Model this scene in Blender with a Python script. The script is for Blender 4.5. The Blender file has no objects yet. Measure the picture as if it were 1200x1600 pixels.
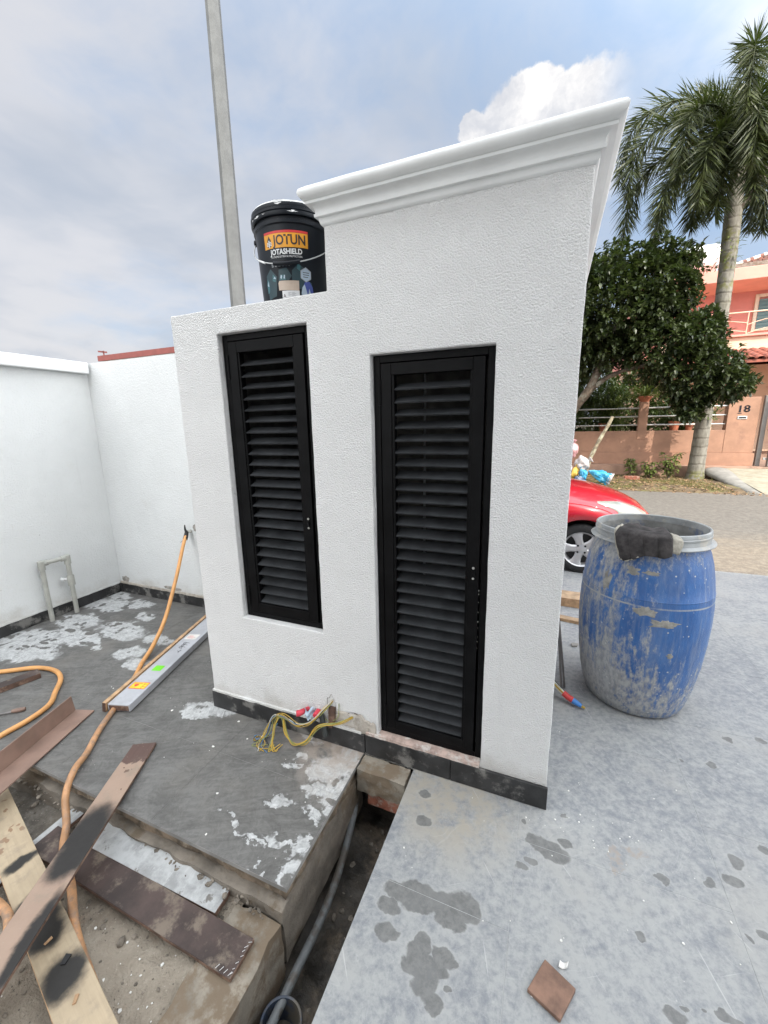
import bpy, bmesh, math, random
import numpy as np
from mathutils import Vector, Matrix, noise as mnoise
random.seed(7)
RNG = np.random.default_rng(7)
SC = bpy.context.scene
COL = SC.collection
R = math.radians
PI = math.pi

# exposure and light levels
EXPO = 1.22
SUN_E = 2.3
SKY_S = 0.10
SKY_FILL = 5.2
# water marks and dried film on the two floors: x, y, radius x, radius y in metres
RIGHT_WET = [(-0.44,-0.495,0.051,0.027),(-0.377,-0.465,0.059,0.031),(-0.299,-0.473,0.068,0.037),(-0.219,-0.466,0.045,0.037),(-0.26,-0.509,0.048,0.022),(-0.364,-0.505,0.049,0.019),(-0.337,-0.623,0.031,0.024),(-0.296,-0.645,0.043,0.031),(-0.298,-0.688,0.032,0.026),(-0.256,-0.606,0.031,0.022),(-0.265,-0.711,0.022,0.016),(0.001,-0.161,0.056,0.029),(0.026,-0.171,0.047,0.033),(-0.459,-0.111,0.03,0.023),(-0.43,-0.228,0.03,0.022),(-0.021,-0.153,0.043,0.029),(0.039,-0.177,0.05,0.032),(0.076,-0.122,0.025,0.02),(-0.04,-0.232,0.024,0.015),(-0.07,-0.266,0.023,0.011),(-0.401,-0.49,0.058,0.034),(-0.322,-0.469,0.054,0.029),(-0.236,-0.46,0.057,0.044),(-0.454,-0.54,0.038,0.019),(-0.436,-0.605,0.032,0.029),(-0.413,-0.607,0.018,0.017),(-0.326,-0.595,0.025,0.031),(-0.277,-0.599,0.024,0.022),(-0.237,-0.606,0.02,0.014),(-0.337,-0.653,0.037,0.021),(-0.291,-0.664,0.036,0.027),(-0.258,-0.637,0.023,0.016),(-0.273,-0.699,0.032,0.021),(-0.255,-0.715,0.016,0.016),(0.27,-0.338,0.016,0.013),(0.683,0.487,0.024,0.02),(0.807,0.691,0.018,0.02),(0.949,0.737,0.021,0.02),(0.568,0.473,0.009,0.01),(0.615,0.025,0.023,0.025),(0.512,-0.091,0.016,0.021),(0.584,-0.052,0.031,0.021),(0.727,0.109,0.024,0.014),(0.609,-0.197,0.017,0.016),(0.566,-0.226,0.009,0.009),(0.321,-0.498,0.03,0.019),(0.436,-0.449,0.017,0.014),(0.461,-0.455,0.017,0.011),(0.345,-0.472,0.008,0.005),(0.393,-0.46,0.006,0.005),(-0.074,-0.094,0.011,0.011),(0.074,-0.012,0.011,0.009),(-0.227,-0.669,0.008,0.006),(0.368,-0.137,0.019,0.011)]
LEFT_DRY = [(-0.833,-0.08,0.055,0.091),(-0.815,-0.233,0.066,0.052),(-0.951,-0.163,0.054,0.035),(-0.794,-0.527,0.03,0.039),(-0.807,-0.593,0.02,0.023),(-0.789,-0.307,0.034,0.034),(-3.321,-0.0,0.217,0.081),(-3.352,0.227,0.187,0.073),(-3.444,-0.09,0.257,0.096),(-3.484,0.127,0.231,0.09),(-3.531,0.38,0.225,0.11),(-3.585,0.678,0.245,0.12),(-3.341,0.767,0.162,0.09),(-3.158,0.2,0.18,0.081),(-3.028,0.399,0.235,0.118),(-3.06,0.612,0.1,0.063),(-2.641,0.392,0.134,0.064),(-2.976,0.174,0.066,0.034),(-2.678,0.197,0.105,0.076),(-2.505,0.138,0.081,0.061),(-3.613,0.03,0.211,0.104),(-3.709,0.852,0.173,0.062),(-2.441,0.466,0.062,0.053),(-2.362,0.315,0.042,0.029),(-1.731,-0.048,0.112,0.043),(-1.663,0.023,0.081,0.031),(-1.781,-0.088,0.059,0.023),(-1.656,-0.008,0.1,0.038),(-0.89,-0.0,0.063,0.062),(-0.884,-0.137,0.097,0.076),(-0.804,-0.195,0.046,0.049),(-0.878,-0.257,0.076,0.036),(-1.07,-0.111,0.04,0.029),(-1.076,-0.181,0.038,0.018),(-1.068,-0.003,0.077,0.043),(-1.003,-0.354,0.044,0.024),(-0.912,-0.349,0.039,0.019),(-0.852,-0.35,0.038,0.016),(-1.025,-0.387,0.034,0.014),(-0.823,-0.373,0.019,0.014),(-1.138,-0.481,0.024,0.011),(-1.098,-0.508,0.019,0.016),(-1.053,-0.531,0.018,0.013),(-1.004,-0.529,0.031,0.012),(-0.954,-0.499,0.04,0.016),(-0.899,-0.496,0.027,0.01),(-0.852,-0.502,0.022,0.023),(-0.826,-0.48,0.031,0.016),(-0.82,-0.549,0.021,0.025),(-0.816,-0.592,0.016,0.017),(-1.013,-0.553,0.011,0.006),(-0.945,-0.616,0.013,0.01),(-0.89,-0.599,0.011,0.013),(-1.212,-0.472,0.012,0.009),(-0.814,-0.455,0.022,0.016),(-0.95,-0.577,0.013,0.005)]
LEFT_WET = [(-3.378,0.07,0.036,0.017),(-3.407,0.259,0.057,0.026),(-3.212,0.279,0.047,0.026),(-3.388,0.492,0.046,0.031),(-3.387,0.683,0.043,0.026),(-3.498,0.823,0.045,0.029),(-3.177,0.733,0.047,0.026),(-3.745,0.361,0.082,0.043),(-3.0,0.258,0.054,0.031),(-3.153,0.462,0.039,0.022),(-3.007,0.516,0.049,0.03),(-3.11,0.17,0.036,0.017),(-3.46,-0.007,0.044,0.016),(-2.793,0.486,0.047,0.028),(-0.934,-0.317,0.04,0.015),(-0.892,-0.311,0.025,0.01),(-0.977,-0.227,0.026,0.022),(-0.803,-0.282,0.034,0.013)]
# ------------------------------------------------------------------ mesh building
# ------------------------------------------------------------------ camera
CAM_POS = Vector((-0.067, -1.462, 1.5))
F_PX = 631.6
def cam_matrix(yaw, pitch, roll):
    cy, sy, cp, sp = math.cos(yaw), math.sin(yaw), math.cos(pitch), math.sin(pitch)
    fwd = Vector((-sy * cp, cy * cp, -sp)); right = Vector((cy, sy, 0)); down = fwd.cross(right)
    cr, sr = math.cos(roll), math.sin(roll)
    r2 = cr * right + sr * down; d2 = -sr * right + cr * down
    return Matrix((r2, -d2, -fwd)).transposed().to_4x4()
cam = bpy.data.cameras.new("camera")
cam.sensor_fit = 'VERTICAL'; cam.sensor_height = 24.0; cam.sensor_width = 18.0
cam.lens = F_PX * 24.0 / 1600.0
cam.clip_start = 0.02; cam.clip_end = 2000
cam_o = bpy.data.objects.new("camera", cam); COL.objects.link(cam_o)
cam_o.matrix_world = Matrix.Translation(CAM_POS) @ cam_matrix(R(22.396), R(12.063), R(1.038))
SC.camera = cam_o

# ------------------------------------------------------------------ sun and sky
SUN_EL, SUN_AZ = R(40), R(44)          # azimuth measured from -Y (behind the photographer) towards +X
SUN_DIR = Vector((math.sin(SUN_AZ) * math.cos(SUN_EL), -math.cos(SUN_AZ) * math.cos(SUN_EL), math.sin(SUN_EL)))
sun = bpy.data.lights.new("sun", 'SUN'); sun.energy = SUN_E; sun.angle = R(0.55); sun.color = (1.0, 0.93, 0.82)
sun_o = bpy.data.objects.new("sun", sun); COL.objects.link(sun_o)
sun_o.rotation_euler = SUN_DIR.to_track_quat('Z', 'Y').to_euler()

class NT:
    """small helper to write node trees"""
    def __init__(s, tree): s.t = tree; s.n = tree.nodes; s.l = tree.links
    def new(s, typ, **kw):
        nd = s.n.new(typ)
        for k, v in kw.items(): setattr(nd, k, v)
        return nd
    def put(s, sock, v):
        if hasattr(v, 'is_output'): s.l.new(v, sock)
        elif v is not None:
            if isinstance(v, (tuple, list)) and len(v) == 3 and sock.type == 'RGBA': v = (*v, 1)
            sock.default_value = v
    def math(s, op, a, b=None, c=None, clamp=False):
        nd = s.new('ShaderNodeMath', operation=op, use_clamp=clamp)
        for i, v in enumerate((a, b, c)):
            if v is not None: s.put(nd.inputs[i], v)
        return nd.outputs[0]
    def vec(s, op, a, b=None, c=None):
        nd = s.new('ShaderNodeVectorMath', operation=op)
        for i, v in enumerate((a, b, c)):
            if v is not None: s.put(nd.inputs[i], v)
        return nd.outputs['Value'] if op in ('LENGTH', 'DOT_PRODUCT', 'DISTANCE') else nd.outputs[0]
    def noise(s, vec, scale, detail=4, rough=0.55, dist=0.0, color=False):
        nd = s.new('ShaderNodeTexNoise'); nd.inputs['Scale'].default_value = scale
        nd.inputs['Detail'].default_value = detail; nd.inputs['Roughness'].default_value = rough
        nd.inputs['Distortion'].default_value = dist
        if vec is not None: s.l.new(vec, nd.inputs['Vector'])
        return nd.outputs['Color'] if color else nd.outputs['Fac']
    def voro(s, vec, scale, feature='F1', out='Distance'):
        nd = s.new('ShaderNodeTexVoronoi', feature=feature); nd.inputs['Scale'].default_value = scale
        if vec is not None: s.l.new(vec, nd.inputs['Vector'])
        return nd.outputs[out]
    def step(s, v, lo, hi, a=0.0, b=1.0):
        nd = s.new('ShaderNodeMapRange', interpolation_type='SMOOTHSTEP')
        s.put(nd.inputs['Value'], v)
        for k, q in (('From Min', lo), ('From Max', hi), ('To Min', a), ('To Max', b)): s.put(nd.inputs[k], q)
        return nd.outputs[0]
    def mix(s, fac, a, b, blend='MIX'):
        nd = s.new('ShaderNodeMix', data_type='RGBA', blend_type=blend)
        s.put(nd.inputs[0], fac); s.put(nd.inputs[6], a); s.put(nd.inputs[7], b)
        return nd.outputs[2]
    def scale(s, vec, v):
        return s.vec('MULTIPLY', vec, v)
    def pos(s): return s.new('ShaderNodeNewGeometry').outputs['Position']
    def obj(s): return s.new('ShaderNodeTexCoord').outputs['Object']
    def xyz(s, v):
        nd = s.new('ShaderNodeSeparateXYZ'); s.l.new(v, nd.inputs[0]); return nd.outputs
    def comb(s, x, y, z):
        nd = s.new('ShaderNodeCombineXYZ')
        for i, v in enumerate((x, y, z)): s.put(nd.inputs[i], v)
        return nd.outputs[0]
    def blobs(s, vec2, spots, k=1.0):
        """smallest normalised distance to a list of ellipses (x, y, rx, ry) on the ground"""
        out = None
        for x, y, rx, ry in spots:
            rx *= k; ry *= k
            d = s.vec('LENGTH', s.vec('MULTIPLY_ADD', vec2, (1 / rx, 1 / ry, 0), (-x / rx, -y / ry, 0)))
            out = d if out is None else s.math('MINIMUM', out, d)
        return out
    def bump(s, h, strength=0.3, dist=0.01, normal=None):
        nd = s.new('ShaderNodeBump'); nd.inputs['Strength'].default_value = strength
        nd.inputs['Distance'].default_value = dist; s.l.new(h, nd.inputs['Height'])
        if normal is not None: s.l.new(normal, nd.inputs['Normal'])
        return nd.outputs[0]

world = bpy.data.worlds.new("World"); SC.world = world; world.use_nodes = True
w = NT(world.node_tree); w.n.clear()
sky = w.new('ShaderNodeTexSky', sky_type='NISHITA', sun_disc=False)
sky.sun_elevation = SUN_EL; sky.sun_rotation = math.atan2(SUN_DIR.x, SUN_DIR.y)
sky.air_density = 1.2; sky.dust_density = 2.0; sky.ozone_density = 1.5
d = w.new('ShaderNodeTexCoord').outputs['Generated']
dx, dy, dz = w.xyz(d)
# layer of thin cloud: the direction projected on a flat layer overhead
up = w.math('ADD', w.math('MAXIMUM', dz, 0.0), 0.20)
lay = w.comb(w.math('DIVIDE', dx, up), w.math('DIVIDE', dy, up), 0.0)
lay = w.vec('ADD', lay, w.scale(w.noise(lay, 0.9, 3, color=True), (0.45, 0.45, 0.0)))
c1 = w.noise(lay, 0.75, 7, 0.55); c2 = w.noise(w.vec('ADD', lay, (7.3, 2.1, 0)), 2.1, 6, 0.6)
cover = w.math('ADD', w.math('MULTIPLY', c1, 0.7), w.math('MULTIPLY', c2, 0.3))
west = w.step(dx, 0.25, -0.75)                     # more cloud towards -X, clearer towards +X
cover = w.step(w.math('ADD', cover, w.math('MULTIPLY', west, 0.15)), 0.45, 0.66)
horiz = w.step(dz, 0.45, -0.02)                    # humid air near the horizon
# sky towards the sun, out of view, raised to fill the shaded walls
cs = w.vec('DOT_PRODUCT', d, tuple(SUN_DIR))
sky_fill = w.math('POWER', w.step(cs, -0.28, 1.0), 1.0)
glow = w.mix(sky_fill, (1.0, 1.0, 1.0), ((1 + SKY_FILL) * 0.985, (1 + SKY_FILL) * 0.985, (1 + SKY_FILL) * 0.935))
shade = w.noise(w.vec('ADD', lay, (3.1, 5.2, 0)), 1.3, 5, 0.55)
ccol = w.mix(w.step(shade, 0.34, 0.60), (0.242, 0.256, 0.284), (0.350, 0.342, 0.345))
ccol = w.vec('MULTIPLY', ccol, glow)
blue = w.vec('MULTIPLY', sky.outputs[0], (SKY_S * 1.0, SKY_S * 1.0, SKY_S * 1.0))
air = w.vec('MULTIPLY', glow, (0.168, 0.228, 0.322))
base = w.mix(0.75, blue, air)
base = w.mix(w.math('MULTIPLY', horiz, 0.45), base, ccol)
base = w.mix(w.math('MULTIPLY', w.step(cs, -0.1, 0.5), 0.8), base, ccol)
skyc = w.mix(w.math('MULTIPLY', cover, 0.80), base, ccol)
# one heaped white cloud to the north
nd_ = w.noise(d, 9.0, 6, 0.62, color=True)
dd = w.vec('ADD', d, w.scale(w.vec('SUBTRACT', nd_, (0.5, 0.5, 0.5)), (0.075, 0.075, 0.075)))
cum = None
for px, py, pz, rr in ((-0.065, 0.853, 0.518, 0.062), (-0.118, 0.851, 0.512, 0.040), (-0.158, 0.846, 0.508, 0.034), (-0.005, 0.866, 0.500, 0.060),
                       (0.045, 0.872, 0.488, 0.045), (-0.085, 0.875, 0.475, 0.10), (0.02, 0.885, 0.465, 0.10)):
    ds = w.vec('DISTANCE', dd, (px, py, pz)); q = w.math('DIVIDE', ds, rr)
    cum = q if cum is None else w.math('MINIMUM', cum, q)
cfac = w.step(cum, 1.01, 0.90)
cfac = w.math('MULTIPLY', cfac, w.step(dx, 0.10, 0.02))
cw = w.noise(dd, 11.0, 6, 0.62)
skyc = w.mix(w.math('MULTIPLY', cfac, 0.92), skyc, w.mix(w.step(cw, 0.35, 0.65), (0.32, 0.325, 0.345), (0.50, 0.485, 0.47)))
bg = w.new('ShaderNodeBackground'); w.l.new(skyc, bg.inputs['Color']); bg.inputs['Strength'].default_value = 1.0
wo = w.new('ShaderNodeOutputWorld'); w.l.new(bg.outputs[0], wo.inputs['Surface'])

vs = SC.view_settings
SC.display_settings.display_device = 'sRGB'
vs.view_transform = 'Standard'; vs.look = 'None'; vs.gamma = 1.0; vs.use_curve_mapping = False
vs.exposure = EXPO
SC.render.engine = 'CYCLES'
SC.cycles.max_bounces = 8; SC.cycles.diffuse_bounces = 4; SC.cycles.glossy_bounces = 3; SC.cycles.transparent_max_bounces = 8
SC.cycles.use_denoising = True
SC.cycles.sample_clamp_indirect = 6.0

# ------------------------------------------------------------------ materials
MATS = {}
def principled(name):
    m = bpy.data.materials.new(name); m.use_nodes = True
    t = NT(m.node_tree); b = m.node_tree.nodes['Principled BSDF']
    MATS[name] = m
    return m, t, b
def simple(name, col, rough=0.6, var=0.12, vscale=6.0, bump=0.0, bscale=60.0, bdist=0.004, metal=0.0, spec=0.5, dirt=None, dscale=3.0, dcover=0.5, world_space=True, coat=0.0):
    """plain coloured surface with tone variation, fine relief and optional patches of a second colour"""
    m, t, b = principled(name)
    v = t.pos() if world_space else t.obj()
    n = t.noise(v, vscale, 5, 0.6)
    dark = tuple(c * (1 - var * 1.6) for c in col); lite = tuple(min(1, c * (1 + var)) for c in col)
    c = t.mix(t.step(n, 0.3, 0.7), dark, lite)
    if dirt:
        f = t.noise(t.vec('ADD', v, (3.7, 1.2, 8.8)), dscale, 7, 0.68)
        c = t.mix(t.step(f, dcover, dcover + 0.13), c, dirt)
    t.put(b.inputs['Base Color'], c)
    t.put(b.inputs['Roughness'], t.math('MULTIPLY_ADD', n, 0.25, rough - 0.12, clamp=True))
    b.inputs['Metallic'].default_value = metal
    b.inputs['Specular IOR Level'].default_value = spec
    b.inputs['Coat Weight'].default_value = coat; b.inputs['Coat Roughness'].default_value = 0.08
    if bump:
        h = t.noise(v, bscale, 5, 0.6)
        t.l.new(t.bump(h, bump, bdist), b.inputs['Normal'])
    return m

def stucco(name, col, grain=150.0, strength=0.6, dist=0.004):
    m, t, b = principled(name)
    p = t.pos(); x, y, z = t.xyz(p)
    big = t.noise(p, 1.6, 5, 0.6); mid = t.noise(p, 9.0, 5, 0.6)
    c = t.mix(t.step(big, 0.3, 0.72), tuple(q * 0.93 for q in col), col)
    c = t.mix(t.math('MULTIPLY', t.step(mid, 0.52, 0.75), 0.25), c, tuple(q * 0.86 for q in col))
    # splash dirt along the foot of the wall
    foot = t.step(t.math('ADD', z, t.math('MULTIPLY', t.math('SUBTRACT', t.noise(p, 5.0, 6, 0.65), 0.5), 0.34)), 0.20, 0.03)
    c = t.mix(t.math('MULTIPLY', foot, 0.55), c, (0.42, 0.39, 0.34))
    # faint run marks and handling smudges
    run = t.noise(t.scale(p, (14.0, 14.0, 1.2)), 1.0, 5, 0.65)
    c = t.mix(t.math('MULTIPLY', t.step(run, 0.58, 0.75), 0.16), c, tuple(q * 0.72 for q in col))
    sm = t.noise(t.vec('ADD', p, (7, 7, 7)), 4.0, 7, 0.7)
    c = t.mix(t.math('MULTIPLY', t.step(sm, 0.60, 0.72), 0.20), c, (0.60, 0.58, 0.54))
    # pinholes and stray specks
    sp = t.step(t.voro(p, 7.0), 0.035, 0.02)
    c = t.mix(t.math('MULTIPLY', sp, t.step(t.noise(p, 2.3, 2), 0.55, 0.6)), c, (0.25, 0.24, 0.23))
    t.put(b.inputs['Base Color'], c)
    b.inputs['Roughness'].default_value = 0.75; b.inputs['Specular IOR Level'].default_value = 0.3
    h = t.noise(p, grain, 3, 0.6, 0.15)
    h = t.step(h, 0.30, 0.72)
    h2 = t.noise(p, grain * 0.25, 4, 0.6)
    h3 = t.noise(t.vec('ADD', p, (2, 5, 1)), 7.0, 3, 0.5)
    hh = t.math('ADD', t.math('ADD', t.math('MULTIPLY', h, 0.8), t.math('MULTIPLY', h2, 0.5)), t.math('MULTIPLY', h3, 1.1))
    t.l.new(t.bump(hh, strength, dist), b.inputs['Normal'])
    return m

def M_(n): return MATS[n]
# ------------------------------------------------------------------ mesh building
def catmull(pts, k=8, closed=False):
    P = [Vector(p) for p in pts]
    if len(P) < 3: 
        return [P[0].lerp(P[1], i / k) for i in range(k + 1)]
    out = []
    n = len(P)
    for i in range(n if closed else n - 1):
        if closed: a, b, c, d = P[i - 1], P[i], P[(i + 1) % n], P[(i + 2) % n]
        else: a, b, c, d = P[max(i - 1, 0)], P[i], P[i + 1], P[min(i + 2, n - 1)]
        for j in range(k):
            u = j / k
            out.append(0.5 * ((2 * b) + (c - a) * u + (2 * a - 5 * b + 4 * c - d) * u * u + (3 * b - a - 3 * c + d) * u ** 3))
    if not closed: out.append(P[-1].copy())
    return out

def root_of(o):
    while o.parent is not None: o = o.parent
    return o

class MB:
    """collects faces and links them as ONE mesh object"""
    def __init__(s): s.v = []; s.f = []; s.m = []; s.cur = 0
    def add(s, vs, fs):
        o = len(s.v); s.v.extend([tuple(q) for q in vs])
        for f in fs: s.f.append(tuple(i + o for i in f)); s.m.append(s.cur)
        return s
    def box(s, x0, y0, z0, x1, y1, z1, mtx=None):
        vs = [Vector(p) for p in ((x0, y0, z0), (x1, y0, z0), (x1, y1, z0), (x0, y1, z0), (x0, y0, z1), (x1, y0, z1), (x1, y1, z1), (x0, y1, z1))]
        if mtx is not None: vs = [mtx @ q for q in vs]
        return s.add(vs, [(0, 3, 2, 1), (4, 5, 6, 7), (0, 1, 5, 4), (1, 2, 6, 5), (2, 3, 7, 6), (3, 0, 4, 7)])
    def prism(s, poly, z0, z1):
        n = len(poly)
        vs = [(p[0], p[1], z0) for p in poly] + [(p[0], p[1], z1) for p in poly]
        return s.add(vs, [tuple(range(n - 1, -1, -1)), tuple(range(n, 2 * n))] + [(i, (i + 1) % n, n + (i + 1) % n, n + i) for i in range(n)])
    def bar(s, p0, p1, wdt, hgt, up=(0, 0, 1)):
        p0, p1 = Vector(p0), Vector(p1); d = (p1 - p0); L = d.length; d.normalize()
        u = Vector(up); r = d.cross(u)
        if r.length < 1e-5: r = d.cross(Vector((1, 0, 0)))
        r.normalize(); u = r.cross(d)
        M = Matrix((r, d, u)).transposed().to_4x4(); M.translation = p0
        return s.box(-wdt / 2, 0, -hgt / 2, wdt / 2, L, hgt / 2, M)
    def tube(s, path, rad, n=8, caps=True, sx=1.0):
        P = [Vector(p) for p in path]; m = len(P)
        r = rad if callable(rad) else (lambda u: rad)
        t = (P[1] - P[0]).normalized(); a = Vector((0, 0, 1)) if abs(t.z) < 0.9 else Vector((1, 0, 0))
        side = t.cross(a).normalized(); vs = []
        for i in range(m):
            t = (P[min(i + 1, m - 1)] - P[max(i - 1, 0)]); 
            if t.length < 1e-9: t = Vector((0, 0, 1))
            t.normalize()
            side = (side - t * side.dot(t)); 
            if side.length < 1e-6: side = t.orthogonal()
            side.normalize(); up = t.cross(side); q = r(i / (m - 1))
            for k in range(n):
                an = 2 * PI * k / n
                vs.append(P[i] + side * (math.cos(an) * q * sx) + up * (math.sin(an) * q))
        fs = [(i * n + k, i * n + (k + 1) % n, (i + 1) * n + (k + 1) % n, (i + 1) * n + k) for i in range(m - 1) for k in range(n)]
        if caps: fs += [tuple(range(n - 1, -1, -1)), tuple((m - 1) * n + k for k in range(n))]
        return s.add(vs, fs)
    def lathe(s, prof, n=24, c=(0, 0, 0), warp=None, cap0=True, cap1=True):
        vs = []
        for j, (r, z) in enumerate(prof):
            for k in range(n):
                a = 2 * PI * k / n; rr = r
                if warp: rr = r * warp(a, z, j)
                vs.append((c[0] + rr * math.cos(a), c[1] + rr * math.sin(a), c[2] + z))
        m = len(prof)
        fs = [(j * n + k, j * n + (k + 1) % n, (j + 1) * n + (k + 1) % n, (j + 1) * n + k) for j in range(m - 1) for k in range(n)]
        if cap0: fs.append(tuple(range(n - 1, -1, -1)))
        if cap1: fs.append(tuple((m - 1) * n + k for k in range(n)))
        return s.add(vs, fs)
    def grid(s, fn, nu, nv, flip=False):
        vs = [fn(i / nu, j / nv) for j in range(nv + 1) for i in range(nu + 1)]
        fs = []
        for j in range(nv):
            for i in range(nu):
                a = j * (nu + 1) + i; q = (a, a + 1, a + nu + 2, a + nu + 1)
                fs.append(q[::-1] if flip else q)
        return s.add(vs, fs)
    def build(s, name, mats, parent=None, loc=None, smooth=False, bevel=0.0, local=False, seg=2, weld=False, fixn=False, solid=0.0, subsurf=0):
        """parent: vertices are world coordinates unless local=True"""
        if not isinstance(mats, (list, tuple)): mats = [mats]
        me = bpy.data.meshes.new(name)
        off = Vector((0, 0, 0))
        if parent is not None and not local: off = root_of(parent).location
        elif loc is not None and not local: off = Vector(loc)
        vs = [(a - off.x, b - off.y, c - off.z) for a, b, c in s.v] if off.length else s.v
        me.from_pydata(vs, [], s.f)
        for q in mats: me.materials.append(M_(q) if isinstance(q, str) else q)
        if len(mats) > 1: me.polygons.foreach_set('material_index', s.m)
        if weld or fixn:
            bm = bmesh.new(); bm.from_mesh(me)
            if weld: bmesh.ops.remove_doubles(bm, verts=bm.verts, dist=1e-5)
            if fixn: bmesh.ops.recalc_face_normals(bm, faces=bm.faces)
            bm.to_mesh(me); bm.free()
        if smooth:
            me.polygons.foreach_set('use_smooth', [True] * len(me.polygons))
            if smooth is not True: me.set_sharp_from_angle(angle=R(smooth))
        me.update()
        o = bpy.data.objects.new(name, me); COL.objects.link(o)
        if parent is not None: o.parent = parent
        elif loc is not None: o.location = loc
        if solid:
            md = o.modifiers.new('thick', 'SOLIDIFY'); md.thickness = solid; md.offset = 0
        if bevel:
            md = o.modifiers.new('bevel', 'BEVEL'); md.width = bevel; md.segments = seg; md.limit_method = 'ANGLE'; md.angle_limit = R(40)
        if subsurf:
            md = o.modifiers.new('sub', 'SUBSURF'); md.levels = subsurf; md.render_levels = subsurf
        return o

def tag(o, label=None, cat=None, group=None, kind=None):
    if label: o['label'] = label
    if cat: o['category'] = cat
    if group: o['group'] = group
    if kind: o['kind'] = kind
    return o
def thing(name, label, cat, loc=(0, 0, 0), rz=0.0, group=None):
    o = bpy.data.objects.new(name, None); COL.objects.link(o)
    o.location = loc; o.rotation_euler = (0, 0, rz); o.empty_display_size = 0.1
    return tag(o, label, cat, group)
def part_copy(o, parent, loc=(0, 0, 0), rot=None):
    c = o.copy(); COL.objects.link(c); c.parent = parent; c.location = loc
    if rot is not None: c.rotation_euler = rot
    return c
def text_mesh(body, size, fn, bold=0.0):
    """mesh verts of a line of lettering, each vertex moved by fn(x, y) -> world point; returns (verts, faces)"""
    cu = bpy.data.curves.new('lettering', 'FONT'); cu.body = body; cu.size = size; cu.align_x = 'CENTER'; cu.align_y = 'CENTER'
    cu.resolution_u = 3; cu.offset = bold
    ob = bpy.data.objects.new('lettering', cu); me = ob.to_mesh()
    vs = [tuple(v.co) for v in me.vertices]; fs = [tuple(p.vertices) for p in me.polygons]
    ob.to_mesh_clear(); bpy.data.objects.remove(ob); bpy.data.curves.remove(cu)
    return [fn(a, b) for a, b, c in vs], fs
def fbm(p, sc=1.0, oct=4):
    return mnoise.fractal(Vector(p) * sc, 0.9, 2.0, oct)

# ------------------------------------------------------------------ materials of this place
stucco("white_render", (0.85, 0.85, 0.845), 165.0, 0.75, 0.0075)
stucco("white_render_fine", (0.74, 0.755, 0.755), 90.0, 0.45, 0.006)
simple("cornice_white", (0.76, 0.77, 0.765), 0.6, 0.04, 5.0, 0.25, 120.0, 0.002)
simple("cement_patch", (0.36, 0.34, 0.31), 0.85, 0.25, 30.0, 0.6, 60.0, 0.006)
simple("mortar", (0.42, 0.38, 0.33), 0.9, 0.2, 14.0, 0.7, 50.0, 0.008, dirt=(0.5, 0.47, 0.43), dscale=9.0)
simple("inner_dark", (0.13, 0.125, 0.115), 0.95, 0.2, 9.0)  # dark tone standing in for shade inside the cabinet
simple("red_mortar", (0.50, 0.38, 0.33), 0.9, 0.2, 30.0, 0.7, 90.0, 0.006, dirt=(0.62, 0.58, 0.54), dscale=16.0)
simple("black_metal", (0.0055, 0.0055, 0.006), 0.42, 0.2, 12.0, 0.0, spec=0.09, dirt=(0.009, 0.009, 0.0095), dscale=5.0, dcover=0.6)
simple("black_slat", (0.032, 0.034, 0.037), 0.5, 0.2, 10.0, 0.0, spec=0.14, dirt=(0.052, 0.050, 0.049), dscale=22.0, dcover=0.66)
simple("bright_screw", (0.7, 0.7, 0.68), 0.3, 0.05, metal=0.9)
simple("dark_hole", (0.03, 0.028, 0.025), 0.95, 0.3, 40.0)
simple("black_skirting", (0.026, 0.026, 0.027), 0.5, 0.3, 12.0, 0.15, 80.0, 0.002, dirt=(0.17, 0.165, 0.155), dscale=9.0, dcover=0.52)
simple("raw_concrete", (0.20, 0.175, 0.145), 0.9, 0.25, 7.0, 0.7, 40.0, 0.01, dirt=(0.14, 0.11, 0.078), dscale=6.0, dcover=0.5)
simple("cement_strip", (0.27, 0.24, 0.195), 0.85, 0.2, 8.0, 0.4, 60.0, 0.006, dirt=(0.17, 0.13, 0.09), dscale=8.0, dcover=0.44)
simple("bed_mortar", (0.20, 0.155, 0.112), 0.95, 0.4, 16.0, 0.9, 55.0, 0.012, dirt=(0.33, 0.285, 0.225), dscale=12.0, dcover=0.55)
simple("trench_mud", (0.055, 0.047, 0.038), 0.6, 0.4, 9.0, 0.8, 30.0, 0.012, dirt=(0.12, 0.095, 0.07), dscale=5.0)
simple("brown_tile", (0.20, 0.115, 0.08), 0.7, 0.25, 18.0, 0.3, 60.0, 0.003, dirt=(0.30, 0.21, 0.16), dscale=14.0, dcover=0.58)
simple("red_brick", (0.30, 0.11, 0.07), 0.9, 0.25, 18.0, 0.5, 60.0, 0.005, dirt=(0.35, 0.27, 0.22), dscale=14.0)
simple("grey_pipe", (0.15, 0.16, 0.165), 0.5, 0.15, 12.0, dirt=(0.09, 0.08, 0.068), dscale=12.0, dcover=0.47)
simple("blue_collar", (0.035, 0.05, 0.08), 0.45, 0.2, 12.0, dirt=(0.10, 0.088, 0.07), dscale=12.0, dcover=0.45)
simple("pvc_pipe", (0.40, 0.40, 0.365), 0.5, 0.1, 10.0, dirt=(0.30, 0.28, 0.24), dscale=14.0, dcover=0.58)
simple("orange_hose", (0.68, 0.34, 0.12), 0.45, 0.12, 9.0, dirt=(0.40, 0.25, 0.15), dscale=10.0, dcover=0.60)
simple("muddy_hose", (0.48, 0.26, 0.13), 0.55, 0.2, 12.0, dirt=(0.30, 0.20, 0.14), dscale=14.0, dcover=0.46)
simple("cement_smear", (0.31, 0.30, 0.27), 0.9, 0.2, 30.0, 0.7, 90.0, 0.004)
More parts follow.
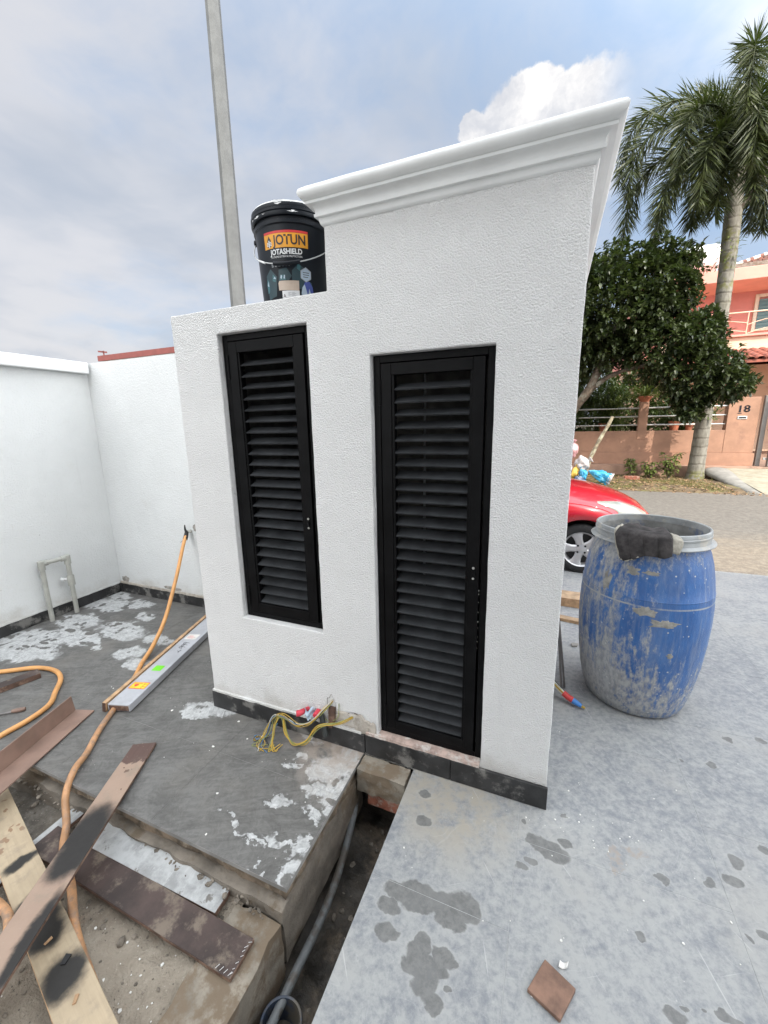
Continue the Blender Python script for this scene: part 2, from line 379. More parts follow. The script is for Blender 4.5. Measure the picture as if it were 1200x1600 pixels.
simple("aluminium", (0.47, 0.48, 0.51), 0.5, 0.08, 6.0, metal=0.25, dirt=(0.40, 0.41, 0.43), dscale=24.0, dcover=0.55)
simple("raw_wood", (0.50, 0.32, 0.18), 0.7, 0.2, 20.0, 0.3, 80.0, 0.002, dirt=(0.36, 0.22, 0.12), dscale=20.0)
simple("brown_edge", (0.11, 0.062, 0.045), 0.6, 0.25, 16.0, 0.2, 70.0, 0.002, dirt=(0.22, 0.14, 0.10), dscale=14.0)
simple("brown_board", (0.24, 0.155, 0.12), 0.5, 0.15, 6.0, 0.1, 90.0, 0.001, dirt=(0.17, 0.10, 0.077), dscale=7.0, dcover=0.58)
simple("dark_plank", (0.062, 0.042, 0.037), 0.62, 0.3, 7.0, 0.35, 70.0, 0.003, dirt=(0.17, 0.135, 0.105), dscale=8.0, dcover=0.53)
simple("paint_chip", (0.70, 0.69, 0.66), 0.7, 0.1)
simple("rubble_stone", (0.19, 0.165, 0.135), 0.9, 0.35, 25.0, 0.5, 90.0, 0.004)
simple("pole_grey", (0.118, 0.123, 0.124), 0.65, 0.12, 8.0, 0.2, 60.0, 0.002)
simple("dusty_plywood", (0.38, 0.27, 0.17), 0.8, 0.2, 14.0, 0.2, 60.0, 0.002)
simple("steel_rod", (0.22, 0.205, 0.20), 0.55, 0.2, 20.0, metal=0.4)
simple("cloth_dark", (0.048, 0.043, 0.043), 0.95, 0.35, 30.0, 0.5, 120.0, 0.003)
simple("cloth_edge", (0.36, 0.34, 0.29), 0.95, 0.2, 40.0)
for nm, c in (("wire_yellow", (0.50, 0.33, 0.05)), ("wire_green", (0.24, 0.27, 0.09)), ("wire_blue", (0.08, 0.22, 0.42)), ("wire_black", (0.03, 0.035, 0.035)),
              ("wire_white", (0.62, 0.62, 0.58)), ("tape_red", (0.55, 0.05, 0.05)), ("tape_blue", (0.06, 0.22, 0.58)), ("cap_red", (0.62, 0.05, 0.08)),
              ("sticker_yellow", (0.85, 0.58, 0.04)), ("sticker_red", (0.70, 0.06, 0.03)), ("sticker_green", (0.16, 0.62, 0.02)), ("sticker_white", (0.72, 0.70, 0.66)),
              ("pen_ink", (0.03, 0.03, 0.04)), ("label_orange", (0.75, 0.33, 0.02)), ("label_red", (0.60, 0.03, 0.03)),
              ("label_ink", (0.03, 0.02, 0.02)), ("print_white", (0.70, 0.71, 0.72)), ("print_grey", (0.36, 0.38, 0.41)), ("print_teal", (0.045, 0.14, 0.16)),
              ("print_dark_teal", (0.018, 0.05, 0.062)), ("print_blue", (0.06, 0.09, 0.34)), ("print_pale", (0.42, 0.52, 0.62)), ("sticker_tan", (0.52, 0.42, 0.34)),
              ("paint_white", (0.78, 0.79, 0.79)), ("wire_handle", (0.55, 0.56, 0.56))):
    simple(nm, c, 0.45, 0.08, 18.0)
simple("bucket_black", (0.010, 0.013, 0.018), 0.38, 0.1, 14.0, spec=0.22)
simple("bag_pink", (0.55, 0.30, 0.31), 0.45, 0.2, 14.0, 0.5, 30.0, 0.02)
simple("bag_white", (0.48, 0.45, 0.45), 0.4, 0.2, 14.0, 0.5, 30.0, 0.02, dirt=(0.36, 0.25, 0.26), dscale=14.0, dcover=0.55)
simple("bag_yellow", (0.55, 0.36, 0.06), 0.45, 0.2, 14.0, 0.5, 30.0, 0.02)
simple("bag_blue", (0.035, 0.30, 0.52), 0.4, 0.2, 14.0, 0.5, 30.0, 0.02, dirt=(0.16, 0.46, 0.60), dscale=9.0)
simple("bag_navy", (0.05, 0.08, 0.16), 0.4, 0.3, 14.0, 0.5, 30.0, 0.02, dirt=(0.3, 0.32, 0.36), dscale=12.0)
simple("car_red", (0.50, 0.008, 0.022), 0.3, 0.03, 2.0, coat=1.0, spec=0.5)
simple("car_black", (0.015, 0.015, 0.016), 0.5, 0.1)
simple("tyre_rubber", (0.016, 0.016, 0.017), 0.8, 0.2, 20.0, dirt=(0.05, 0.046, 0.042), dscale=14.0, dcover=0.55)
simple("rim_alloy", (0.52, 0.52, 0.53), 0.35, 0.05, metal=0.6)
simple("chrome", (0.6, 0.6, 0.6), 0.15, 0.03, metal=1.0)
simple("lamp_lens", (0.28, 0.29, 0.265), 0.12, 0.12, 16.0, coat=1.0)
m, t, b = principled("car_glass"); b.inputs['Base Color'].default_value = (0.02, 0.025, 0.027, 1); b.inputs['Roughness'].default_value = 0.04
simple("terracotta_wall", (0.38, 0.215, 0.145), 0.85, 0.10, 3.0, 0.35, 45.0, 0.006, dirt=(0.30, 0.17, 0.12), dscale=2.2, dcover=0.56)
simple("terracotta_ledge", (0.36, 0.225, 0.165), 0.9, 0.14, 4.0, 0.35, 45.0, 0.006, dirt=(0.22, 0.15, 0.11), dscale=3.0, dcover=0.52)
simple("steel_rail", (0.62, 0.62, 0.60), 0.3, 0.05, metal=0.85)
simple("gate_grey", (0.20, 0.185, 0.175), 0.45, 0.1, metal=0.3)
simple("pink_wall", (0.66, 0.27, 0.235), 0.8, 0.05, 1.5, 0.15, 50.0, 0.003, dirt=(0.60, 0.255, 0.22), dscale=1.8, dcover=0.55)
simple("pink_fascia", (0.74, 0.34, 0.27), 0.8, 0.06, 1.5, dirt=(0.45, 0.24, 0.20), dscale=3.5, dcover=0.66)
simple("cream_paint", (0.72, 0.52, 0.38), 0.75, 0.06, 2.0, dirt=(0.62, 0.36, 0.28), dscale=2.5, dcover=0.6)
simple("window_cream", (0.72, 0.68, 0.55), 0.5, 0.05)
m, t, b = principled("louvre_glass"); b.inputs['Base Color'].default_value = (0.16, 0.30, 0.34, 1); b.inputs['Roughness'].default_value = 0.12
simple("clay_tile", (0.33, 0.10, 0.065), 0.75, 0.25, 9.0, 0.2, 40.0, 0.004, dirt=(0.22, 0.08, 0.06), dscale=8.0)
simple("old_roof_tile", (0.20, 0.085, 0.062), 0.85, 0.3, 9.0, 0.2, 40.0, 0.004, dirt=(0.11, 0.09, 0.08), dscale=5.0)
simple("ridge_mortar", (0.62, 0.57, 0.50), 0.85, 0.1, 6.0, dirt=(0.3, 0.28, 0.26), dscale=5.0, dcover=0.58)
simple("tank_white", (0.78, 0.78, 0.76), 0.35, 0.03)
simple("terracotta_pot", (0.42, 0.14, 0.075), 0.8, 0.15, 12.0)
simple("tree_bark", (0.13, 0.10, 0.075), 0.9, 0.3, 12.0, 0.7, 40.0, 0.015, dirt=(0.22, 0.21, 0.17), dscale=6.0)
simple("stick_bark", (0.26, 0.22, 0.15), 0.9, 0.3, 16.0, 0.6, 50.0, 0.01, dirt=(0.38, 0.36, 0.26), dscale=9.0, dcover=0.48)
simple("maroon_fascia", (0.16, 0.045, 0.04), 0.7, 0.1)
simple("fibre_roof", (0.36, 0.34, 0.32), 0.8, 0.1)
simple("house_paint", (0.80, 0.80, 0.78), 0.75, 0.04, 1.5, 0.1, 50.0, 0.003)
simple("ramp_concrete", (0.31, 0.285, 0.22), 0.85, 0.12, 5.0, 0.3, 40.0, 0.005, dirt=(0.26, 0.225, 0.16), dscale=4.0)
simple("kerb_concrete", (0.25, 0.24, 0.22), 0.85, 0.14, 5.0, 0.3, 40.0, 0.005)
simple("leaf_litter", (0.26, 0.15, 0.075), 0.8, 0.5, 40.0, dirt=(0.40, 0.30, 0.17), dscale=30.0)

def leafmat(name, dark, lite, rough=0.38, trans=0.25, scale=7.0):
    m, t, b = principled(name)
    p = t.pos(); n = t.noise(p, scale, 3, 0.6); n2 = t.noise(p, scale * 6, 2, 0.5)
    f = t.step(t.math('ADD', t.math('MULTIPLY', n, 0.55), t.math('MULTIPLY', n2, 0.45)), 0.34, 0.66)
    c = t.mix(f, dark, lite)
    t.put(b.inputs['Base Color'], c); b.inputs['Roughness'].default_value = rough
    b.inputs['Specular IOR Level'].default_value = 0.5
    tr = t.new('ShaderNodeBsdfTranslucent'); t.l.new(t.mix(0.5, c, (0.10, 0.16, 0.02)), tr.inputs['Color'])
    mx = t.new('ShaderNodeMixShader'); mx.inputs[0].default_value = trans
    out = m.node_tree.nodes['Material Output']
    t.l.new(b.outputs[0], mx.inputs[1]); t.l.new(tr.outputs[0], mx.inputs[2]); t.l.new(mx.outputs[0], out.inputs['Surface'])
leafmat("tree_leaf", (0.012, 0.024, 0.009), (0.058, 0.074, 0.024), 0.42, 0.20, 4.0)
leafmat("palm_leaf", (0.019, 0.030, 0.010), (0.072, 0.086, 0.025), 0.5, 0.2, 3.0)
leafmat("garden_leaf", (0.028, 0.050, 0.014), (0.10, 0.14, 0.04), 0.45, 0.25, 4.0)
leafmat("weed_leaf", (0.07, 0.11, 0.022), (0.20, 0.24, 0.06), 0.5, 0.25, 9.0)
leafmat("grass_blade", (0.10, 0.11, 0.025), (0.24, 0.21, 0.075), 0.6, 0.2, 3.0)

# palm trunk: grey with ring scars and moss
m, t, b = principled("palm_trunk")
p = t.pos(); x, y, z = t.xyz(p)
zz = t.math('ADD', z, t.math('MULTIPLY', t.noise(p, 4.0, 3), 0.10))
ring = t.math('FRACT', t.math('MULTIPLY', zz, 4.6))
ring = t.math('MULTIPLY', t.step(ring, 0.0, 0.06), t.step(ring, 0.30, 0.12))
n = t.noise(t.scale(p, (1, 1, 0.3)), 12.0, 5, 0.65)
c = t.mix(t.step(n, 0.3, 0.7), (0.14, 0.128, 0.105), (0.26, 0.245, 0.21))
c = t.mix(t.math('MULTIPLY', ring, 0.5), c, (0.12, 0.105, 0.085))
moss = t.math('MULTIPLY', t.step(t.noise(p, 5.0, 6, 0.7), 0.46, 0.6), t.math('ADD', t.math('MULTIPLY', t.step(z, 3.9, 4.7), t.step(z, 6.2, 5.4)), t.step(z, 0.5, 0.1)))
c = t.mix(t.math('MULTIPLY', moss, 0.8), c, (0.14, 0.14, 0.03))
t.put(b.inputs['Base Color'], c); b.inputs['Roughness'].default_value = 0.85
t.l.new(t.bump(t.math('SUBTRACT', n, ring), 0.5, 0.02), b.inputs['Normal'])

# courtyard floor tile: slate under a film of cement dust, brushed and blotched, with water marks
m, t, b = principled("courtyard_tile")
p = t.pos(); x, y, z = t.xyz(p); p2 = t.comb(x, y, 0.0)
wv = t.vec('ADD', p2, t.scale(t.noise(p2, 3.0, 3, color=True), (0.25, 0.25, 0)))
big = t.noise(p2, 1.1, 5, 0.6); mid = t.noise(p2, 9.0, 7, 0.72); fine = t.noise(p2, 40.0, 7, 0.74, 0.15)
brush = t.noise(t.vec('MULTIPLY', t.comb(t.math('ADD', x, t.math('MULTIPLY', y, 0.6)), t.math('SUBTRACT', y, t.math('MULTIPLY', x, 0.6)), 0.0), (7.0, 26.0, 1.0)), 1.0, 5, 0.65, 1.2)
film = t.math('ADD', t.math('ADD', t.math('MULTIPLY', mid, 0.30), t.math('MULTIPLY', fine, 0.52)), t.math('ADD', t.math('MULTIPLY', big, 0.22), t.math('MULTIPLY', brush, 0.12)))
c = t.mix(t.step(film, 0.46, 0.665), (0.188, 0.200, 0.218), (0.325, 0.332, 0.328))
c = t.mix(t.math('MULTIPLY', t.step(t.noise(p2, 2.3, 4, 0.6), 0.5, 0.72), 0.40), c, (0.325, 0.318, 0.298))
near = t.step(t.vec('DISTANCE', p2, (-0.35, -0.08, 0)), 0.35, 0.1)     # sandy dust by the foot of the cabinet
c = t.mix(t.math('MULTIPLY', near, t.step(mid, 0.35, 0.6)), c, (0.33, 0.305, 0.26))
scr = t.step(t.noise(t.vec('MULTIPLY', wv, (1.0, 1.0, 1)), 2.2, 2, 0.5, 2.5), 0.498, 0.503)
scr = t.math('MULTIPLY', scr, t.step(t.noise(wv, 2.2, 2, 0.5, 2.5), 0.509, 0.504))
c = t.mix(t.math('MULTIPLY', scr, 0.12), c, (0.52, 0.52, 0.51))
for rot_, off_ in ((0.5, 0.0), (-0.9, 3.0), (1.9, 7.0)):
    ca_, sa_ = math.cos(rot_), math.sin(rot_)
    q_ = t.comb(t.math('ADD', t.math('MULTIPLY', x, ca_ * 3.0), t.math('MULTIPLY', y, sa_ * 3.0)), t.math('ADD', t.math('MULTIPLY', x, -sa_ * 120.0), t.math('MULTIPLY', y, ca_ * 120.0)), off_)
    c = t.mix(t.math('MULTIPLY', t.step(t.noise(q_, 1.0, 2, 0.5), 0.71, 0.76), 0.45), c, (0.52, 0.52, 0.51))
speck = t.step(t.voro(p2, 42.0), 0.10, 0.06)
c = t.mix(t.math('MULTIPLY', speck, t.step(t.noise(p2, 6.0, 2), 0.58, 0.66)), c, (0.60, 0.59, 0.57))
wob = t.vec('SUBTRACT', t.noise(p2, 22.0, 4, 0.5, color=True), (0.5, 0.5, 0.5))
sd = t.blobs(t.vec('ADD', p2, t.scale(wob, (0.045, 0.045, 0))), RIGHT_WET, 1.0)
wet = t.math('MULTIPLY', t.step(sd, 1.10, 0.88), t.step(t.math('ADD', t.noise(p2, 5.0, 4), t.math('MULTIPLY', fine, 0.3)), 0.40, 0.60, 0.62, 1.0))
halo = t.step(sd, 1.5, 1.0)
c = t.mix(t.math('MULTIPLY', halo, 0.3), c, (0.37, 0.37, 0.36))
c = t.mix(t.math('MULTIPLY', wet, 0.86), c, t.mix(t.step(fine, 0.35, 0.65), (0.112, 0.113, 0.110), (0.168, 0.170, 0.166)))
st = t.blobs(t.vec('ADD', p2, t.scale(wob, (0.06, 0.06, 0))), [(0.235, -0.125, 0.03, 0.05), (0.30, -0.07, 0.04, 0.014)], 1.0)
c = t.mix(t.math('MULTIPLY', t.math('MULTIPLY', t.step(st, 1.05, 0.85), t.step(fine, 0.42, 0.6)), 0.55), c, (0.27, 0.21, 0.165))
t.put(b.inputs['Base Color'], c)
t.put(b.inputs['Roughness'], t.math('SUBTRACT', t.math('MULTIPLY_ADD', film, 0.3, 0.42), t.math('MULTIPLY', wet, 0.18)))
b.inputs['Specular IOR Level'].default_value = 0.35
t.l.new(t.bump(t.math('ADD', fine, brush), 0.22, 0.003), b.inputs['Normal'])

# raised slab on the left: dark damp slate tile with dried whitish cement film
m, t, b = principled("slab_tile")
p = t.pos(); x, y, z = t.xyz(p); p2 = t.comb(x, y, 0.0)
wv = t.vec('ADD', p2, t.scale(t.noise(p2, 3.0, 3, color=True), (0.25, 0.25, 0)))
big = t.noise(p2, 1.6, 5, 0.6); mid = t.noise(wv, 8.0, 6, 0.68); fine = t.noise(wv, 50.0, 4, 0.7, 1.0)
brush = t.noise(t.vec('MULTIPLY', t.comb(t.math('ADD', x, t.math('MULTIPLY', y, 0.5)), t.math('SUBTRACT', y, t.math('MULTIPLY', x, 0.5)), 0.0), (6.0, 30.0, 1.0)), 1.0, 5, 0.65, 1.0)
film = t.math('ADD', t.math('ADD', t.math('MULTIPLY', mid, 0.35), t.math('MULTIPLY', fine, 0.3)), t.math('MULTIPLY', brush, 0.35))
c = t.mix(t.step(film, 0.36, 0.66), (0.092, 0.090, 0.086), (0.182, 0.179, 0.171))
c = t.mix(t.math('MULTIPLY', t.step(big, 0.48, 0.68), 0.35), c, (0.215, 0.20, 0.175))
wob = t.vec('SUBTRACT', t.noise(p2, 20.0, 6, 0.65, color=True), (0.5, 0.5, 0.5))
wob2 = t.vec('SUBTRACT', t.noise(p2, 7.0, 3, 0.5, color=True), (0.5, 0.5, 0.5))
pw = t.vec('ADD', t.vec('ADD', p2, t.scale(wob, (0.10, 0.10, 0))), t.scale(wob2, (0.16, 0.16, 0)))
dry = t.math('MULTIPLY', t.step(t.blobs(pw, LEFT_DRY, 1.0), 1.14, 0.82), t.step(t.noise(p2, 16.0, 5, 0.7), 0.30, 0.55, 0.55, 1.0))
wetd = t.step(t.blobs(t.vec('ADD', p2, t.scale(wob, (0.04, 0.04, 0))), LEFT_WET, 0.95), 1.05, 0.92)
dry = t.math('MULTIPLY', dry, t.math('SUBTRACT', 1.0, wetd))
dry = t.math('MULTIPLY', dry, t.step(t.noise(t.vec('ADD', p2, (9, 4, 0)), 13.0, 3, 0.5), 0.36, 0.44))
dry = t.math('MULTIPLY', dry, t.step(t.math('ADD', mid, t.math('MULTIPLY', fine, 0.35)), 0.42, 0.58))
c = t.mix(t.math('MULTIPLY', dry, 0.9), c, t.mix(t.step(fine, 0.35, 0.7), (0.40, 0.41, 0.41), (0.60, 0.61, 0.61)))
edge = t.step(t.vec('DISTANCE', p2, (-0.86, 0.02, 0)), 0.40, 0.1)
c = t.mix(t.math('MULTIPLY', t.math('MULTIPLY', edge, t.step(mid, 0.34, 0.6)), 0.7), c, (0.40, 0.34, 0.29))
wall_foot = t.step(y, -0.14, -0.01); wall_foot = t.math('MULTIPLY', wall_foot, t.step(y, 0.1, 0.05))
wall_foot = t.math('MULTIPLY', wall_foot, t.math('MULTIPLY', t.step(x, -1.3, -0.95), t.step(mid, 0.35, 0.55)))
c = t.mix(t.math('MULTIPLY', wall_foot, 0.5), c, (0.26, 0.21, 0.17))
speck = t.step(t.voro(p2, 34.0), 0.075, 0.05)
c = t.mix(t.math('MULTIPLY', speck, t.step(t.noise(p2, 5.0, 2), 0.58, 0.66)), c, (0.60, 0.60, 0.58))
t.put(b.inputs['Base Color'], c)
t.put(b.inputs['Roughness'], t.math('MULTIPLY_ADD', dry, 0.2, 0.55))
b.inputs['Specular IOR Level'].default_value = 0.3
t.l.new(t.bump(t.math('ADD', fine, t.math('MULTIPLY', brush, 1.4)), 0.30, 0.004), b.inputs['Normal'])

simple("tile_joint", (0.36, 0.365, 0.365), 0.9, 0.12, 9.0)
simple("slab_joint", (0.24, 0.235, 0.225), 0.9, 0.2, 9.0)

# bare dirt
m, t, b = principled("dirt")
p = t.pos(); n1 = t.noise(p, 2.2, 6, 0.65); n2 = t.noise(p, 18.0, 6, 0.7); n3 = t.noise(p, 90.0, 3, 0.6)
c = t.mix(t.step(n1, 0.35, 0.65), (0.175, 0.142, 0.108), (0.30, 0.262, 0.21))
c = t.mix(t.math('MULTIPLY', t.step(n2, 0.45, 0.72), 0.6), c, (0.36, 0.32, 0.26))
c = t.mix(t.math('MULTIPLY', t.step(t.noise(t.vec('ADD', p, (4, 4, 4)), 5.0, 5, 0.6), 0.56, 0.7), 0.5), c, (0.32, 0.19, 0.115))
x, y, z = t.xyz(p)
damp = t.step(t.math('ADD', x, t.math('MULTIPLY', n1, 0.5)), -1.45, -1.85)
c = t.mix(t.math('MULTIPLY', damp, 0.75), c, t.mix(t.step(n2, 0.4, 0.65), (0.06, 0.057, 0.052), (0.16, 0.152, 0.138)))
c = t.mix(t.math('MULTIPLY', t.step(t.voro(p, 60.0), 0.16, 0.1), 0.6), c, (0.40, 0.37, 0.31))
t.put(b.inputs['Base Color'], c); b.inputs['Roughness'].default_value = 0.9
t.l.new(t.bump(t.math('ADD', n2, t.math('MULTIPLY', n3, 0.7)), 0.9, 0.012), b.inputs['Normal'])

# road
m, t, b = principled("road_asphalt")
p = t.pos(); x, y, z = t.xyz(p)
n1 = t.noise(t.scale(p, (0.5, 1.6, 1)), 1.4, 6, 0.65); n2 = t.noise(p, 14.0, 5, 0.7); n3 = t.voro(p, 45.0)
c = t.mix(t.step(n2, 0.35, 0.68), (0.115, 0.103, 0.09), (0.175, 0.160, 0.138))
sand = t.step(t.math('ADD', y, t.math('MULTIPLY', t.math('SUBTRACT', n1, 0.5), 2.6)), 5.6, 4.2)
sand = t.math('MULTIPLY', sand, t.step(t.math('ADD', y, t.math('MULTIPLY', n1, 0.3)), 3.35, 3.75))
c = t.mix(t.math('MULTIPLY', sand, 0.8), c, t.mix(t.step(n2, 0.4, 0.65), (0.185, 0.152, 0.115), (0.255, 0.213, 0.16)))
c = t.mix(t.math('MULTIPLY', t.step(n1, 0.52, 0.7), 0.35), c, (0.22, 0.195, 0.165))
c = t.mix(t.math('MULTIPLY', t.step(n3, 0.25, 0.1), 0.35), c, (0.34, 0.32, 0.28))
t.put(b.inputs['Base Color'], c); b.inputs['Roughness'].default_value = 0.85
t.l.new(t.bump(t.math('ADD', n2, n3), 0.5, 0.008), b.inputs['Normal'])
simple("verge_soil", (0.15, 0.105, 0.06), 0.9, 0.35, 6.0, 0.7, 40.0, 0.02, dirt=(0.16, 0.15, 0.05), dscale=3.0, dcover=0.5)
simple("far_ground", (0.16, 0.14, 0.10), 0.9, 0.25, 0.3)

# blue drum plastic under splashes of dried cement
m, t, b = principled("drum_blue")
p = t.obj(); x, y, z = t.xyz(p)
st = t.noise(t.scale(p, (1, 1, 0.13)), 24.0, 7, 0.75); n = t.noise(t.scale(p, (1, 1, 0.55)), 7.0, 8, 0.75); f = t.noise(t.scale(p, (1, 1, 0.5)), 52.0, 5, 0.75)
low = t.step(z, 0.55, 0.02); top = t.step(z, 0.74, 0.90)
left = t.step(t.math('ADD', x, t.math('MULTIPLY', y, 0.25)), 0.10, -0.30)
amt = t.math('ADD', t.math('MULTIPLY', low, 0.135), t.math('MULTIPLY', left, 0.10))
amt = t.math('ADD', amt, t.math('MULTIPLY', top, 0.07))
cov = t.math('ADD', t.math('ADD', t.math('MULTIPLY', st, 0.46), t.math('MULTIPLY', n, 0.34)), t.math('MULTIPLY', f, 0.34))
cov = t.math('ADD', cov, amt)
dust = t.step(cov, 0.625, 0.755)
blue = t.mix(t.step(n, 0.35, 0.65), (0.018, 0.088, 0.28), (0.032, 0.135, 0.38))
c = t.mix(t.math('MULTIPLY', t.step(t.noise(t.scale(p, (1, 1, 0.07)), 42.0, 4, 0.6), 0.50, 0.72), 0.40), blue, (0.25, 0.29, 0.36))
film_ = t.math('MULTIPLY', t.step(t.noise(t.scale(p, (1, 1, 0.10)), 11.0, 7, 0.75), 0.42, 0.72), 0.30)
c = t.mix(film_, c, (0.24, 0.275, 0.34))
c = t.mix(t.math('MULTIPLY', dust, 0.84), c, t.mix(t.step(f, 0.35, 0.65), (0.29, 0.28, 0.25), (0.45, 0.44, 0.405)))
groove = t.math('MULTIPLY', t.step(z, 0.631, 0.634), t.step(z, 0.642, 0.638))
c = t.mix(t.math('MULTIPLY', groove, t.step(n, 0.3, 0.6)), c, (0.36, 0.37, 0.37))
sp = t.step(t.voro(p, 34.0), 0.16, 0.10)
c = t.mix(t.math('MULTIPLY', sp, t.step(t.noise(p, 4.0, 2), 0.50, 0.56)), c, (0.48, 0.49, 0.49))
t.put(b.inputs['Base Color'], c)
t.put(b.inputs['Roughness'], t.math('MULTIPLY_ADD', dust, 0.4, 0.40))
t.l.new(t.bump(t.math('ADD', t.math('MULTIPLY', dust, 0.5), t.math('ADD', cov, t.math('MULTIPLY', f, 0.4))), 0.6, 0.005), b.inputs['Normal'])
simple("drum_ring", (0.33, 0.345, 0.35), 0.6, 0.15, 12.0, 0.3, 60.0, 0.003, dirt=(0.42, 0.40, 0.36), dscale=14.0, world_space=False)
simple("drum_inside", (0.30, 0.30, 0.29), 0.8, 0.2, 12.0, dirt=(0.12, 0.16, 0.28), dscale=9.0, world_space=False)

# film-faced board with dust and soot marks (object space: x across, y along)
def board(name, base, film, cover, soot=None, spots=None, fs=6.0):
    m, t, b = principled(name)
    p = t.obj(); x, y, z = t.xyz(p); p2 = t.comb(x, y, 0.0)
    n = t.noise(p, fs, 6, 0.65); f = t.noise(p, 50.0, 4, 0.65)
    c = t.mix(t.step(n, 0.35, 0.68), tuple(q * 0.85 for q in base), base)
    grain = t.noise(t.scale(p, (90.0, 5.0, 20.0)), 1.0, 4, 0.6)
    c = t.mix(t.math('MULTIPLY', t.step(grain, 0.40, 0.70), 0.30), c, tuple(q * 0.62 for q in base))
    if film:
        cov = t.step(t.math('ADD', y, t.math('MULTIPLY', t.math('SUBTRACT', t.noise(p, 26.0, 5, 0.6), 0.5), 0.09)), cover - 0.006, cover + 0.006)
        c = t.mix(t.math('MULTIPLY', cov, 0.92), c, t.mix(t.step(n, 0.35, 0.65), tuple(q * 0.9 for q in film), film))
    if spots:
        wob = t.vec('SUBTRACT', t.noise(p, 30.0, 4, 0.6, color=True), (0.5, 0.5, 0.5))
        sd = t.blobs(t.vec('ADD', p2, t.scale(wob, (0.03, 0.03, 0))), spots[0])
        c = t.mix(t.math('MULTIPLY', t.step(sd, 1.05, 0.9), 0.85), c, spots[1])
    gr = t.noise(t.vec('ADD', p, (3, 1, 2)), 11.0, 7, 0.72)
    c = t.mix(t.math('MULTIPLY', t.step(gr, 0.50, 0.66), 0.45), c, (0.24, 0.20, 0.155))
    c = t.mix(t.math('MULTIPLY', t.step(t.voro(p, 70.0), 0.12, 0.07), 0.5), c, (0.40, 0.36, 0.30))
    if soot:
        wob = t.vec('SUBTRACT', t.noise(p, 9.0, 5, 0.6, color=True), (0.5, 0.5, 0.5))
        sd = t.blobs(t.vec('ADD', p2, t.scale(wob, (0.06, 0.09, 0))), soot)
        c = t.mix(t.math('MULTIPLY', t.step(t.math('ADD', sd, t.math('MULTIPLY', t.math('SUBTRACT', n, 0.5), 0.9)), 1.65, 0.85), 0.98), c, (0.012, 0.012, 0.012))
    t.put(b.inputs['Base Color'], c); t.put(b.inputs['Roughness'], t.math('MULTIPLY_ADD', f, 0.2, 0.52))
    t.l.new(t.bump(f, 0.12, 0.002), b.inputs['Normal'])
rs = random.Random(3)
board("sooty_board", (0.115, 0.066, 0.054), (0.37, 0.265, 0.20), 0.125,
      soot=[(0.0, 0.46, 0.055, 0.09), (-0.01, 0.54, 0.05, 0.08), (-0.045, 0.80, 0.024, 0.10)], spots=([(0.0, 0.17, 0.010, 0.009), (0.02, 0.15, 0.005, 0.005), (-0.02, 0.16, 0.003, 0.003), (-0.03, 0.27, 0.003, 0.004)], (0.10, 0.05, 0.035)))
board("cream_board", (0.47, 0.375, 0.255), None, 0,
      soot=[(0.0, 0.88, 0.046, 0.065), (0.0, 0.95, 0.042, 0.06), (0.0, 1.125, 0.05, 0.05), (0.02, 0.80, 0.03, 0.03), (-0.01, 0.60, 0.045, 0.02)],
      spots=([(rs.uniform(-0.045, 0.045), rs.uniform(0.0, 0.5), rs.uniform(0.004, 0.010), rs.uniform(0.004, 0.014)) for _ in range(26)], (0.24, 0.14, 0.08)))
m, t, b = principled("scuffed_grey")
p = t.pos(); n = t.noise(p, 9.0, 7, 0.7); f = t.noise(t.scale(p, (1, 0.35, 1)), 34.0, 5, 0.7)
c = t.mix(t.step(n, 0.36, 0.62), (0.26, 0.265, 0.265), (0.43, 0.44, 0.44))
c = t.mix(t.math('MULTIPLY', t.step(f, 0.52, 0.66), 0.7), c, (0.50, 0.51, 0.51))
c = t.mix(t.math('MULTIPLY', t.step(t.noise(p, 15.0, 6, 0.7), 0.60, 0.68), 0.8), c, (0.10, 0.085, 0.07))
t.put(b.inputs['Base Color'], c); b.inputs['Roughness'].default_value = 0.6
t.l.new(t.bump(f, 0.2, 0.003), b.inputs['Normal'])

# ------------------------------------------------------------------ ground, courtyard, slab, trench
def rect_ring(mb, ox0, oy0, ox1, oy1, x0, y0, x1, y1, z):
    mb.add([(ox0, oy0, z), (ox1, oy0, z), (ox1, oy1, z), (ox0, oy1, z), (x0, y0, z), (x1, y0, z), (x1, y1, z), (x0, y1, z)],
           [(0, 1, 5, 4), (1, 2, 6, 5), (2, 3, 7, 6), (3, 0, 4, 7)])
mb = MB(); rect_ring(mb, -300, -300, 300, 600, -4.0, -4.2, 9.0, 3.40, -0.030)
tag(mb.build("ground", "far_ground"), kind='structure')

TX0, TX1 = -0.790, -0.545            # trench between the slab and the courtyard floor
courtyard = tag(MB().box(TX1, -4.2, -0.55, 9.0, 3.40, -0.0011).build("courtyard_floor", ["tile_joint"], bevel=0.003), kind='structure')
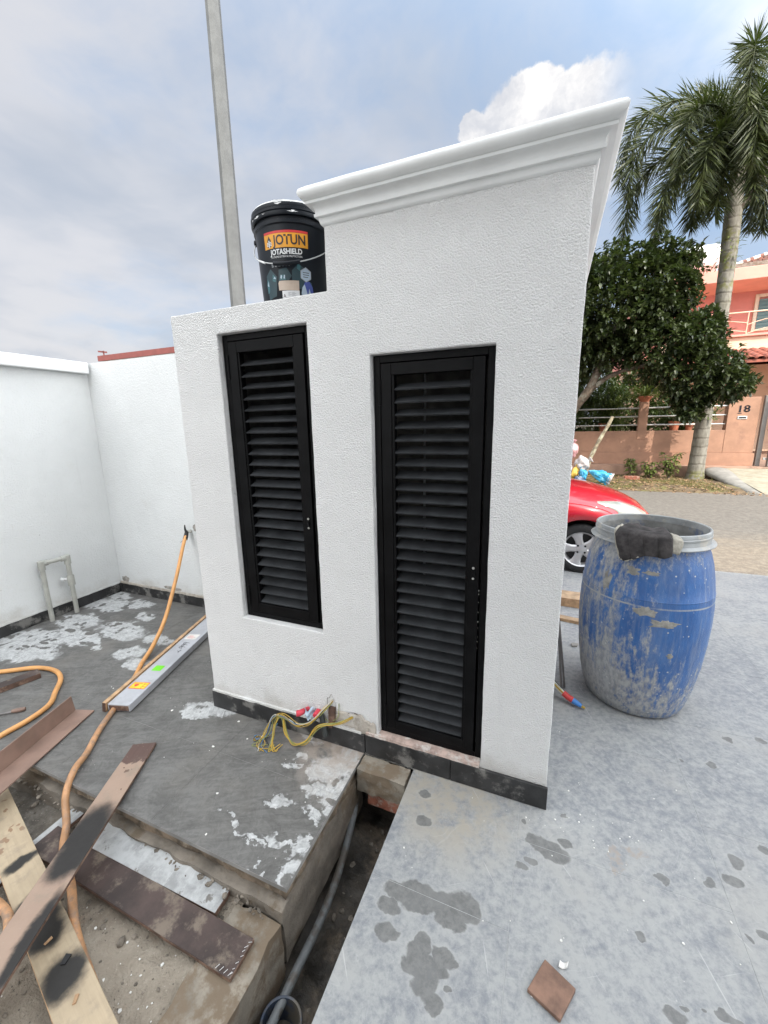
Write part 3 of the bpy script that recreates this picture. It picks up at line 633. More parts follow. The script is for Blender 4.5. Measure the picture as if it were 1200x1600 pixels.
# behind the cabinet, left of the courtyard the same floor runs on
tag(MB().box(-4.0, 1.12, -0.3, TX1 - 0.003, 3.40, -0.0125).build("courtyard_floor", "tile_joint"), kind='structure')
TW, TL = 0.640, 0.605
tile_cache = {}
def floor_tile(x0, y0, x1, y1, parent, matn, jit=0.0003):
    key = (round(x1 - x0, 3), round(y1 - y0, 3), matn)
    cx, cy = (x0 + x1) / 2, (y0 + y1) / 2
    if key not in tile_cache:
        hx, hy = (x1 - x0) / 2 - 0.0010, (y1 - y0) / 2 - 0.0010
        o = MB().box(-hx, -hy, -0.0018, hx, hy, 0.0).build("floor_tile", matn, bevel=0.0004, seg=1)
        tile_cache[key] = o
    else:
        o = tile_cache[key].copy(); COL.objects.link(o)
    o.parent = parent; o.location = (cx, cy, RNG.uniform(-jit, 0)); o.rotation_euler = (RNG.uniform(-1, 1) * 0.0006, RNG.uniform(-1, 1) * 0.0006, 0)
    return o
for i in range(-1, 10):
    x0, x1 = -0.094 + i * TW, -0.094 + (i + 1) * TW
    x0 = max(x0, TX1)
    stag = -0.168 if i % 2 == 0 else 0.135
    for j in range(-7, 7):
        y0, y1 = stag + j * TL, stag + (j + 1) * TL
        y0, y1 = max(y0, -4.2), min(y1, 3.395)
        if y1 - y0 < 0.02 or x1 > 9: continue
        if x1 < 0 and y0 > 0.02: continue          # under the cabinet
        floor_tile(x0, y0, x1, y1, courtyard, "courtyard_tile")

# raised slab on the left
SX0, SX1, SY0, SY1 = -3.78, TX0, -0.620, 0.935
slab = tag(MB().box(SX0, SY0, -0.018, SX1, SY1, -0.0014).build("raised_slab", "slab_joint"), kind='structure')
xs = [SX1]; 
while xs[-1] - TW > SX0: xs.append(xs[-1] - TW)
xs.append(SX0)
ys = [SY0, -0.25, -0.25 + TL, -0.25 + 2 * TL - 0.02]
for i in range(len(xs) - 1):
    for j in range(len(ys) - 1):
        if xs[i] > -1.72 and ys[j] > 0.1: continue
        floor_tile(xs[i + 1], ys[j], xs[i], min(ys[j + 1], SY1), slab, "slab_tile")
# mortar bed and rough concrete under the slab: ragged faces towards the dirt and the trench
def rough_block(name, x0, y0, z0, x1, y1, z1, matn, amp=0.012, step=0.02, parent=None, sc=14.0, top_amp=0.3):
    bm = bmesh.new()
    nx, ny, nz = [max(1, int(round((b - a) / step))) for a, b in ((x0, x1), (y0, y1), (z0, z1))]
    nx, ny = min(nx, 90), min(ny, 90)
    mb = MB()
    L = lambda a, b, u: a + (b - a) * u
    mb.grid(lambda u, v: (L(x0, x1, u), y0, L(z0, z1, v)), nx, nz)
    mb.grid(lambda u, v: (L(x0, x1, u), y1, L(z0, z1, v)), nx, nz, True)
    mb.grid(lambda u, v: (x0, L(y0, y1, u), L(z0, z1, v)), ny, nz, True)
    mb.grid(lambda u, v: (x1, L(y0, y1, u), L(z0, z1, v)), ny, nz)
    mb.grid(lambda u, v: (L(x0, x1, u), L(y0, y1, v), z1), nx, ny)
    cxx, cyy = (x0 + x1) / 2, (y0 + y1) / 2
    out = []
    for q in mb.v:
        p = Vector(q); n1 = mnoise.noise_vector(p * sc); n2 = mnoise.noise_vector(p * sc * 3.1)
        dsp = (n1 + n2 * 0.5) * amp
        if abs(p.z - z1) < 1e-6: dsp.z = -abs(dsp.z) * top_amp
        out.append(p + dsp)
    mb.v = [tuple(q) for q in out]; bm.free()
    return mb.build(name, matn, parent, weld=True, smooth=50)
bed = rough_block("mortar_bed", SX0 + 0.02, SY0 + 0.016, -0.075, SX1 - 0.016, 0.0, -0.0185, "bed_mortar", 0.010, 0.018, parent=slab)
conc = rough_block("concrete_base", SX0 + 0.02, SY0 - 0.020, -0.30, SX1 - 0.006, -0.03, -0.075, "raw_concrete", 0.012, 0.03, parent=slab)
# rough strip of concrete along the trench
strip = rough_block("concrete_strip", -0.985, -2.6, -0.55, -0.800, SY0 - 0.03, -0.118, "cement_strip", 0.012, 0.03)
tag(strip, kind='structure')
# trench floor
def tf(u, v):
    x = TX0 - 0.03 + (TX1 - TX0 + 0.05) * u; y = -2.6 + 2.75 * v
    return (x, y, -0.37 + 0.03 * fbm((x, y, 0), 6.0) + 0.02 * abs(u - 0.5) * 4 * abs(u - 0.5))
tag(MB().grid(tf, 16, 120).build("trench_floor", "trench_mud", smooth=True), kind='structure')
rough_block("trench_end_wall", TX0 - 0.02, 0.02, -0.5, TX1 + 0.02, 0.10, -0.10, "trench_mud", 0.012, 0.025)['kind'] = 'structure'
# dirt sheet, lower left
def df(u, v):
    x = -5.2 + (4.24) * u; y = -3.2 + 2.60 * v
    z = -0.150 + 0.022 * fbm((x, y, 0.3), 2.2) + 0.011 * fbm((x, y, 3.3), 9.0) + 0.006 * fbm((x, y, 7.0), 28.0, 2)
    if x > -1.25: z += 0.022 * min(1, (x + 1.25) / 0.25)
    z += 0.03 * max(0, 1 - abs(y + 0.62) / 0.07) * max(0, min(1, (x + 2.2) / 0.5))
    z -= 0.02 * max(0, min(1, (-1.6 - x) / 0.3))
    return (x, y, z)
tag(MB().grid(df, 260, 170).build("dirt_ground", "dirt", smooth=True), kind='structure')
# compacted soil under the slab, the strip and the yard
mb = MB(); mb.box(-3.72, -0.58, -0.62, -0.83, 1.10, -0.09); mb.box(-0.965, -2.55, -0.62, -0.835, -0.70, -0.15); mb.box(-0.86, 0.08, -0.62, -0.50, 1.20, -0.12); mb.box(-6.0, -6.0, -0.70, 10.0, 4.0, -0.61)
tag(mb.build("subsoil", "trench_mud"), kind='structure')
# stones and crumbs lying on the dirt
def stone(mb, c, r, sq=0.65):
    bm = bmesh.new(); bmesh.ops.create_icosphere(bm, subdivisions=1, radius=1.0)
    o = len(mb.v); ph = Vector((c[0] * 31, c[1] * 17, 5.0))
    rx = Matrix.Rotation(RNG.uniform(0, 6.28), 3, 'Z')
    s = (r * RNG.uniform(0.8, 1.3), r * RNG.uniform(0.6, 1.0), r * sq)
    vs = []
    for v in bm.verts:
        q = v.co * (1 + 0.35 * mnoise.noise(v.co * 1.7 + ph))
        vs.append(Vector(c) + rx @ Vector((q.x * s[0], q.y * s[1], q.z * s[2])))
    fs = [tuple(v.index for v in f.verts) for f in bm.faces]; bm.free()
    mb.add(vs, fs)
mb = MB()
def dz_at(x, y): return df((x + 5.2) / 4.24, (y + 3.2) / 2.6)[2]
for _ in range(1500):
    x = RNG.uniform(-2.5, -0.86); y = RNG.uniform(-1.35, -0.66)
    if x > -0.97: continue
    r = 0.002 + 0.0085 * RNG.random() ** 6
    stone(mb, (x, y, dz_at(x, y) + r * 0.3), r)
for _ in range(150):
    x = RNG.uniform(-2.3, -0.82); y = SY0 - RNG.uniform(0.0, 0.05); r = 0.004 + 0.010 * RNG.random() ** 2
    stone(mb, (x, y, -0.118 + r * 0.3 + 0.02), r)
for _ in range(70):
    x = RNG.uniform(-0.77, -0.56); y = RNG.uniform(-1.2, -0.05); r = 0.005 + 0.014 * RNG.random() ** 2
    stone(mb, (x, y, -0.37 + r * 0.3), r)
tag(mb.build("rubble", "rubble_stone", smooth=35), kind='stuff')
for (x, y, r), lab in zip(((-1.27, -0.872, 0.019), (-1.93, -0.655, 0.014), (-2.13, -0.667, 0.016)),
                   ("angular grey stone on the bare dirt beside the charred cream board", "small pale stone in the gap below the slab edge beside the hose", "rounded stone in the dirt gap just below the brown angle profile")):
    mb = MB(); stone(mb, (x, y, dz_at(x, y) + r * 0.4), r)
    tag(mb.build("stone", "rubble_stone", loc=(x, y, -0.14), smooth=25, fixn=True), lab, "stone", "loose stones on the dirt")
# white paint chips scattered on both floors
mb = MB()
def chip(mb, x, y, z, r):
    a0 = RNG.uniform(0, 6.28); n = 5
    poly = [(x + r * RNG.uniform(0.5, 1.2) * math.cos(a0 + k * 1.2566), y + r * RNG.uniform(0.5, 1.2) * math.sin(a0 + k * 1.2566)) for k in range(n)]
    mb.prism(poly, z, z + 0.0015)
for _ in range(34):
    x, y = RNG.uniform(-2.6, -0.82), RNG.uniform(-0.58, -0.02); chip(mb, x, y, 0.0005, 0.0015 + 0.0065 * RNG.random() ** 4)
for _ in range(70):
    x, y = RNG.uniform(-0.5, 1.1), RNG.uniform(-0.75, 0.6)
    if y > -0.03 and x < 0.03: continue
    chip(mb, x, y, 0.0005, 0.0012 + 0.004 * RNG.random() ** 3)
for _ in range(26):
    x, y = RNG.normal(0.22, 0.12), RNG.normal(-0.02, 0.06)
    if y > -0.03 and x < 0.03: continue
    chip(mb, x, y, 0.0005, 0.0015 + 0.003 * RNG.random() ** 2)
for _ in range(60):
    x, y = RNG.uniform(-1.5, -1.0), RNG.uniform(-1.1, -0.72); chip(mb, x, y, dz_at(x, y) + 0.002, 0.002 + 0.005 * RNG.random() ** 3)
tag(mb.build("paint_chips", "paint_chip"), kind='stuff')

# ------------------------------------------------------------------ walls
def rendered_wall(name, xs, zs, solid, y0, y1, matn, parent, step=0.03, amp=0.0012, bevel=0.005):
    """wall in the XZ plane from a grid of solid cells; faces cut finely and made slightly uneven"""
    mb = MB(); nx, nz = len(xs) - 1, len(zs) - 1
    S = lambda i, k: 0 <= i < nx and 0 <= k < nz and solid(i, k)
    nd = lambda a, b: max(1, int(round(abs(b - a) / step)))
    for i in range(nx):
        for k in range(nz):
            if not S(i, k): continue
            a, b, c, d = xs[i], xs[i + 1], zs[k], zs[k + 1]
            ux, uz, uy = nd(a, b), nd(c, d), max(1, min(6, nd(y0, y1)))
            mb.grid(lambda u, v: (a + (b - a) * u, y0, c + (d - c) * v), ux, uz)
            mb.grid(lambda u, v: (a + (b - a) * u, y1, c + (d - c) * v), ux, uz, True)
            if not S(i - 1, k): mb.grid(lambda u, v: (a, y0 + (y1 - y0) * u, c + (d - c) * v), uy, uz, True)
            if not S(i + 1, k): mb.grid(lambda u, v: (b, y0 + (y1 - y0) * u, c + (d - c) * v), uy, uz)
            if not S(i, k - 1): mb.grid(lambda u, v: (a + (b - a) * u, y0 + (y1 - y0) * v, c), ux, uy, True)
            if not S(i, k + 1): mb.grid(lambda u, v: (a + (b - a) * u, y0 + (y1 - y0) * v, d), ux, uy)
    mb.v = [tuple(Vector(q) + mnoise.noise_vector(Vector(q) * 9.0) * amp + mnoise.noise_vector(Vector(q) * 31.0) * amp * 0.8) for q in mb.v]
    return mb.build(name, matn, parent, weld=True, bevel=bevel, seg=2)

CAB_X0, STEP_X, LOW_Z, TOP_Z, DEPTH = -1.698, -0.888, 2.000, 2.230, 1.60
WX0, WX1, WZ0, WZ1 = -1.440, -0.985, 0.572, 1.900
DX0, DX1, DZ0, DZ1 = -0.716, -0.257, 0.112, 1.760
cab = thing("utility_cabinet", "white rough-plastered utility cabinet with black louvred door, moulded cornice and lower left shoulder", "utility cabinet", (-0.85, 0.0, 0.0))
xs_ = [CAB_X0, WX0, WX1, STEP_X, DX0, DX1, 0.0]; zs_ = [-0.02, DZ0, WZ0, DZ1, WZ1, LOW_Z, TOP_Z]
def solid(i, k):
    if k == 5 and i < 3: return False
    if i == 1 and k in (2, 3): return False
    if i == 4 and k in (1, 2): return False
    return True
body = rendered_wall("front_wall", xs_, zs_, solid, 0.0, 0.11, "white_render", cab)
# the other walls and roofs of the box
mb = MB(); mb.box(-0.11, 0.105, -0.019, -0.002, DEPTH, TOP_Z - 0.002); mb.box(STEP_X + 0.002, 0.105, LOW_Z - 0.1, STEP_X + 0.11, DEPTH, TOP_Z - 0.002)
mb.box(STEP_X + 0.09, DEPTH - 0.11, -0.018, -0.09, DEPTH - 0.002, TOP_Z - 0.004)
mb.box(STEP_X + 0.002, 0.96, -0.018, STEP_X + 0.108, DEPTH - 0.002, LOW_Z - 0.07); mb.build("side_wall", "white_render", cab, bevel=0.004)
mb = MB(); mb.box(CAB_X0 + 0.002, 0.105, -0.019, CAB_X0 + 0.11, 1.05, LOW_Z - 0.05); mb.box(CAB_X0 + 0.09, 0.945, -0.018, STEP_X + 0.03, 1.048, LOW_Z - 0.052)
mb.build("low_side_wall", "white_render", cab, bevel=0.004)
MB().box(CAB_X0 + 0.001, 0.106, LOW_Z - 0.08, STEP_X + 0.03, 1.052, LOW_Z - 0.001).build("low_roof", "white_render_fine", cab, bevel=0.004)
MB().box(STEP_X + 0.06, 0.08, TOP_Z - 0.09, -0.06, DEPTH - 0.06, TOP_Z - 0.006).build("roof_slab", "white_render_fine", cab)
MB().box(CAB_X0 + 0.113, 0.113, -0.02, -0.113, DEPTH - 0.115, 0.002).build("inner_floor", "inner_dark", cab)
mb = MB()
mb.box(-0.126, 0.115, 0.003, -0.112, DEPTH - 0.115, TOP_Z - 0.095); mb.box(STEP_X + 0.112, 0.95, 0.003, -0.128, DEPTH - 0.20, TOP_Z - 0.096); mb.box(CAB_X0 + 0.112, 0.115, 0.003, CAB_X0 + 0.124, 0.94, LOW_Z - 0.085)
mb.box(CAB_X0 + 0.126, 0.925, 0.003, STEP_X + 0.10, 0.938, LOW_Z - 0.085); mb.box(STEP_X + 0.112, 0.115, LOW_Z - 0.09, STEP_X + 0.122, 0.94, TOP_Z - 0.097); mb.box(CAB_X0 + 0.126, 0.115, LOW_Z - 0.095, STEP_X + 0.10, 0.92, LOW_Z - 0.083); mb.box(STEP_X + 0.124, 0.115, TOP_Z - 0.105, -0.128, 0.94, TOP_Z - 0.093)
mb.build("added_dark_lining", "inner_dark", cab)  # dark lining added so the gaps between the slats look black

# cornice: one moulded profile swept round three sides with mitred corners
prof = [(0.000, -0.012), (0.0060, -0.0095), (0.0095, -0.003), (0.0110, 0.006), (0.0125, 0.0125), (0.0240, 0.0128), (0.0245, 0.0220), (0.0205, 0.0228), (0.0200, 0.031), (0.0225, 0.0400), (0.0285, 0.0465), (0.0330, 0.0485),
        (0.0460, 0.0488), (0.0465, 0.0572), (0.0430, 0.0578), (0.0440, 0.0592), (0.0580, 0.0635), (0.0645, 0.0710), (0.0668, 0.0790), (0.0655, 0.0865), (0.0615, 0.0930), (0.0550, 0.0980), (0.0480, 0.0998), (0.0478, 0.1030), (0.046, 0.1045), (-0.06, 0.1045)]
def cornice_pt(u, k):
    o, z = prof[k]; z = TOP_Z + z - 0.002
    path = [((STEP_X - o), DEPTH), ((STEP_X - o), -o), ((0.0 + o), -o), ((0.0 + o), DEPTH)]
    return path, z
mb = MB(); segs = (30, 40, 44)
rows = []
for k in range(len(prof)):
    path, z = cornice_pt(0, k); row = []
    for sgi in range(3):
        a, b = path[sgi], path[sgi + 1]
        for i in range(segs[sgi] + (1 if sgi == 2 else 0)):
            t_ = i / segs[sgi]; q = Vector((a[0] + (b[0] - a[0]) * t_, a[1] + (b[1] - a[1]) * t_, z))
            q += mnoise.noise_vector(q * 7.0) * 0.0010
            row.append(q)
    rows.append(row)
nW = len(rows[0]); mb.add([q for r_ in rows for q in r_], [(k * nW + i, k * nW + i + 1, (k + 1) * nW + i + 1, (k + 1) * nW + i) for k in range(len(rows) - 1) for i in range(nW - 1)])
mb.build("cornice", "cornice_white", cab, smooth=42)
MB().box(STEP_X - 0.02, -0.02, TOP_Z + 0.09, 0.02, DEPTH - 0.004, TOP_Z + 0.1015).build("cornice_top", "cornice_white", cab)

# skirting of black tile strips, one object each
def skirting_run(parent, p0, p1, out, h=0.098, tile=0.60, th=0.012, z0=0.002, matn="black_skirting"):
    p0, p1 = Vector((*p0, 0)), Vector((*p1, 0)); L = (p1 - p0).length; dv = (p1 - p0) / L; n = Vector((*out, 0))
    s = 0.0
    while s < L - 1e-4:
        e = min(L, s + tile)
        a = p0 + dv * (s + 0.001); bq = p0 + dv * (e - 0.001); c_, d_ = bq + n * th, a + n * th
        mb = MB(); poly = [a + n * 0.0005, bq + n * 0.0005, c_, d_]
        if (bq - a).cross(n).z < 0: poly = poly[::-1]
        mb.prism([(q.x, q.y) for q in poly], z0, z0 + h + RNG.uniform(-0.001, 0.001))
        mb.build("skirting_tile", matn, parent, bevel=0.0012, seg=1)
        s = e
skirting_run(cab, (CAB_X0 - 0.004, 0.0), (-0.782, 0.0), (0, -1), h=0.095, tile=0.46)
skirting_run(cab, (-0.780, 0.0), (0.006, 0.0), (0, -1), h=0.100, tile=0.40)
# mortar bead on top of the skirting and cement at the door sill
rough_block("skirting_bead", CAB_X0, -0.010, 0.097, -0.80, 0.004, 0.108, "white_render_fine", 0.0025, 0.012, parent=cab)
rough_block("door_sill", -0.775, -0.0105, 0.103, -0.262, 0.035, 0.117, "red_mortar", 0.0028, 0.012, parent=cab, top_amp=1.0)
mb = MB()
def patch(mb, cx, cz, rx, rz, y, seed, n=26, dep=0.004):
    ring = []
    for k in range(n):
        a = 2 * PI * k / n; q = 1 + 0.35 * mnoise.noise(Vector((math.cos(a) * 1.6, math.sin(a) * 1.6, seed)))  + 0.18 * mnoise.noise(Vector((math.cos(a) * 5, math.sin(a) * 5, seed)))
        ring.append((cx + rx * q * math.cos(a), y, cz + rz * q * math.sin(a)))
    inner = [(cx + (p_[0] - cx) * 0.8, y - dep, cz + (p_[2] - cz) * 0.8) for p_ in ring]
    mb.add(ring + inner + [(cx, y - dep, cz)], [(k, (k + 1) % n, n + (k + 1) % n, n + k) for k in range(n)] + [(n + k, n + (k + 1) % n, 2 * n) for k in range(n)])
patch(mb, -0.865, 0.150, 0.085, 0.040, -0.0015, 1.0); patch(mb, -0.80, 0.140, 0.045, 0.05, -0.002, 2.0); patch(mb, -0.745, 0.135, 0.022, 0.035, -0.002, 6.0, dep=0.003)
mb.build("plaster_patch", "mortar", cab)
mb = MB(); patch(mb, -0.958, 0.195, 0.023, 0.065, -0.003, 3.0, dep=-0.010); patch(mb, -0.838, 0.182, 0.034, 0.016, -0.006, 4.0, dep=-0.006)
mb.build("conduit_hole", "brown_edge", cab)

# louvred leaves: outer frame, hinged leaf frame, slats, hinges, latch
def louvre(name, x0, x1, z0, z1, frame, leaf, n_slat, latch_z, hinge_z, y=0.030):
    mb = MB(); e = 0.002
    x0 += e; x1 -= e; z0 += e; z1 -= e
    def ring(mb, a0, a1, b0, b1, w_, ya, yb):
        mb.box(a0, ya, b0, a0 + w_, yb, b1); mb.box(a1 - w_, ya, b0, a1, yb, b1)
        mb.box(a0 + w_ + 5e-4, ya, b1 - w_, a1 - w_ - 5e-4, yb, b1 - 1e-4); mb.box(a0 + w_ + 5e-4, ya, b0 + 1e-4, a1 - w_ - 5e-4, yb, b0 + w_)
    ring(mb, x0, x1, z0, z1, frame, y, y + 0.055)
    door = mb.build(name, "black_metal", cab, bevel=0.0012, seg=1)
    g = 0.004; l0, l1, m0, m1 = x0 + frame + g, x1 - frame - g - 0.004, z0 + frame + g, z1 - frame - g
    mb = MB(); ring(mb, l0, l1, m0, m1, leaf, y - 0.004, y + 0.034)
    mb.build("leaf_frame", "black_metal", door, bevel=0.0014, seg=2)
    i0, i1, k0, k1 = l0 + leaf, l1 - leaf, m0 + leaf, m1 - leaf
    mb = MB(); mb.box(i0 + 2e-4, y + 0.0005, k0 + 2e-4, i0 + 0.010, y + 0.030, k1 - 2e-4); mb.box(i1 - 0.010, y + 0.0005, k0 + 2e-4, i1 - 2e-4, y + 0.030, k1 - 2e-4)
    mb.build("slat_channel", "black_metal", door, bevel=0.001, seg=1)
    pitch = (k1 - k0 - 0.012) / n_slat
    # one slat: a thin blade, front edge low with a small lip
    sp = [(0.0, 0.0), (0.002, -0.0045), (0.0035, -0.0035), (0.0040, 0.0005), (0.046, pitch * 0.46), (0.0450, pitch * 0.46 + 0.0022)]
    mb = MB(); w_ = i1 - i0 - 0.021; ns = len(sp)
    vs = [(-w_ / 2, a, b) for a, b in sp] + [(w_ / 2, a, b) for a, b in sp]
    mb.add(vs, [tuple(range(ns)), tuple(range(2 * ns - 1, ns - 1, -1))] + [(i, ns + i, ns + (i + 1) % ns, (i + 1) % ns) for i in range(ns)])
    first = None
    for s in range(n_slat):
        loc = ((i0 + i1) / 2 - cab.location.x, y + 0.002, k0 + 0.008 + s * pitch)
        rot = (RNG.uniform(-1, 1) * 0.02, RNG.uniform(-1, 1) * 0.0015, 0)
        if first is None:
            first = mb.build("slat", "black_slat", door, local=True, fixn=True); first.location = loc; first.rotation_euler = rot
        else: part_copy(first, door, loc, rot)
    for hz in hinge_z:
        mb = MB(); mb.tube([(l0 - 0.004, y - 0.006, hz - 0.05), (l0 - 0.004, y - 0.006, hz + 0.05)], 0.0055, 10)
        mb.build("hinge", "black_metal", door, smooth=40)
    lx = l1 - leaf * 0.5
    mb = MB(); mb.box(lx - 0.007, y - 0.010, latch_z - 0.012, lx + 0.007, y - 0.0045, latch_z + 0.012)
    mb.tube([(lx, y - 0.010, latch_z + 0.003), (lx + 0.010, y - 0.016, latch_z - 0.010)], 0.003, 8)
    lt = mb.build("latch", "black_metal", door, bevel=0.002)
    for dzz in (-0.021, 0.021):
        mb = MB(); mb.tube([(lx, y - 0.0065, latch_z + dzz), (lx, y - 0.0040, latch_z + dzz)], lambda u: 0.0046 if u < 0.5 else 0.0052, 10)
        mb.build("screw", "bright_screw", door, smooth=40)
    return door
louvre("louvre_shutter", WX0, WX1, WZ0, WZ1, 0.026, 0.046, 24, 1.08, (1.765, 0.69))
louvre("louvre_door", DX0, DX1, DZ0, DZ1, 0.026, 0.042, 31, 0.938, (1.625, 0.215))
mb = MB()
for zq in np.arange(0.62, 0.90, 0.032): zq += RNG.uniform(-0.012, 0.012); mb.box(DX1 - 0.0342 + RNG.uniform(-.001, .001), 0.0272, zq, DX1 - 0.0325, 0.0290, zq + RNG.uniform(0.0015, 0.003))
tag(mb.build("cement_speck", "paint_chip", cab), kind='stuff')

# boundary walls on the left
wl = thing("boundary_wall", "long white boundary wall with a flat overhanging coping at the left edge", "wall", (-3.82, 0.0, 0.0))
LW = -3.780
mb = MB()
mb.grid(lambda u, v: (LW, -4.0 + 4.947 * u, -0.02 + 1.99 * v), 120, 60); mb.v = [tuple(Vector(q) + mnoise.noise_vector(Vector(q) * 6.0) * 0.0015) for q in mb.v]
mb.box(LW - 0.12, -4.0, -0.3, LW - 0.004, 1.1, 1.97)
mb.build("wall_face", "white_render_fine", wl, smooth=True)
mb = MB(); mb.box(LW - 0.16, -4.0, 1.972, LW + 0.060, 0.925, 2.062)
mb.build("coping", "cornice_white", wl, bevel=0.006)
skirting_run(wl, (LW, -4.0), (LW, 0.93), (1, 0), h=0.085, tile=0.61)
rough_block("skirting_bead", LW + 0.002, -1.2, 0.086, LW + 0.013, 0.918, 0.100, "white_render_fine", 0.003, 0.02, parent=wl)
wb = thing("boundary_wall", "white boundary wall meeting the cabinet, with the hose tap on it", "wall", (-2.7, 0.98, 0.0))
mb = MB(); BW = 0.940
mb.grid(lambda u, v: (LW + 0.001 + (CAB_X0 + 0.06 - LW) * u, BW, -0.02 + 2.08 * v), 70, 66); mb.v = [tuple(Vector(q) + mnoise.noise_vector(Vector(q) * 6.0) * 0.0015) for q in mb.v]
mb.box(LW - 0.1, BW + 0.004, -0.3, CAB_X0 - 0.003, BW + 0.13, 2.058)
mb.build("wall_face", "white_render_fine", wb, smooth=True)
skirting_run(wb, (LW + 0.014, BW), (CAB_X0, BW), (0, -1), h=0.085, tile=0.61)
rough_block("skirting_bead", LW + 0.014, BW - 0.013, 0.086, CAB_X0 - 0.01, BW - 0.002, 0.104, "mortar", 0.004, 0.02, parent=wb)
mb = MB()
for a, z_, rx, rz, sd in ((-2.45, 0.125, 0.15, 0.02, 1.0), (-2.1, 0.13, 0.16, 0.03, 5.0), (-3.1, 0.12, 0.12, 0.015, 8.0), (-3.70, 0.13, 0.05, 0.03, 3.0), (-2.62, 0.40, 0.018, 0.17, 4.0), (-2.74, 0.70, 0.03, 0.03, 9.0)):
    patch(mb, a, z_, rx, rz, BW - 0.0018, sd, dep=0.0006)
mb.build("plaster_patch", "cement_patch", wb)

# ------------------------------------------------------------------ trench contents
mb = MB(); mb.box(-0.783, -0.105, -0.115, -0.556, -0.014, -0.004)
lump = rough_block("mortar_step", -0.783, -0.100, -0.115, -0.556, -0.013, -0.004, "cement_strip", 0.007, 0.012, sc=20.0)
tag(lump, "rough cement step at the head of the trench, under the door sill", "cement block")
br = rough_block("brick", -0.735, -0.088, -0.185, -0.565, -0.015, -0.118, "red_brick", 0.003, 0.012)
tag(br, "broken red brick under the cement step at the head of the trench", "brick")
path = catmull([(-0.815, -0.060, -0.235), (-0.800, -0.10, -0.222), (-0.778, -0.20, -0.240), (-0.752, -0.36, -0.262), (-0.740, -0.52, -0.268), (-0.742, -0.66, -0.268), (-0.748, -0.80, -0.285), (-0.76, -1.2, -0.30)], 10)
tag(MB().tube(path, 0.0150, 12).build("drain_pipe", "grey_pipe", smooth=50), "grey plastic pipe bending along the bottom of the trench", "pipe")
ring = thing("pipe_collar", "blue-black open pipe collar round the grey pipe in the trench", "pipe collar", (-0.722, -0.795, -0.355))
mb = MB(); prof_ = [(0.060, 0.0), (0.060, 0.05), (0.065, 0.053), (0.065, 0.095), (0.0615, 0.099), (0.056, 0.097), (0.0545, 0.06), (0.054, 0.0)]
mb.lathe(prof_, 36, (0, 0, 0), cap0=False, cap1=False); o = mb.build("collar_ring", "blue_collar", ring, local=True, smooth=45); o.rotation_euler = (R(-7), R(5), 0)
mb = MB(); mb.lathe([(0.0665, 0.060), (0.0685, 0.063), (0.0665, 0.066)], 36, cap0=False, cap1=False); o = mb.build("collar_rib", "blue_collar", ring, local=True, smooth=45); o.rotation_euler = (R(-7), R(5), 0)

# ------------------------------------------------------------------ boards and profiles lying about
def plank(name, label, cat, start, end, wdt, th, top, edge, roll=0.0, cuts=None, sub=24, warp=0.0, group=None, corner=0.004):
    s, e = Vector(start), Vector(end); dv = e - s; L = dv.length; dv.normalize()
    x = dv.cross(Vector((0, 0, 1))).normalized(); u = x.cross(dv)
    q = Matrix.Rotation(roll, 3, dv); x = q @ x; u = q @ u
    M = Matrix((x, dv, u)).transposed().to_4x4(); M.translation = s
    mb = MB(); h = wdt / 2
    def top_f(a, b):
        X = -h + wdt * a; Y = L * b
        jx = 0.0012 * mnoise.noise(Vector((Y * 9, X * 3, wdt * 77 + L)))
        if b in (0.0, 1.0): Y += 0.003 * mnoise.noise(Vector((X * 60, L * 7, b)))
        return (X + jx, Y, th + warp * math.sin(b * 3.1) )
    mb.cur = 0; mb.grid(top_f, 6, sub)
    mb.cur = 1
    mb.grid(lambda a, b: (lambda p: (p[0], p[1], p[2] - th))(top_f(a, b)), 6, sub, True)
    for b_ in (0.0, 1.0):
        mb.grid(lambda a, c: (lambda p: (p[0], p[1], p[2] - th * (1 - c)))(top_f(a, b_)), 6, 1, b_ == 1.0)
    for a_ in (0.0, 1.0):
        mb.grid(lambda b, c: (lambda p: (p[0], p[1], p[2] - th * (1 - c)))(top_f(a_, b)), sub, 1, a_ == 0.0)
    o = mb.build(name, [top, edge], weld=True, bevel=0.0012, seg=1)
    o.matrix_world = M
    return tag(o, label, cat, group), M
G = "boards strewn at the left"
plank("long_board", "long brown coated board with a charred middle, lying over the slab edge", "board", (-1.803, -0.351, 0.001), (-1.803 + 0.469 * 1.2, -0.351 - 0.883 * 1.2, 0.052), 0.108, 0.012, "sooty_board", "brown_edge", group=G)
_, MD = plank("charred_board", "cream plywood board spotted brown and charred black, under the long brown board", "board", (-2.239 - 0.15 * 0.966, -0.758 + 0.15 * 0.26, -0.085), (-2.239 + 1.35 * 0.966, -0.758 - 1.35 * 0.26, -0.082), 0.108, 0.014, "cream_board", "raw_wood", group=G)
_, ME = plank("dark_plank", "dark brown plank with staples along its end, flat on the dirt", "plank", (-0.850, -0.774, -0.116), (-1.86, -0.770, -0.112), 0.106, 0.016, "dark_plank", "brown_edge", group=G)
plank("grey_board", "scuffed grey-faced board lying tight below the slab edge beside the dark plank", "board", (-1.020, -0.664, -0.118), (-1.68, -0.680, -0.108), 0.098, 0.020, "scuffed_grey", "brown_edge", roll=R(-3), group=G)
plank("small_grey_board", "short narrow grey-faced board poking out beside the hose below the slab", "board", (-1.850, -0.640, -0.112), (-1.862, -0.93, -0.125), 0.070, 0.018, "scuffed_grey", "brown_edge", group=G)
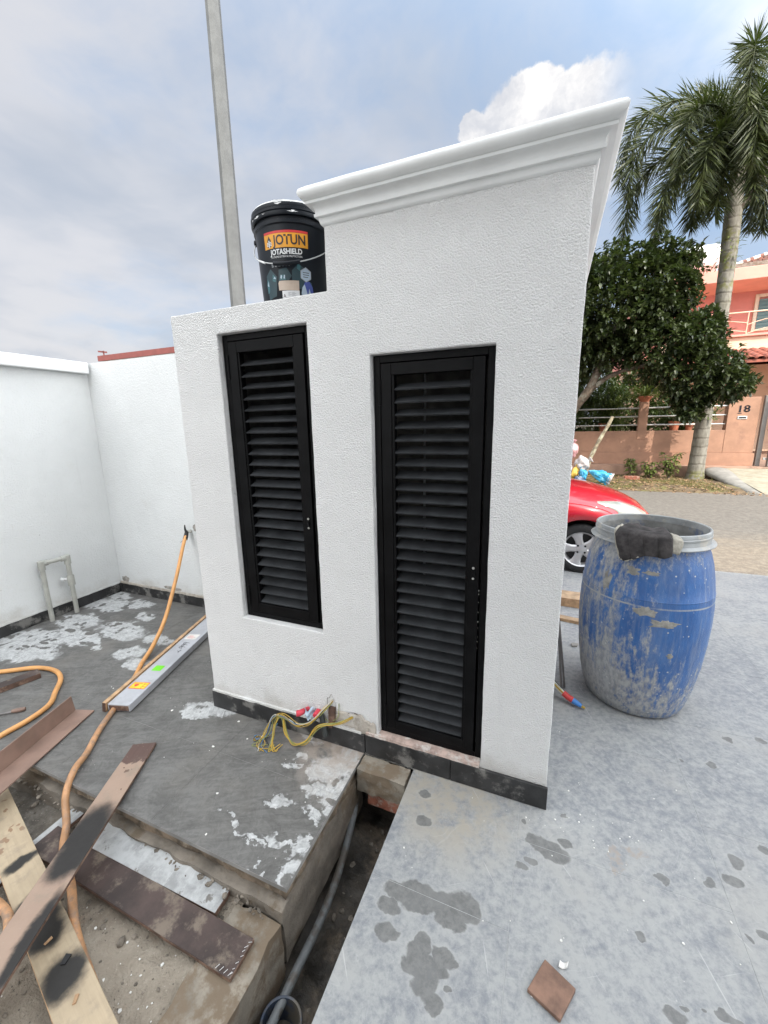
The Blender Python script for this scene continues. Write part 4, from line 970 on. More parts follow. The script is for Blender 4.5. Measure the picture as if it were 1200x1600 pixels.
# staples along the end of the dark plank
mb = MB()
for k in range(7):
    p = ME @ Vector((-0.045 + k * 0.014 + RNG.uniform(-.003, .003), 0.006 + RNG.uniform(0, 0.006), 0.017)); q = p + Vector((RNG.uniform(0.006, 0.012), RNG.uniform(0.004, 0.010), 0.001))
    mb.bar(p, q, 0.0012, 0.0012)
for k in range(4):
    p = ME @ Vector((-0.05, 0.012 + k * 0.016, 0.017)); mb.bar(p, p + Vector((0.006, 0.012, 0.001)), 0.0012, 0.0012)
o = mb.build("staple", "bright_screw"); dp = [q for q in bpy.data.objects if q.name == "dark_plank"][0]
o.parent = dp; o.matrix_parent_inverse = ME.inverted()
# splinters of wood on the charred board
cb = [q for q in bpy.data.objects if q.name == "charred_board"][0]
for (x, y, l, wd_, an) in ((0.012, 0.905, 0.060, 0.010, 1.1), (0.006, 0.985, 0.022, 0.007, 0.2), (-0.012, 1.085, 0.026, 0.018, 0.6), (0.0, 1.215, 0.022, 0.010, 0.9)):
    mt = "raw_wood" if wd_ < 0.015 else "car_black"
    mb = MB(); m_ = Matrix.Translation((x, y, 0.0145)) @ Matrix.Rotation(an, 4, 'Z')
    poly = [(-l / 2, -wd_ / 2), (l / 2, -wd_ * 0.35), (l / 2 * 0.9, wd_ * 0.45), (-l / 2 * 0.95, wd_ / 2)]
    vs = [m_ @ Vector((a, b_, c)) for c in (0, 0.004) for a, b_ in poly]
    mb.add(vs, [(3, 2, 1, 0), (4, 5, 6, 7)] + [(i, (i + 1) % 4, 4 + (i + 1) % 4, 4 + i) for i in range(4)])
    o = mb.build("wood_chip", mt); o.parent = cb
# angle profile: two flanges meeting in a valley
ap = thing("angle_profile", "brown L-shaped angle profile with one flange standing, across the slab edge", "angle profile", (-2.39, -0.31, 0.0))
p0 = Vector((-2.388, -0.313, 0.003)); dv = Vector((0.133, -0.40, 0.004)).normalized(); L = 1.15
sx = Vector((0.95, 0.31, 0)).normalized(); up = Vector((-0.13, -0.03, 0.99)).normalized()
def flange(name, a_dir, wdt, nrm, mt):
    mb = MB(); th = 0.007; vs = []
    for l in (0, L):
        for a, t_ in ((0, 0), (wdt, 0), (wdt, th), (0, th)):
            vs.append(p0 + dv * l + a_dir * a + nrm * t_)
    mb.add(vs, [(0, 1, 2, 3), (7, 6, 5, 4), (0, 4, 5, 1), (1, 5, 6, 2), (2, 6, 7, 3), (3, 7, 4, 0)])
    return mb.build(name, mt, ap, bevel=0.0012, seg=1, fixn=True)
flange("lying_flange", sx, 0.108, Vector((0, 0, 1)), "brown_board")
flange("standing_flange", up, 0.088, -sx, "brown_board")
plank("brown_offcut", "short dark brown offcut poking in beyond the hose loop at the left edge", "offcut", (-2.955, -0.185, 0.001), (-3.12, -0.72, 0.001), 0.075, 0.032, "dark_plank", "brown_edge")
# aluminium straightedge with a wooden batten along it
sl = thing("aluminium_straightedge", "grey aluminium bar with yellow, green and white stickers, lying on the slab", "aluminium bar", (-2.15, -0.23, 0.0))
a0, a1 = Vector((-2.152, -0.233, 0.026)), Vector((-2.455, 0.80, 0.026)); dJ = (a1 - a0).normalized(); xJ = dJ.cross(Vector((0, 0, 1)))
mb = MB(); mb.bar(a0, a1, 0.128, 0.040); mb.build("bar_body", "aluminium", sl, bevel=0.002)
mb = MB(); mb.bar(a0 + dJ * -0.0005 - Vector((0, 0, 0.002)), a0 + dJ * 0.003 - Vector((0, 0, 0.002)), 0.115, 0.030); mb.build("bar_end", "brown_edge", sl)
def on_bar(s, x, dz=0.0208): return a0 + dJ * s + xJ * x + Vector((0, 0, dz))
def sticker(name, s0, s1, x0, x1, mt, dz=0.0208, parent=None):
    mb = MB(); mb.add([on_bar(s0, x0, dz), on_bar(s0, x1, dz), on_bar(s1, x1, dz), on_bar(s1, x0, dz)], [(0, 1, 2, 3)])
    return mb.build(name, mt, parent or sl, fixn=True)
ys_ = sticker("safety_sticker", 0.135, 0.195, -0.050, 0.050, "sticker_red"); 
sticker("sticker_panel", 0.139, 0.191, -0.046, 0.022, "sticker_yellow", 0.0213, ys_)
for q in range(3): sticker("sticker_field", 0.139 + q * 0.018, 0.154 + q * 0.018, 0.025, 0.047, "sticker_yellow", 0.0213, ys_)
mb = MB(); cx_, cy_ = 0.165, -0.018
mb.add([on_bar(cx_ + 0.011 * math.sin(a) , cy_ + 0.013 * math.cos(a) * (1.0 + 0.3 * math.sin(a * 3)), 0.0217) for a in np.linspace(0, 2 * PI, 18, endpoint=False)], [tuple(range(18))])
mb.add([on_bar(0.180, -0.04, 0.0217), on_bar(0.180, 0.010, 0.0217), on_bar(0.184, 0.010, 0.0217), on_bar(0.184, -0.04, 0.0217)], [(0, 1, 2, 3)])
mb.add([on_bar(0.146, -0.04, 0.0217), on_bar(0.146, -0.012, 0.0217), on_bar(0.149, -0.012, 0.0217), on_bar(0.149, -0.04, 0.0217)], [(0, 1, 2, 3)])
mb.build("sticker_mark", "sticker_red", ys_, fixn=True)
sticker("green_sticker", 0.31, 0.365, -0.030, 0.030, "sticker_green")
ws = sticker("white_sticker", 0.685, 0.755, -0.048, 0.038, "sticker_white")
mb = MB()
for q, (xa, xb) in enumerate(((-0.035, 0.012), (-0.036, 0.02), (-0.03, 0.0))): 
    mb.add([on_bar(0.70 + q * 0.014, xa, 0.0213), on_bar(0.70 + q * 0.014, xb, 0.0213), on_bar(0.704 + q * 0.014, xb, 0.0213), on_bar(0.704 + q * 0.014, xa, 0.0213)], [(0, 1, 2, 3)])
mb.build("sticker_print", "sticker_red", ws, fixn=True)
def ink(mb, pts): mb.tube([on_bar(a, b, 0.0212) for a, b in pts], 0.0013, 5)
mb = MB()
ink(mb, [(0.535, 0.000), (0.528, 0.012), (0.545, 0.022)]); ink(mb, [(0.528, 0.012), (0.513, 0.018)]); ink(mb, [(0.555, 0.012), (0.570, 0.008)])
for s_ in (0.580, 0.606, 0.632):
    ink(mb, [(s_ + 0.010 * math.cos(a), -0.006 + 0.010 * math.sin(a)) for a in np.linspace(0, 6.3, 10)]); ink(mb, [(s_ + 0.01, -0.006), (s_ + 0.004, 0.026)])
mb.build("pen_scrawl", "pen_ink", sl)
bt = thing("wood_batten", "thin raw wooden batten lying along the aluminium bar on the slab", "batten", (-2.22, -0.24, 0.0))
b0, b1 = Vector((-2.228, -0.262, 0.030)), Vector((-2.535, 0.80, 0.030))
mb = MB(); mb.bar(b0, b1, 0.020, 0.055, up=(0.15, 0.0, 1)); mb.build("batten_body", "raw_wood", bt, bevel=0.001)
mb = MB(); mb.bar(b0 - (b1 - b0).normalized() * 0.001, b0 + (b1 - b0).normalized() * 0.004, 0.0185, 0.053, up=(0.15, 0.0, 1)); mb.build("batten_end", "brown_edge", bt)
# hose from the tap over the slab into the dirt, and a loop at the left edge
hs = thing("garden_hose", "orange hose hanging from the wall tap, running under the bar and off the slab", "hose", (-2.45, 0.1, 0.0))
pA = [(-2.800, 0.895, 0.655), (-2.776, 0.835, 0.59), (-2.70, 0.66, 0.36), (-2.60, 0.45, 0.15), (-2.52, 0.27, 0.045), (-2.44, 0.12, 0.018), (-2.345, 0.0, 0.016), (-2.28, -0.12, 0.016)]
mb = MB(); mb.tube(catmull(pA, 10), 0.0135, 12); mb.build("clean_length", "orange_hose", hs, smooth=60)
pB = [(-2.28, -0.12, 0.016), (-2.187, -0.238, 0.014), (-2.13, -0.33, 0.014), (-2.077, -0.405, 0.014), (-2.0, -0.50, 0.016), (-1.945, -0.585, 0.022), (-1.895, -0.655, -0.02), (-1.80, -0.715, -0.066), (-1.70, -0.785, -0.070), (-1.557, -0.844, -0.078), (-1.459, -0.896, -0.088), (-1.375, -0.934, -0.105), (-1.22, -0.985, -0.118)]
mb = MB(); mb.tube(catmull(pB, 10), 0.0138, 12); mb.build("muddy_length", "muddy_hose", hs, smooth=60)
pC = [(-1.22, -0.985, -0.118), (-1.10, -1.10, -0.13), (-1.30, -1.25, -0.13), (-1.46, -1.12, -0.09), (-1.575, -1.015, -0.055), (-1.70, -0.98, -0.07), (-1.95, -0.98, -0.10), (-2.3, -0.95, -0.13)]
mb = MB(); mb.tube(catmull(pC, 10), 0.0138, 12); mb.build("muddy_length", "muddy_hose", hs, smooth=60)
pD = [(-3.65, -0.62, 0.014), (-3.45, -0.40, 0.014), (-3.215, -0.262, 0.014), (-3.05, -0.155, 0.014), (-2.90, -0.130, 0.014), (-2.77, -0.170, 0.014), (-2.66, -0.26, 0.014), (-2.565, -0.345, 0.014), (-2.53, -0.46, 0.014), (-2.545, -0.62, 0.0), (-2.6, -0.85, -0.10), (-2.7, -1.3, -0.14)]
mb = MB(); mb.tube(catmull(pD, 10), 0.0135, 12)
tag(mb.build("hose_loop", "orange_hose", loc=(-2.8, -0.2, 0.0), smooth=60), "orange hose bent in a loop on the slab at the left edge", "hose")
# tap at the wall
tp = thing("wall_tap", "white wall outlet with black tape round the hose end", "tap", (-2.795, 0.935, 0.67))
mb = MB(); mb.tube([(-2.795, 0.940, 0.675), (-2.795, 0.905, 0.675)], 0.011, 12); mb.tube([(-2.795, 0.915, 0.675), (-2.765, 0.915, 0.672)], 0.009, 10); mb.build("outlet", "pvc_pipe", tp, smooth=50)
mb = MB(); mb.tube([(-2.799, 0.900, 0.672), (-2.797, 0.885, 0.640), (-2.790, 0.868, 0.620)], lambda u: 0.0155 + 0.003 * math.sin(u * 14), 12); mb.build("tape_wrap", "car_black", tp, smooth=50)
mb = MB(); mb.tube(catmull([(-2.800, 0.90, 0.665), (-2.806, 0.893, 0.70), (-2.803, 0.892, 0.735)], 5), lambda u: 0.010 * (1 - u) + 0.003, 8)
mb.tube(catmull([(-2.797, 0.885, 0.64), (-2.83, 0.87, 0.60), (-2.85, 0.87, 0.585)], 5), 0.0015, 5); mb.build("tape_end", "car_black", tp, smooth=50)
# PVC pipe hoop against the left wall
pv = thing("pipe_hoop", "grey-beige plastic pipe hoop with elbows standing before the left wall", "pipe", (-3.70, 0.40, 0.0))
q0, q1 = (-3.722, 0.312), (-3.700, 0.486); zt = 0.485
def tubez(mb, x, y, z0, z1, r): mb.tube([(x, y, z0), (x, y, z1)], r, 14)
mb = MB(); tubez(mb, *q0, 0.0, zt, 0.017); mb.build("riser", "pvc_pipe", pv, smooth=50)
mb = MB(); tubez(mb, *q1, 0.0, zt, 0.017); mb.build("riser", "pvc_pipe", pv, smooth=50)
mb = MB(); mb.tube([(*q0, zt), (*q1, zt)], 0.017, 14); mb.build("cross_pipe", "pvc_pipe", pv, smooth=50)
for q, oth in ((q0, q1), (q1, q0)):
    mb = MB(); tubez(mb, *q, zt - 0.055, zt + 0.022, 0.0235); dq = (Vector((*oth, 0)) - Vector((*q, 0))).normalized()
    mb.tube([Vector((*q, zt)), Vector((*q, zt)) + dq * 0.045], 0.0235, 14); mb.build("elbow", "pvc_pipe", pv, smooth=50, bevel=0.003)
mb = MB(); tubez(mb, *q1, 0.245, 0.33, 0.0255); mb.build("coupling", "pvc_pipe", pv, smooth=50, bevel=0.002)
mb = MB(); mb.tube([(q1[0], q1[1], 0.30), (q1[0] - 0.03, q1[1] - 0.03, 0.30)], 0.012, 10); mb.tube([(q1[0] - 0.03, q1[1] - 0.03, 0.30), (q1[0] - 0.05, q1[1] - 0.045, 0.30)], 0.018, 10); mb.build("plug", "paint_white", pv, smooth=50)
# chisel at the left edge
ch = thing("chisel", "small steel chisel with a brown wooden handle at the left edge of the slab", "chisel", (-2.72, -0.46, 0.0))
mb = MB(); mb.tube(catmull([(-2.700, -0.452, 0.012), (-2.672, -0.428, 0.012), (-2.655, -0.412, 0.012)], 4), lambda u: 0.009 + 0.003 * math.sin(u * 3.1), 10); mb.build("handle", "brown_board", ch, smooth=50)
mb = MB(); mb.bar((-2.700, -0.452, 0.010), (-2.80, -0.535, 0.004), 0.012, 0.004); mb.build("blade", "steel_rod", ch)

# wires coming out of the wall foot
wi = thing("wire_bundle", "tangle of yellow-green striped wires coming from a hole at the wall foot", "wires", (-1.05, -0.03, 0.0))
def wire(pts, mt, r=0.0019):
    MB().tube(catmull(pts, 7), r, 6).build("wire", mt, wi, smooth=60)
for k in range(7):      # from the right hole, drooping across to the tangle
    j = lambda a=0.008: RNG.uniform(-a, a)
    wire([(-0.835 + j(.005), 0.002, 0.180 + j(.005)), (-0.90 + j(), -0.035 + j(.004), 0.150 + j(.006)), (-1.00 + j(), -0.055 + j(), 0.118 + j()), (-1.06 + j(), -0.075 + j(), 0.030 + j(0.01)),
          (-1.12 + j(), -0.095 + j(), 0.012), (-1.18 + j(), -0.075 + j(), 0.045 + j()), (-1.215 + j(), -0.050 + j(), 0.105 + j(0.01)), (-1.24 + j(), -0.060 + j(), 0.085 + j()), (-1.235 + j(), -0.11 + j(.015), 0.02), (-1.205 + j(.02), -0.155 + j(.02), 0.005), (-1.19 + j(.02), -0.13 + j(.02), 0.010)],
         "wire_yellow" if k % 3 != 1 else "wire_green")
for k in range(8):      # from the conduit slot
    j = lambda a=0.009: RNG.uniform(-a, a)
    wire([(-0.945 + j(.006), 0.004, 0.235 + j(.012)), (-0.985 + j(), -0.030, 0.190 + j()), (-1.045 + j(), -0.050 + j(), 0.118 + j()), (-1.12 + j(), -0.055 + j(), 0.085 + j()), (-1.20 + j(), -0.050 + j(), 0.110 + j(0.014)),
          (-1.255 + j(), -0.060 + j(), 0.095 + j(.012)), (-1.275 + j(.014), -0.10 + j(), 0.030), (-1.285 + j(.03), -0.14 + j(.03), 0.006), (-1.24 + j(.03), -0.155 + j(.03), 0.005)],
         ("wire_yellow", "wire_yellow", "wire_blue", "wire_yellow", "wire_black", "wire_green", "wire_yellow", "wire_white")[k], 0.0018)
for k in range(3):
    j = lambda a=0.012: RNG.uniform(-a, a)
    wire([(-1.24 + j(), -0.065, 0.08 + j()), (-1.26 + j(), -0.10 + j(), 0.02), (-1.31 + j(), -0.13 + j(), 0.005), (-1.335 + j(), -0.115 + j(), 0.004), (-1.28 + j(), -0.10 + j(), 0.006)], ("wire_yellow", "wire_black", "wire_blue")[k], 0.002)
MB().tube(catmull([(-0.915, -0.003, 0.225), (-0.918, -0.014, 0.16), (-0.955, -0.02, 0.13), (-0.985, -0.018, 0.135)], 6), 0.0016, 6).build("wire", "wire_green", wi, smooth=60)
cd = thing("conduit_stub", "dark plastic conduit stub with a wide slot at the foot of the wall", "conduit", (-1.0, -0.02, 0.1))
MB().tube([(-1.012, -0.012, 0.150), (-0.985, -0.030, 0.085), (-0.978, -0.034, 0.055)], 0.013, 12).build("pipe_length", "wire_black", cd, smooth=50)
MB().tube([(-0.952, -0.004, 0.20), (-0.953, -0.012, 0.13), (-0.962, -0.017, 0.095)], lambda u: 0.019 * (1 - 0.45 * max(0, u - 0.5) * 2), 12, sx=0.55).build("trunking", "brown_edge", cd, smooth=50)
rc = thing("red_capped_stubs", "two red-capped pipe stubs wrapped in clear film at the wall foot", "pipe caps", (-1.09, 0.0, 0.15))
MB().tube([(-1.085, 0.0, 0.150), (-1.110, -0.045, 0.150), (-1.123, -0.055, 0.151)], lambda u: 0.0145 if u > 0.3 else 0.011, 14).build("cap", "cap_red", rc, smooth=50, bevel=0.002)
MB().tube([(-1.03, 0.0, 0.152), (-1.030, -0.035, 0.148)], 0.0145, 14).build("cap", "cap_red", rc, smooth=50, bevel=0.002)
mb = MB(); mb.grid(lambda u, v: (-1.045 - 0.055 * u, -0.012 - 0.030 * math.sin(u * PI) - 0.006 * math.sin(v * 9 + u * 7), 0.125 + 0.05 * v + 0.010 * math.sin(u * 11)), 10, 8)
mb.build("clear_film", "print_pale", rc, smooth=True)
# multi-coloured cable end behind the cabinet corner
cc = thing("cable_end", "bunch of white and black striped wires taped red and blue beside the cabinet corner", "cable", (0.05, 0.68, 0.0))
for k in range(7):
    a = k * 0.9; c_, s_ = 0.011 * math.cos(a), 0.011 * math.sin(a)
    MB().tube(catmull([(0.004, 0.76 + c_ * 2, 0.10 + s_), (0.045, 0.735 + c_ * 1.5, 0.070 + s_), (0.085, 0.715 + c_, 0.045 + s_)], 6), 0.0042, 6).build("wire", ("wire_white", "wire_black", "wire_white", "wire_yellow", "wire_white", "wire_black", "sticker_tan")[k], cc, smooth=60)
MB().tube([(0.080, 0.717, 0.048), (0.105, 0.705, 0.036), (0.128, 0.695, 0.030)], 0.0165, 10).build("red_tape", "tape_red", cc, smooth=60)
MB().tube([(0.126, 0.696, 0.030), (0.150, 0.685, 0.024), (0.170, 0.678, 0.018)], lambda u: 0.0165 - 0.006 * u, 10).build("blue_tape", "tape_blue", cc, smooth=60)
MB().tube([(0.168, 0.679, 0.018), (0.186, 0.672, 0.014)], 0.006, 8).build("copper_end", "wire_yellow", cc, smooth=60)
# steel angle rods leaning by the cabinet side, timber on the floor behind
rd = thing("steel_rods", "thin rusty grey steel strips leaning upright beside the cabinet corner", "steel strips", (0.06, 0.85, 0.0))
MB().bar((0.075, 0.80, 0.003), (0.012, 1.10, 0.56), 0.022, 0.006, up=(1, -0.4, 0)).build("strip", "steel_rod", rd)
MB().bar((0.092, 0.84, 0.003), (0.030, 1.10, 0.42), 0.022, 0.006, up=(1, -0.4, 0)).build("strip", "steel_rod", rd)
plank("timber_beam", "flat brown timber on the courtyard floor between cabinet corner and blue drum", "timber", (-0.35, 2.10, 0.0), (0.62, 2.06, 0.0), 0.17, 0.075, "dusty_plywood", "raw_wood")
plank("timber_batten", "narrow timber batten on the floor in front of the flat timber", "batten", (-0.30, 1.80, 0.0), (0.60, 1.66, 0.0), 0.06, 0.025, "dusty_plywood", "raw_wood")
mb = MB(); chip(mb, 0.165, 1.36, 0.0, 0.03); mb.v = [(a, b_, c * 8) for a, b_, c in mb.v]
tag(mb.build("stone_chip", "kerb_concrete", loc=(0.165, 1.36, 0)), "thin grey chip of stone on the floor beside the steel strips", "chip")
# brown clay tile piece and white chips by it
def tile_poly(): return [(-0.035, -0.591), (0.008, -0.507), (0.086, -0.543), (0.046, -0.622)]
mb = MB(); mb.prism(tile_poly(), 0.001, 0.014)
tag(mb.build("floor_tile_piece", "brown_tile" if "brown_tile" in MATS else "red_brick", loc=(0.025, -0.565, 0.0), bevel=0.002), "loose square brown clay tile lying askew on the grey floor", "tile")
for (x, y, r), lb in zip(((0.055, -0.500, 0.009), (-0.025, -0.02, 0.0)), ("white curled paint flake beside the brown clay tile", "")):
    if not r: continue
    mb = MB(); mb.grid(lambda u, v: (x + (u - .5) * 0.022 + 0.004 * v, y + (v - .5) * 0.016 + 0.006 * u, 0.002 + 0.008 * (u - 0.5) ** 2 * 4), 6, 4)
    tag(mb.build("paint_flake", "paint_chip", loc=(x, y, 0), solid=0.0015, smooth=True), lb, "paint flake")

# ------------------------------------------------------------------ paint bucket on the shoulder of the cabinet
BC = Vector((-1.150, 0.200, LOW_Z)); BH = 0.335
bk = thing("paint_bucket", "black plastic paint bucket with an orange label, standing on the white cabinet shoulder", "paint bucket", BC)
def b_r(z): return 0.140 + 0.020 * min(z / 0.33, 1.0)
mb = MB(); mb.lathe([(0.0, 0.0), (0.136, 0.0), (0.140, 0.006), (b_r(0.10), 0.10), (b_r(0.20), 0.20), (b_r(0.285), 0.285), (b_r(0.286) + 0.006, 0.288), (b_r(0.286) + 0.007, 0.300), (b_r(0.30), 0.303), (b_r(0.312), 0.312)], 64, cap0=False)
mb.build("bucket_body", "bucket_black", bk, local=True, smooth=35)
mb = MB(); mb.lathe([(0.163, 0.312), (0.170, 0.3125), (0.172, 0.318), (0.1715, 0.326), (0.169, 0.328), (0.1725, 0.331), (0.1725, 0.339), (0.169, 0.341), (0.170, 0.344), (0.1695, 0.352), (0.166, 0.360), (0.158, 0.3635), (0.150, 0.361), (0.149, 0.356), (0.0, 0.355)], 64, cap0=False, cap1=False)
mb.build("lid", "bucket_black", bk, local=True, smooth=35)
mb = MB()                                     # spilled white paint on lid
mb.lathe([(0.0, 0.3575), (0.150, 0.3578), (0.1505, 0.3625), (0.158, 0.3650), (0.1655, 0.3618), (0.1690, 0.3560)], 72, warp=lambda a, z, j: 1.0 if j < 4 else 1.0 + 0.0, cap0=False, cap1=False)
def cyl(a, z, off=0.0006): 
    r_ = b_r(z) + off; return (r_ * math.cos(a), r_ * math.sin(a), z)
mb.build("spilled_paint", "paint_white", bk, local=True, smooth=40)
mb = MB()
for (a0, a1, z0, z1, rr) in ((-84, -66, 0.350, 0.362, 0.1708), (-80, -70, 0.345, 0.352, 0.1712), (-60, -56, 0.352, 0.36, 0.1706), (-44, -38, 0.350, 0.361, 0.1708), (-118, -106, 0.316, 0.322, 0.1728), (-112, -107, 0.318, 0.3255, 0.1728), (-100, -95, 0.319, 0.323, 0.1728), (-63, -49, 0.318, 0.3225, 0.1728), (-58, -53, 0.319, 0.3262, 0.1728), (-125, -122, 0.315, 0.324, 0.1728)):
    n = 10; top = []; bot = []
    for k in range(n + 1):
        a = R(a0 + (a1 - a0) * k / n); e = math.sin(PI * k / n) ** 0.6
        top.append((rr * math.cos(a), rr * math.sin(a), z1 - 0.002 * RNG.random())); bot.append((rr * math.cos(a), rr * math.sin(a), z1 - (z1 - z0) * e * RNG.uniform(0.5, 1.0)))
    mb.add(top + bot, [(k, n + 1 + k, n + 2 + k, k + 1) for k in range(n)])
mb.build("paint_splash", "paint_white", bk, local=True, fixn=True)
LA = R(-70.5)                                  # label faces this way
def wrap(x, y, off=0.0008): return cyl(LA + x / 0.152, y, off)
def print_patch(name, poly, mt, off, parent=None, sub=0.006):
    """flat print: a polygon given in label coordinates, cut in strips so that it follows the round wall"""
    bm = bmesh.new(); f = bm.faces.new([bm.verts.new((a, b_, 0)) for a, b_ in poly])
    xs = [p_[0] for p_ in poly]; k = math.floor(min(xs) / sub) * sub + sub
    while k < max(xs):
        bmesh.ops.bisect_plane(bm, geom=bm.verts[:] + bm.edges[:] + bm.faces[:], plane_co=(k, 0, 0), plane_no=(1, 0, 0)); k += sub
    bm.verts.ensure_lookup_table(); bm.verts.index_update()
    vs = [wrap(v.co.x, v.co.y, off) for v in bm.verts]; fs = [tuple(v.index for v in q.verts) for q in bm.faces]; bm.free()
    return MB().add(vs, fs).build(name, mt, parent or bk, local=True, fixn=False)
rect = lambda x0, y0, x1, y1: [(x0, y0), (x1, y0), (x1, y1), (x0, y1)]
lab = print_patch("brand_label", rect(-0.092, 0.2025, 0.092, 0.253), "label_orange", 0.0007)
print_patch("label_band", rect(-0.092, 0.2535, 0.092, 0.262), "label_red", 0.0007, lab)
def lettering(name, body, size, x, y, mt, off, parent, sx=1.0, sy=1.0, bold=0.0):
    vs, fs = text_mesh(body, size, lambda a, b_: (a, b_, 0), bold)
    vs = [wrap(x + a * sx, y + b_ * sy, off) for a, b_, c in vs]
    return MB().add(vs, fs).build(name, mt, parent, local=True)
lettering("lettering", "JOTUN", 0.049, 0.0185, 0.2275, "label_ink", 0.0012, lab, 0.84, 1.0, bold=0.0012)
# emblem: bird with a striped globe
mb = MB(); pts = [(-0.076, 0.210), (-0.067, 0.206), (-0.058, 0.210), (-0.060, 0.224), (-0.058, 0.232), (-0.0635, 0.2405), (-0.067, 0.2475), (-0.0705, 0.2405), (-0.076, 0.232), (-0.074, 0.224)]
print_patch("emblem", pts, "label_ink", 0.0012, lab)
for q, (xa, xb, ya, yb) in enumerate(((-0.0695, -0.0645, 0.206, 0.232), (-0.079, -0.0705, 0.2125, 0.2155), (-0.079, -0.0705, 0.2175, 0.2205), (-0.0775, -0.0705, 0.2225, 0.2255), (-0.0635, -0.055, 0.2125, 0.2155), (-0.0635, -0.055, 0.2175, 0.2205), (-0.0635, -0.0565, 0.2225, 0.2255))):
    print_patch("emblem_stripe", rect(xa, ya, xb, yb), "print_white", 0.0016, lab)
lettering("lettering", "JOTASHIELD", 0.0265, 0.002, 0.187, "print_white", 0.0008, bk, 0.90, 1.0, bold=0.0009)
lettering("lettering", "EXTREME EXTERIOR PROTECTION", 0.0095, 0.002, 0.1700, "print_white", 0.0008, bk, 0.88, 1.0)
lettering("lettering", "INFINITY", 0.0225, -0.024, 0.1430, "print_grey", 0.0008, bk, 0.95, 1.0, bold=0.0004)
# lower artwork: facets, badge, stickers
def hexa(cx, cy, r, k=6, a0=R(90), sx=1.0): return [(cx + r * sx * math.cos(a0 + 2 * PI * i / k), cy + r * math.sin(a0 + 2 * PI * i / k)) for i in range(k)]
for poly, mt in (([(-0.10, 0.02), (-0.055, 0.03), (-0.045, 0.10), (-0.075, 0.132), (-0.105, 0.11)], "print_dark_teal"), ([(-0.04, 0.075), (-0.005, 0.070), (0.02, 0.10), (0.0, 0.13), (-0.035, 0.125)], "print_dark_teal"),
                 ([(0.02, 0.06), (0.07, 0.05), (0.09, 0.12), (0.05, 0.145), (0.022, 0.12)], "print_dark_teal"), ([(0.05, 0.02), (0.11, 0.03), (0.105, 0.08), (0.07, 0.095)], "print_dark_teal"),
                 ([(-0.105, 0.045), (-0.093, 0.05), (-0.09, 0.085), (-0.100, 0.10), (-0.107, 0.08)], "print_teal"), ([(-0.070, 0.088), (-0.055, 0.082), (-0.050, 0.098), (-0.066, 0.112)], "print_teal"),
                 ([(0.042, 0.128), (0.055, 0.118), (0.058, 0.137), (0.047, 0.148)], "print_teal"), ([(-0.034, 0.086), (-0.006, 0.086), (-0.010, 0.106), (-0.030, 0.104)], "print_teal")):
    print_patch("artwork_facet", poly, mt, 0.0005 if mt == "print_dark_teal" else 0.0008)
for poly, mt, of in (([(0.058, 0.036), (0.068, 0.008), (0.094, 0.010), (0.115, 0.030), (0.108, 0.066), (0.094, 0.084), (0.074, 0.080), (0.062, 0.058)], "print_blue", 0.0007), ([(0.058, 0.038), (0.068, 0.010), (0.080, 0.010), (0.083, 0.040), (0.072, 0.072), (0.062, 0.060)], "print_pale", 0.0010),
                     ([(0.086, 0.014), (0.097, 0.016), (0.100, 0.040), (0.092, 0.058), (0.088, 0.036)], "print_pale", 0.0010), ([(0.066, 0.012), (0.074, 0.008), (0.078, 0.022), (0.070, 0.030)], "print_white", 0.0013), ([(-0.030, 0.094), (-0.024, 0.090), (-0.021, 0.101), (-0.026, 0.106)], "print_pale", 0.0011), ([(-0.016, 0.092), (-0.010, 0.090), (-0.008, 0.104), (-0.013, 0.103)], "print_pale", 0.0011), ([(-0.064, 0.096), (-0.052, 0.092), (-0.056, 0.102)], "print_pale", 0.0011), ([(-0.102, 0.074), (-0.094, 0.07), (-0.096, 0.092)], "print_pale", 0.0011)):
    print_patch("artwork_crystal", poly, mt, of)
bd = print_patch("badge_border", hexa(0.079, 0.107, 0.0275, sx=0.95), "print_grey", 0.0014); print_patch("badge", hexa(0.079, 0.107, 0.0245, sx=0.95), "print_pale", 0.0018, bd)
for q, tx in enumerate("abc"): print_patch("badge_line", rect(0.066, 0.113 - q * 0.008, 0.092 - (q == 2) * 0.004, 0.1155 - q * 0.008), "label_ink", 0.0022, bd)
print_patch("tan_sticker", [(-0.040, 0.049), (0.048, 0.0465), (0.049, 0.083), (-0.036, 0.0835), (-0.0405, 0.076)], "sticker_tan", 0.0016)
ws = print_patch("batch_sticker", rect(-0.026, 0.0035, 0.049, 0.0465), "print_white", 0.0016)
lettering("lettering", "A", 0.020, -0.016, 0.0265, "label_ink", 0.0021, ws)
for k in range(9): print_patch("barcode_line", rect(-0.005 + k * 0.0030, 0.010, -0.005 + k * 0.0030 + 0.0013 + 0.0007 * (k % 3), 0.0205), "label_ink", 0.0021, ws)
for q in range(4): print_patch("printed_line", rect(0.0, 0.026 + q * 0.0042, 0.008 + (q % 2) * 0.006, 0.0275 + q * 0.0042), "print_grey", 0.0021, ws); print_patch("printed_line", rect(0.016, 0.026 + q * 0.0042, 0.034 - (q % 2) * 0.006, 0.0275 + q * 0.0042), "print_grey", 0.0021, ws)
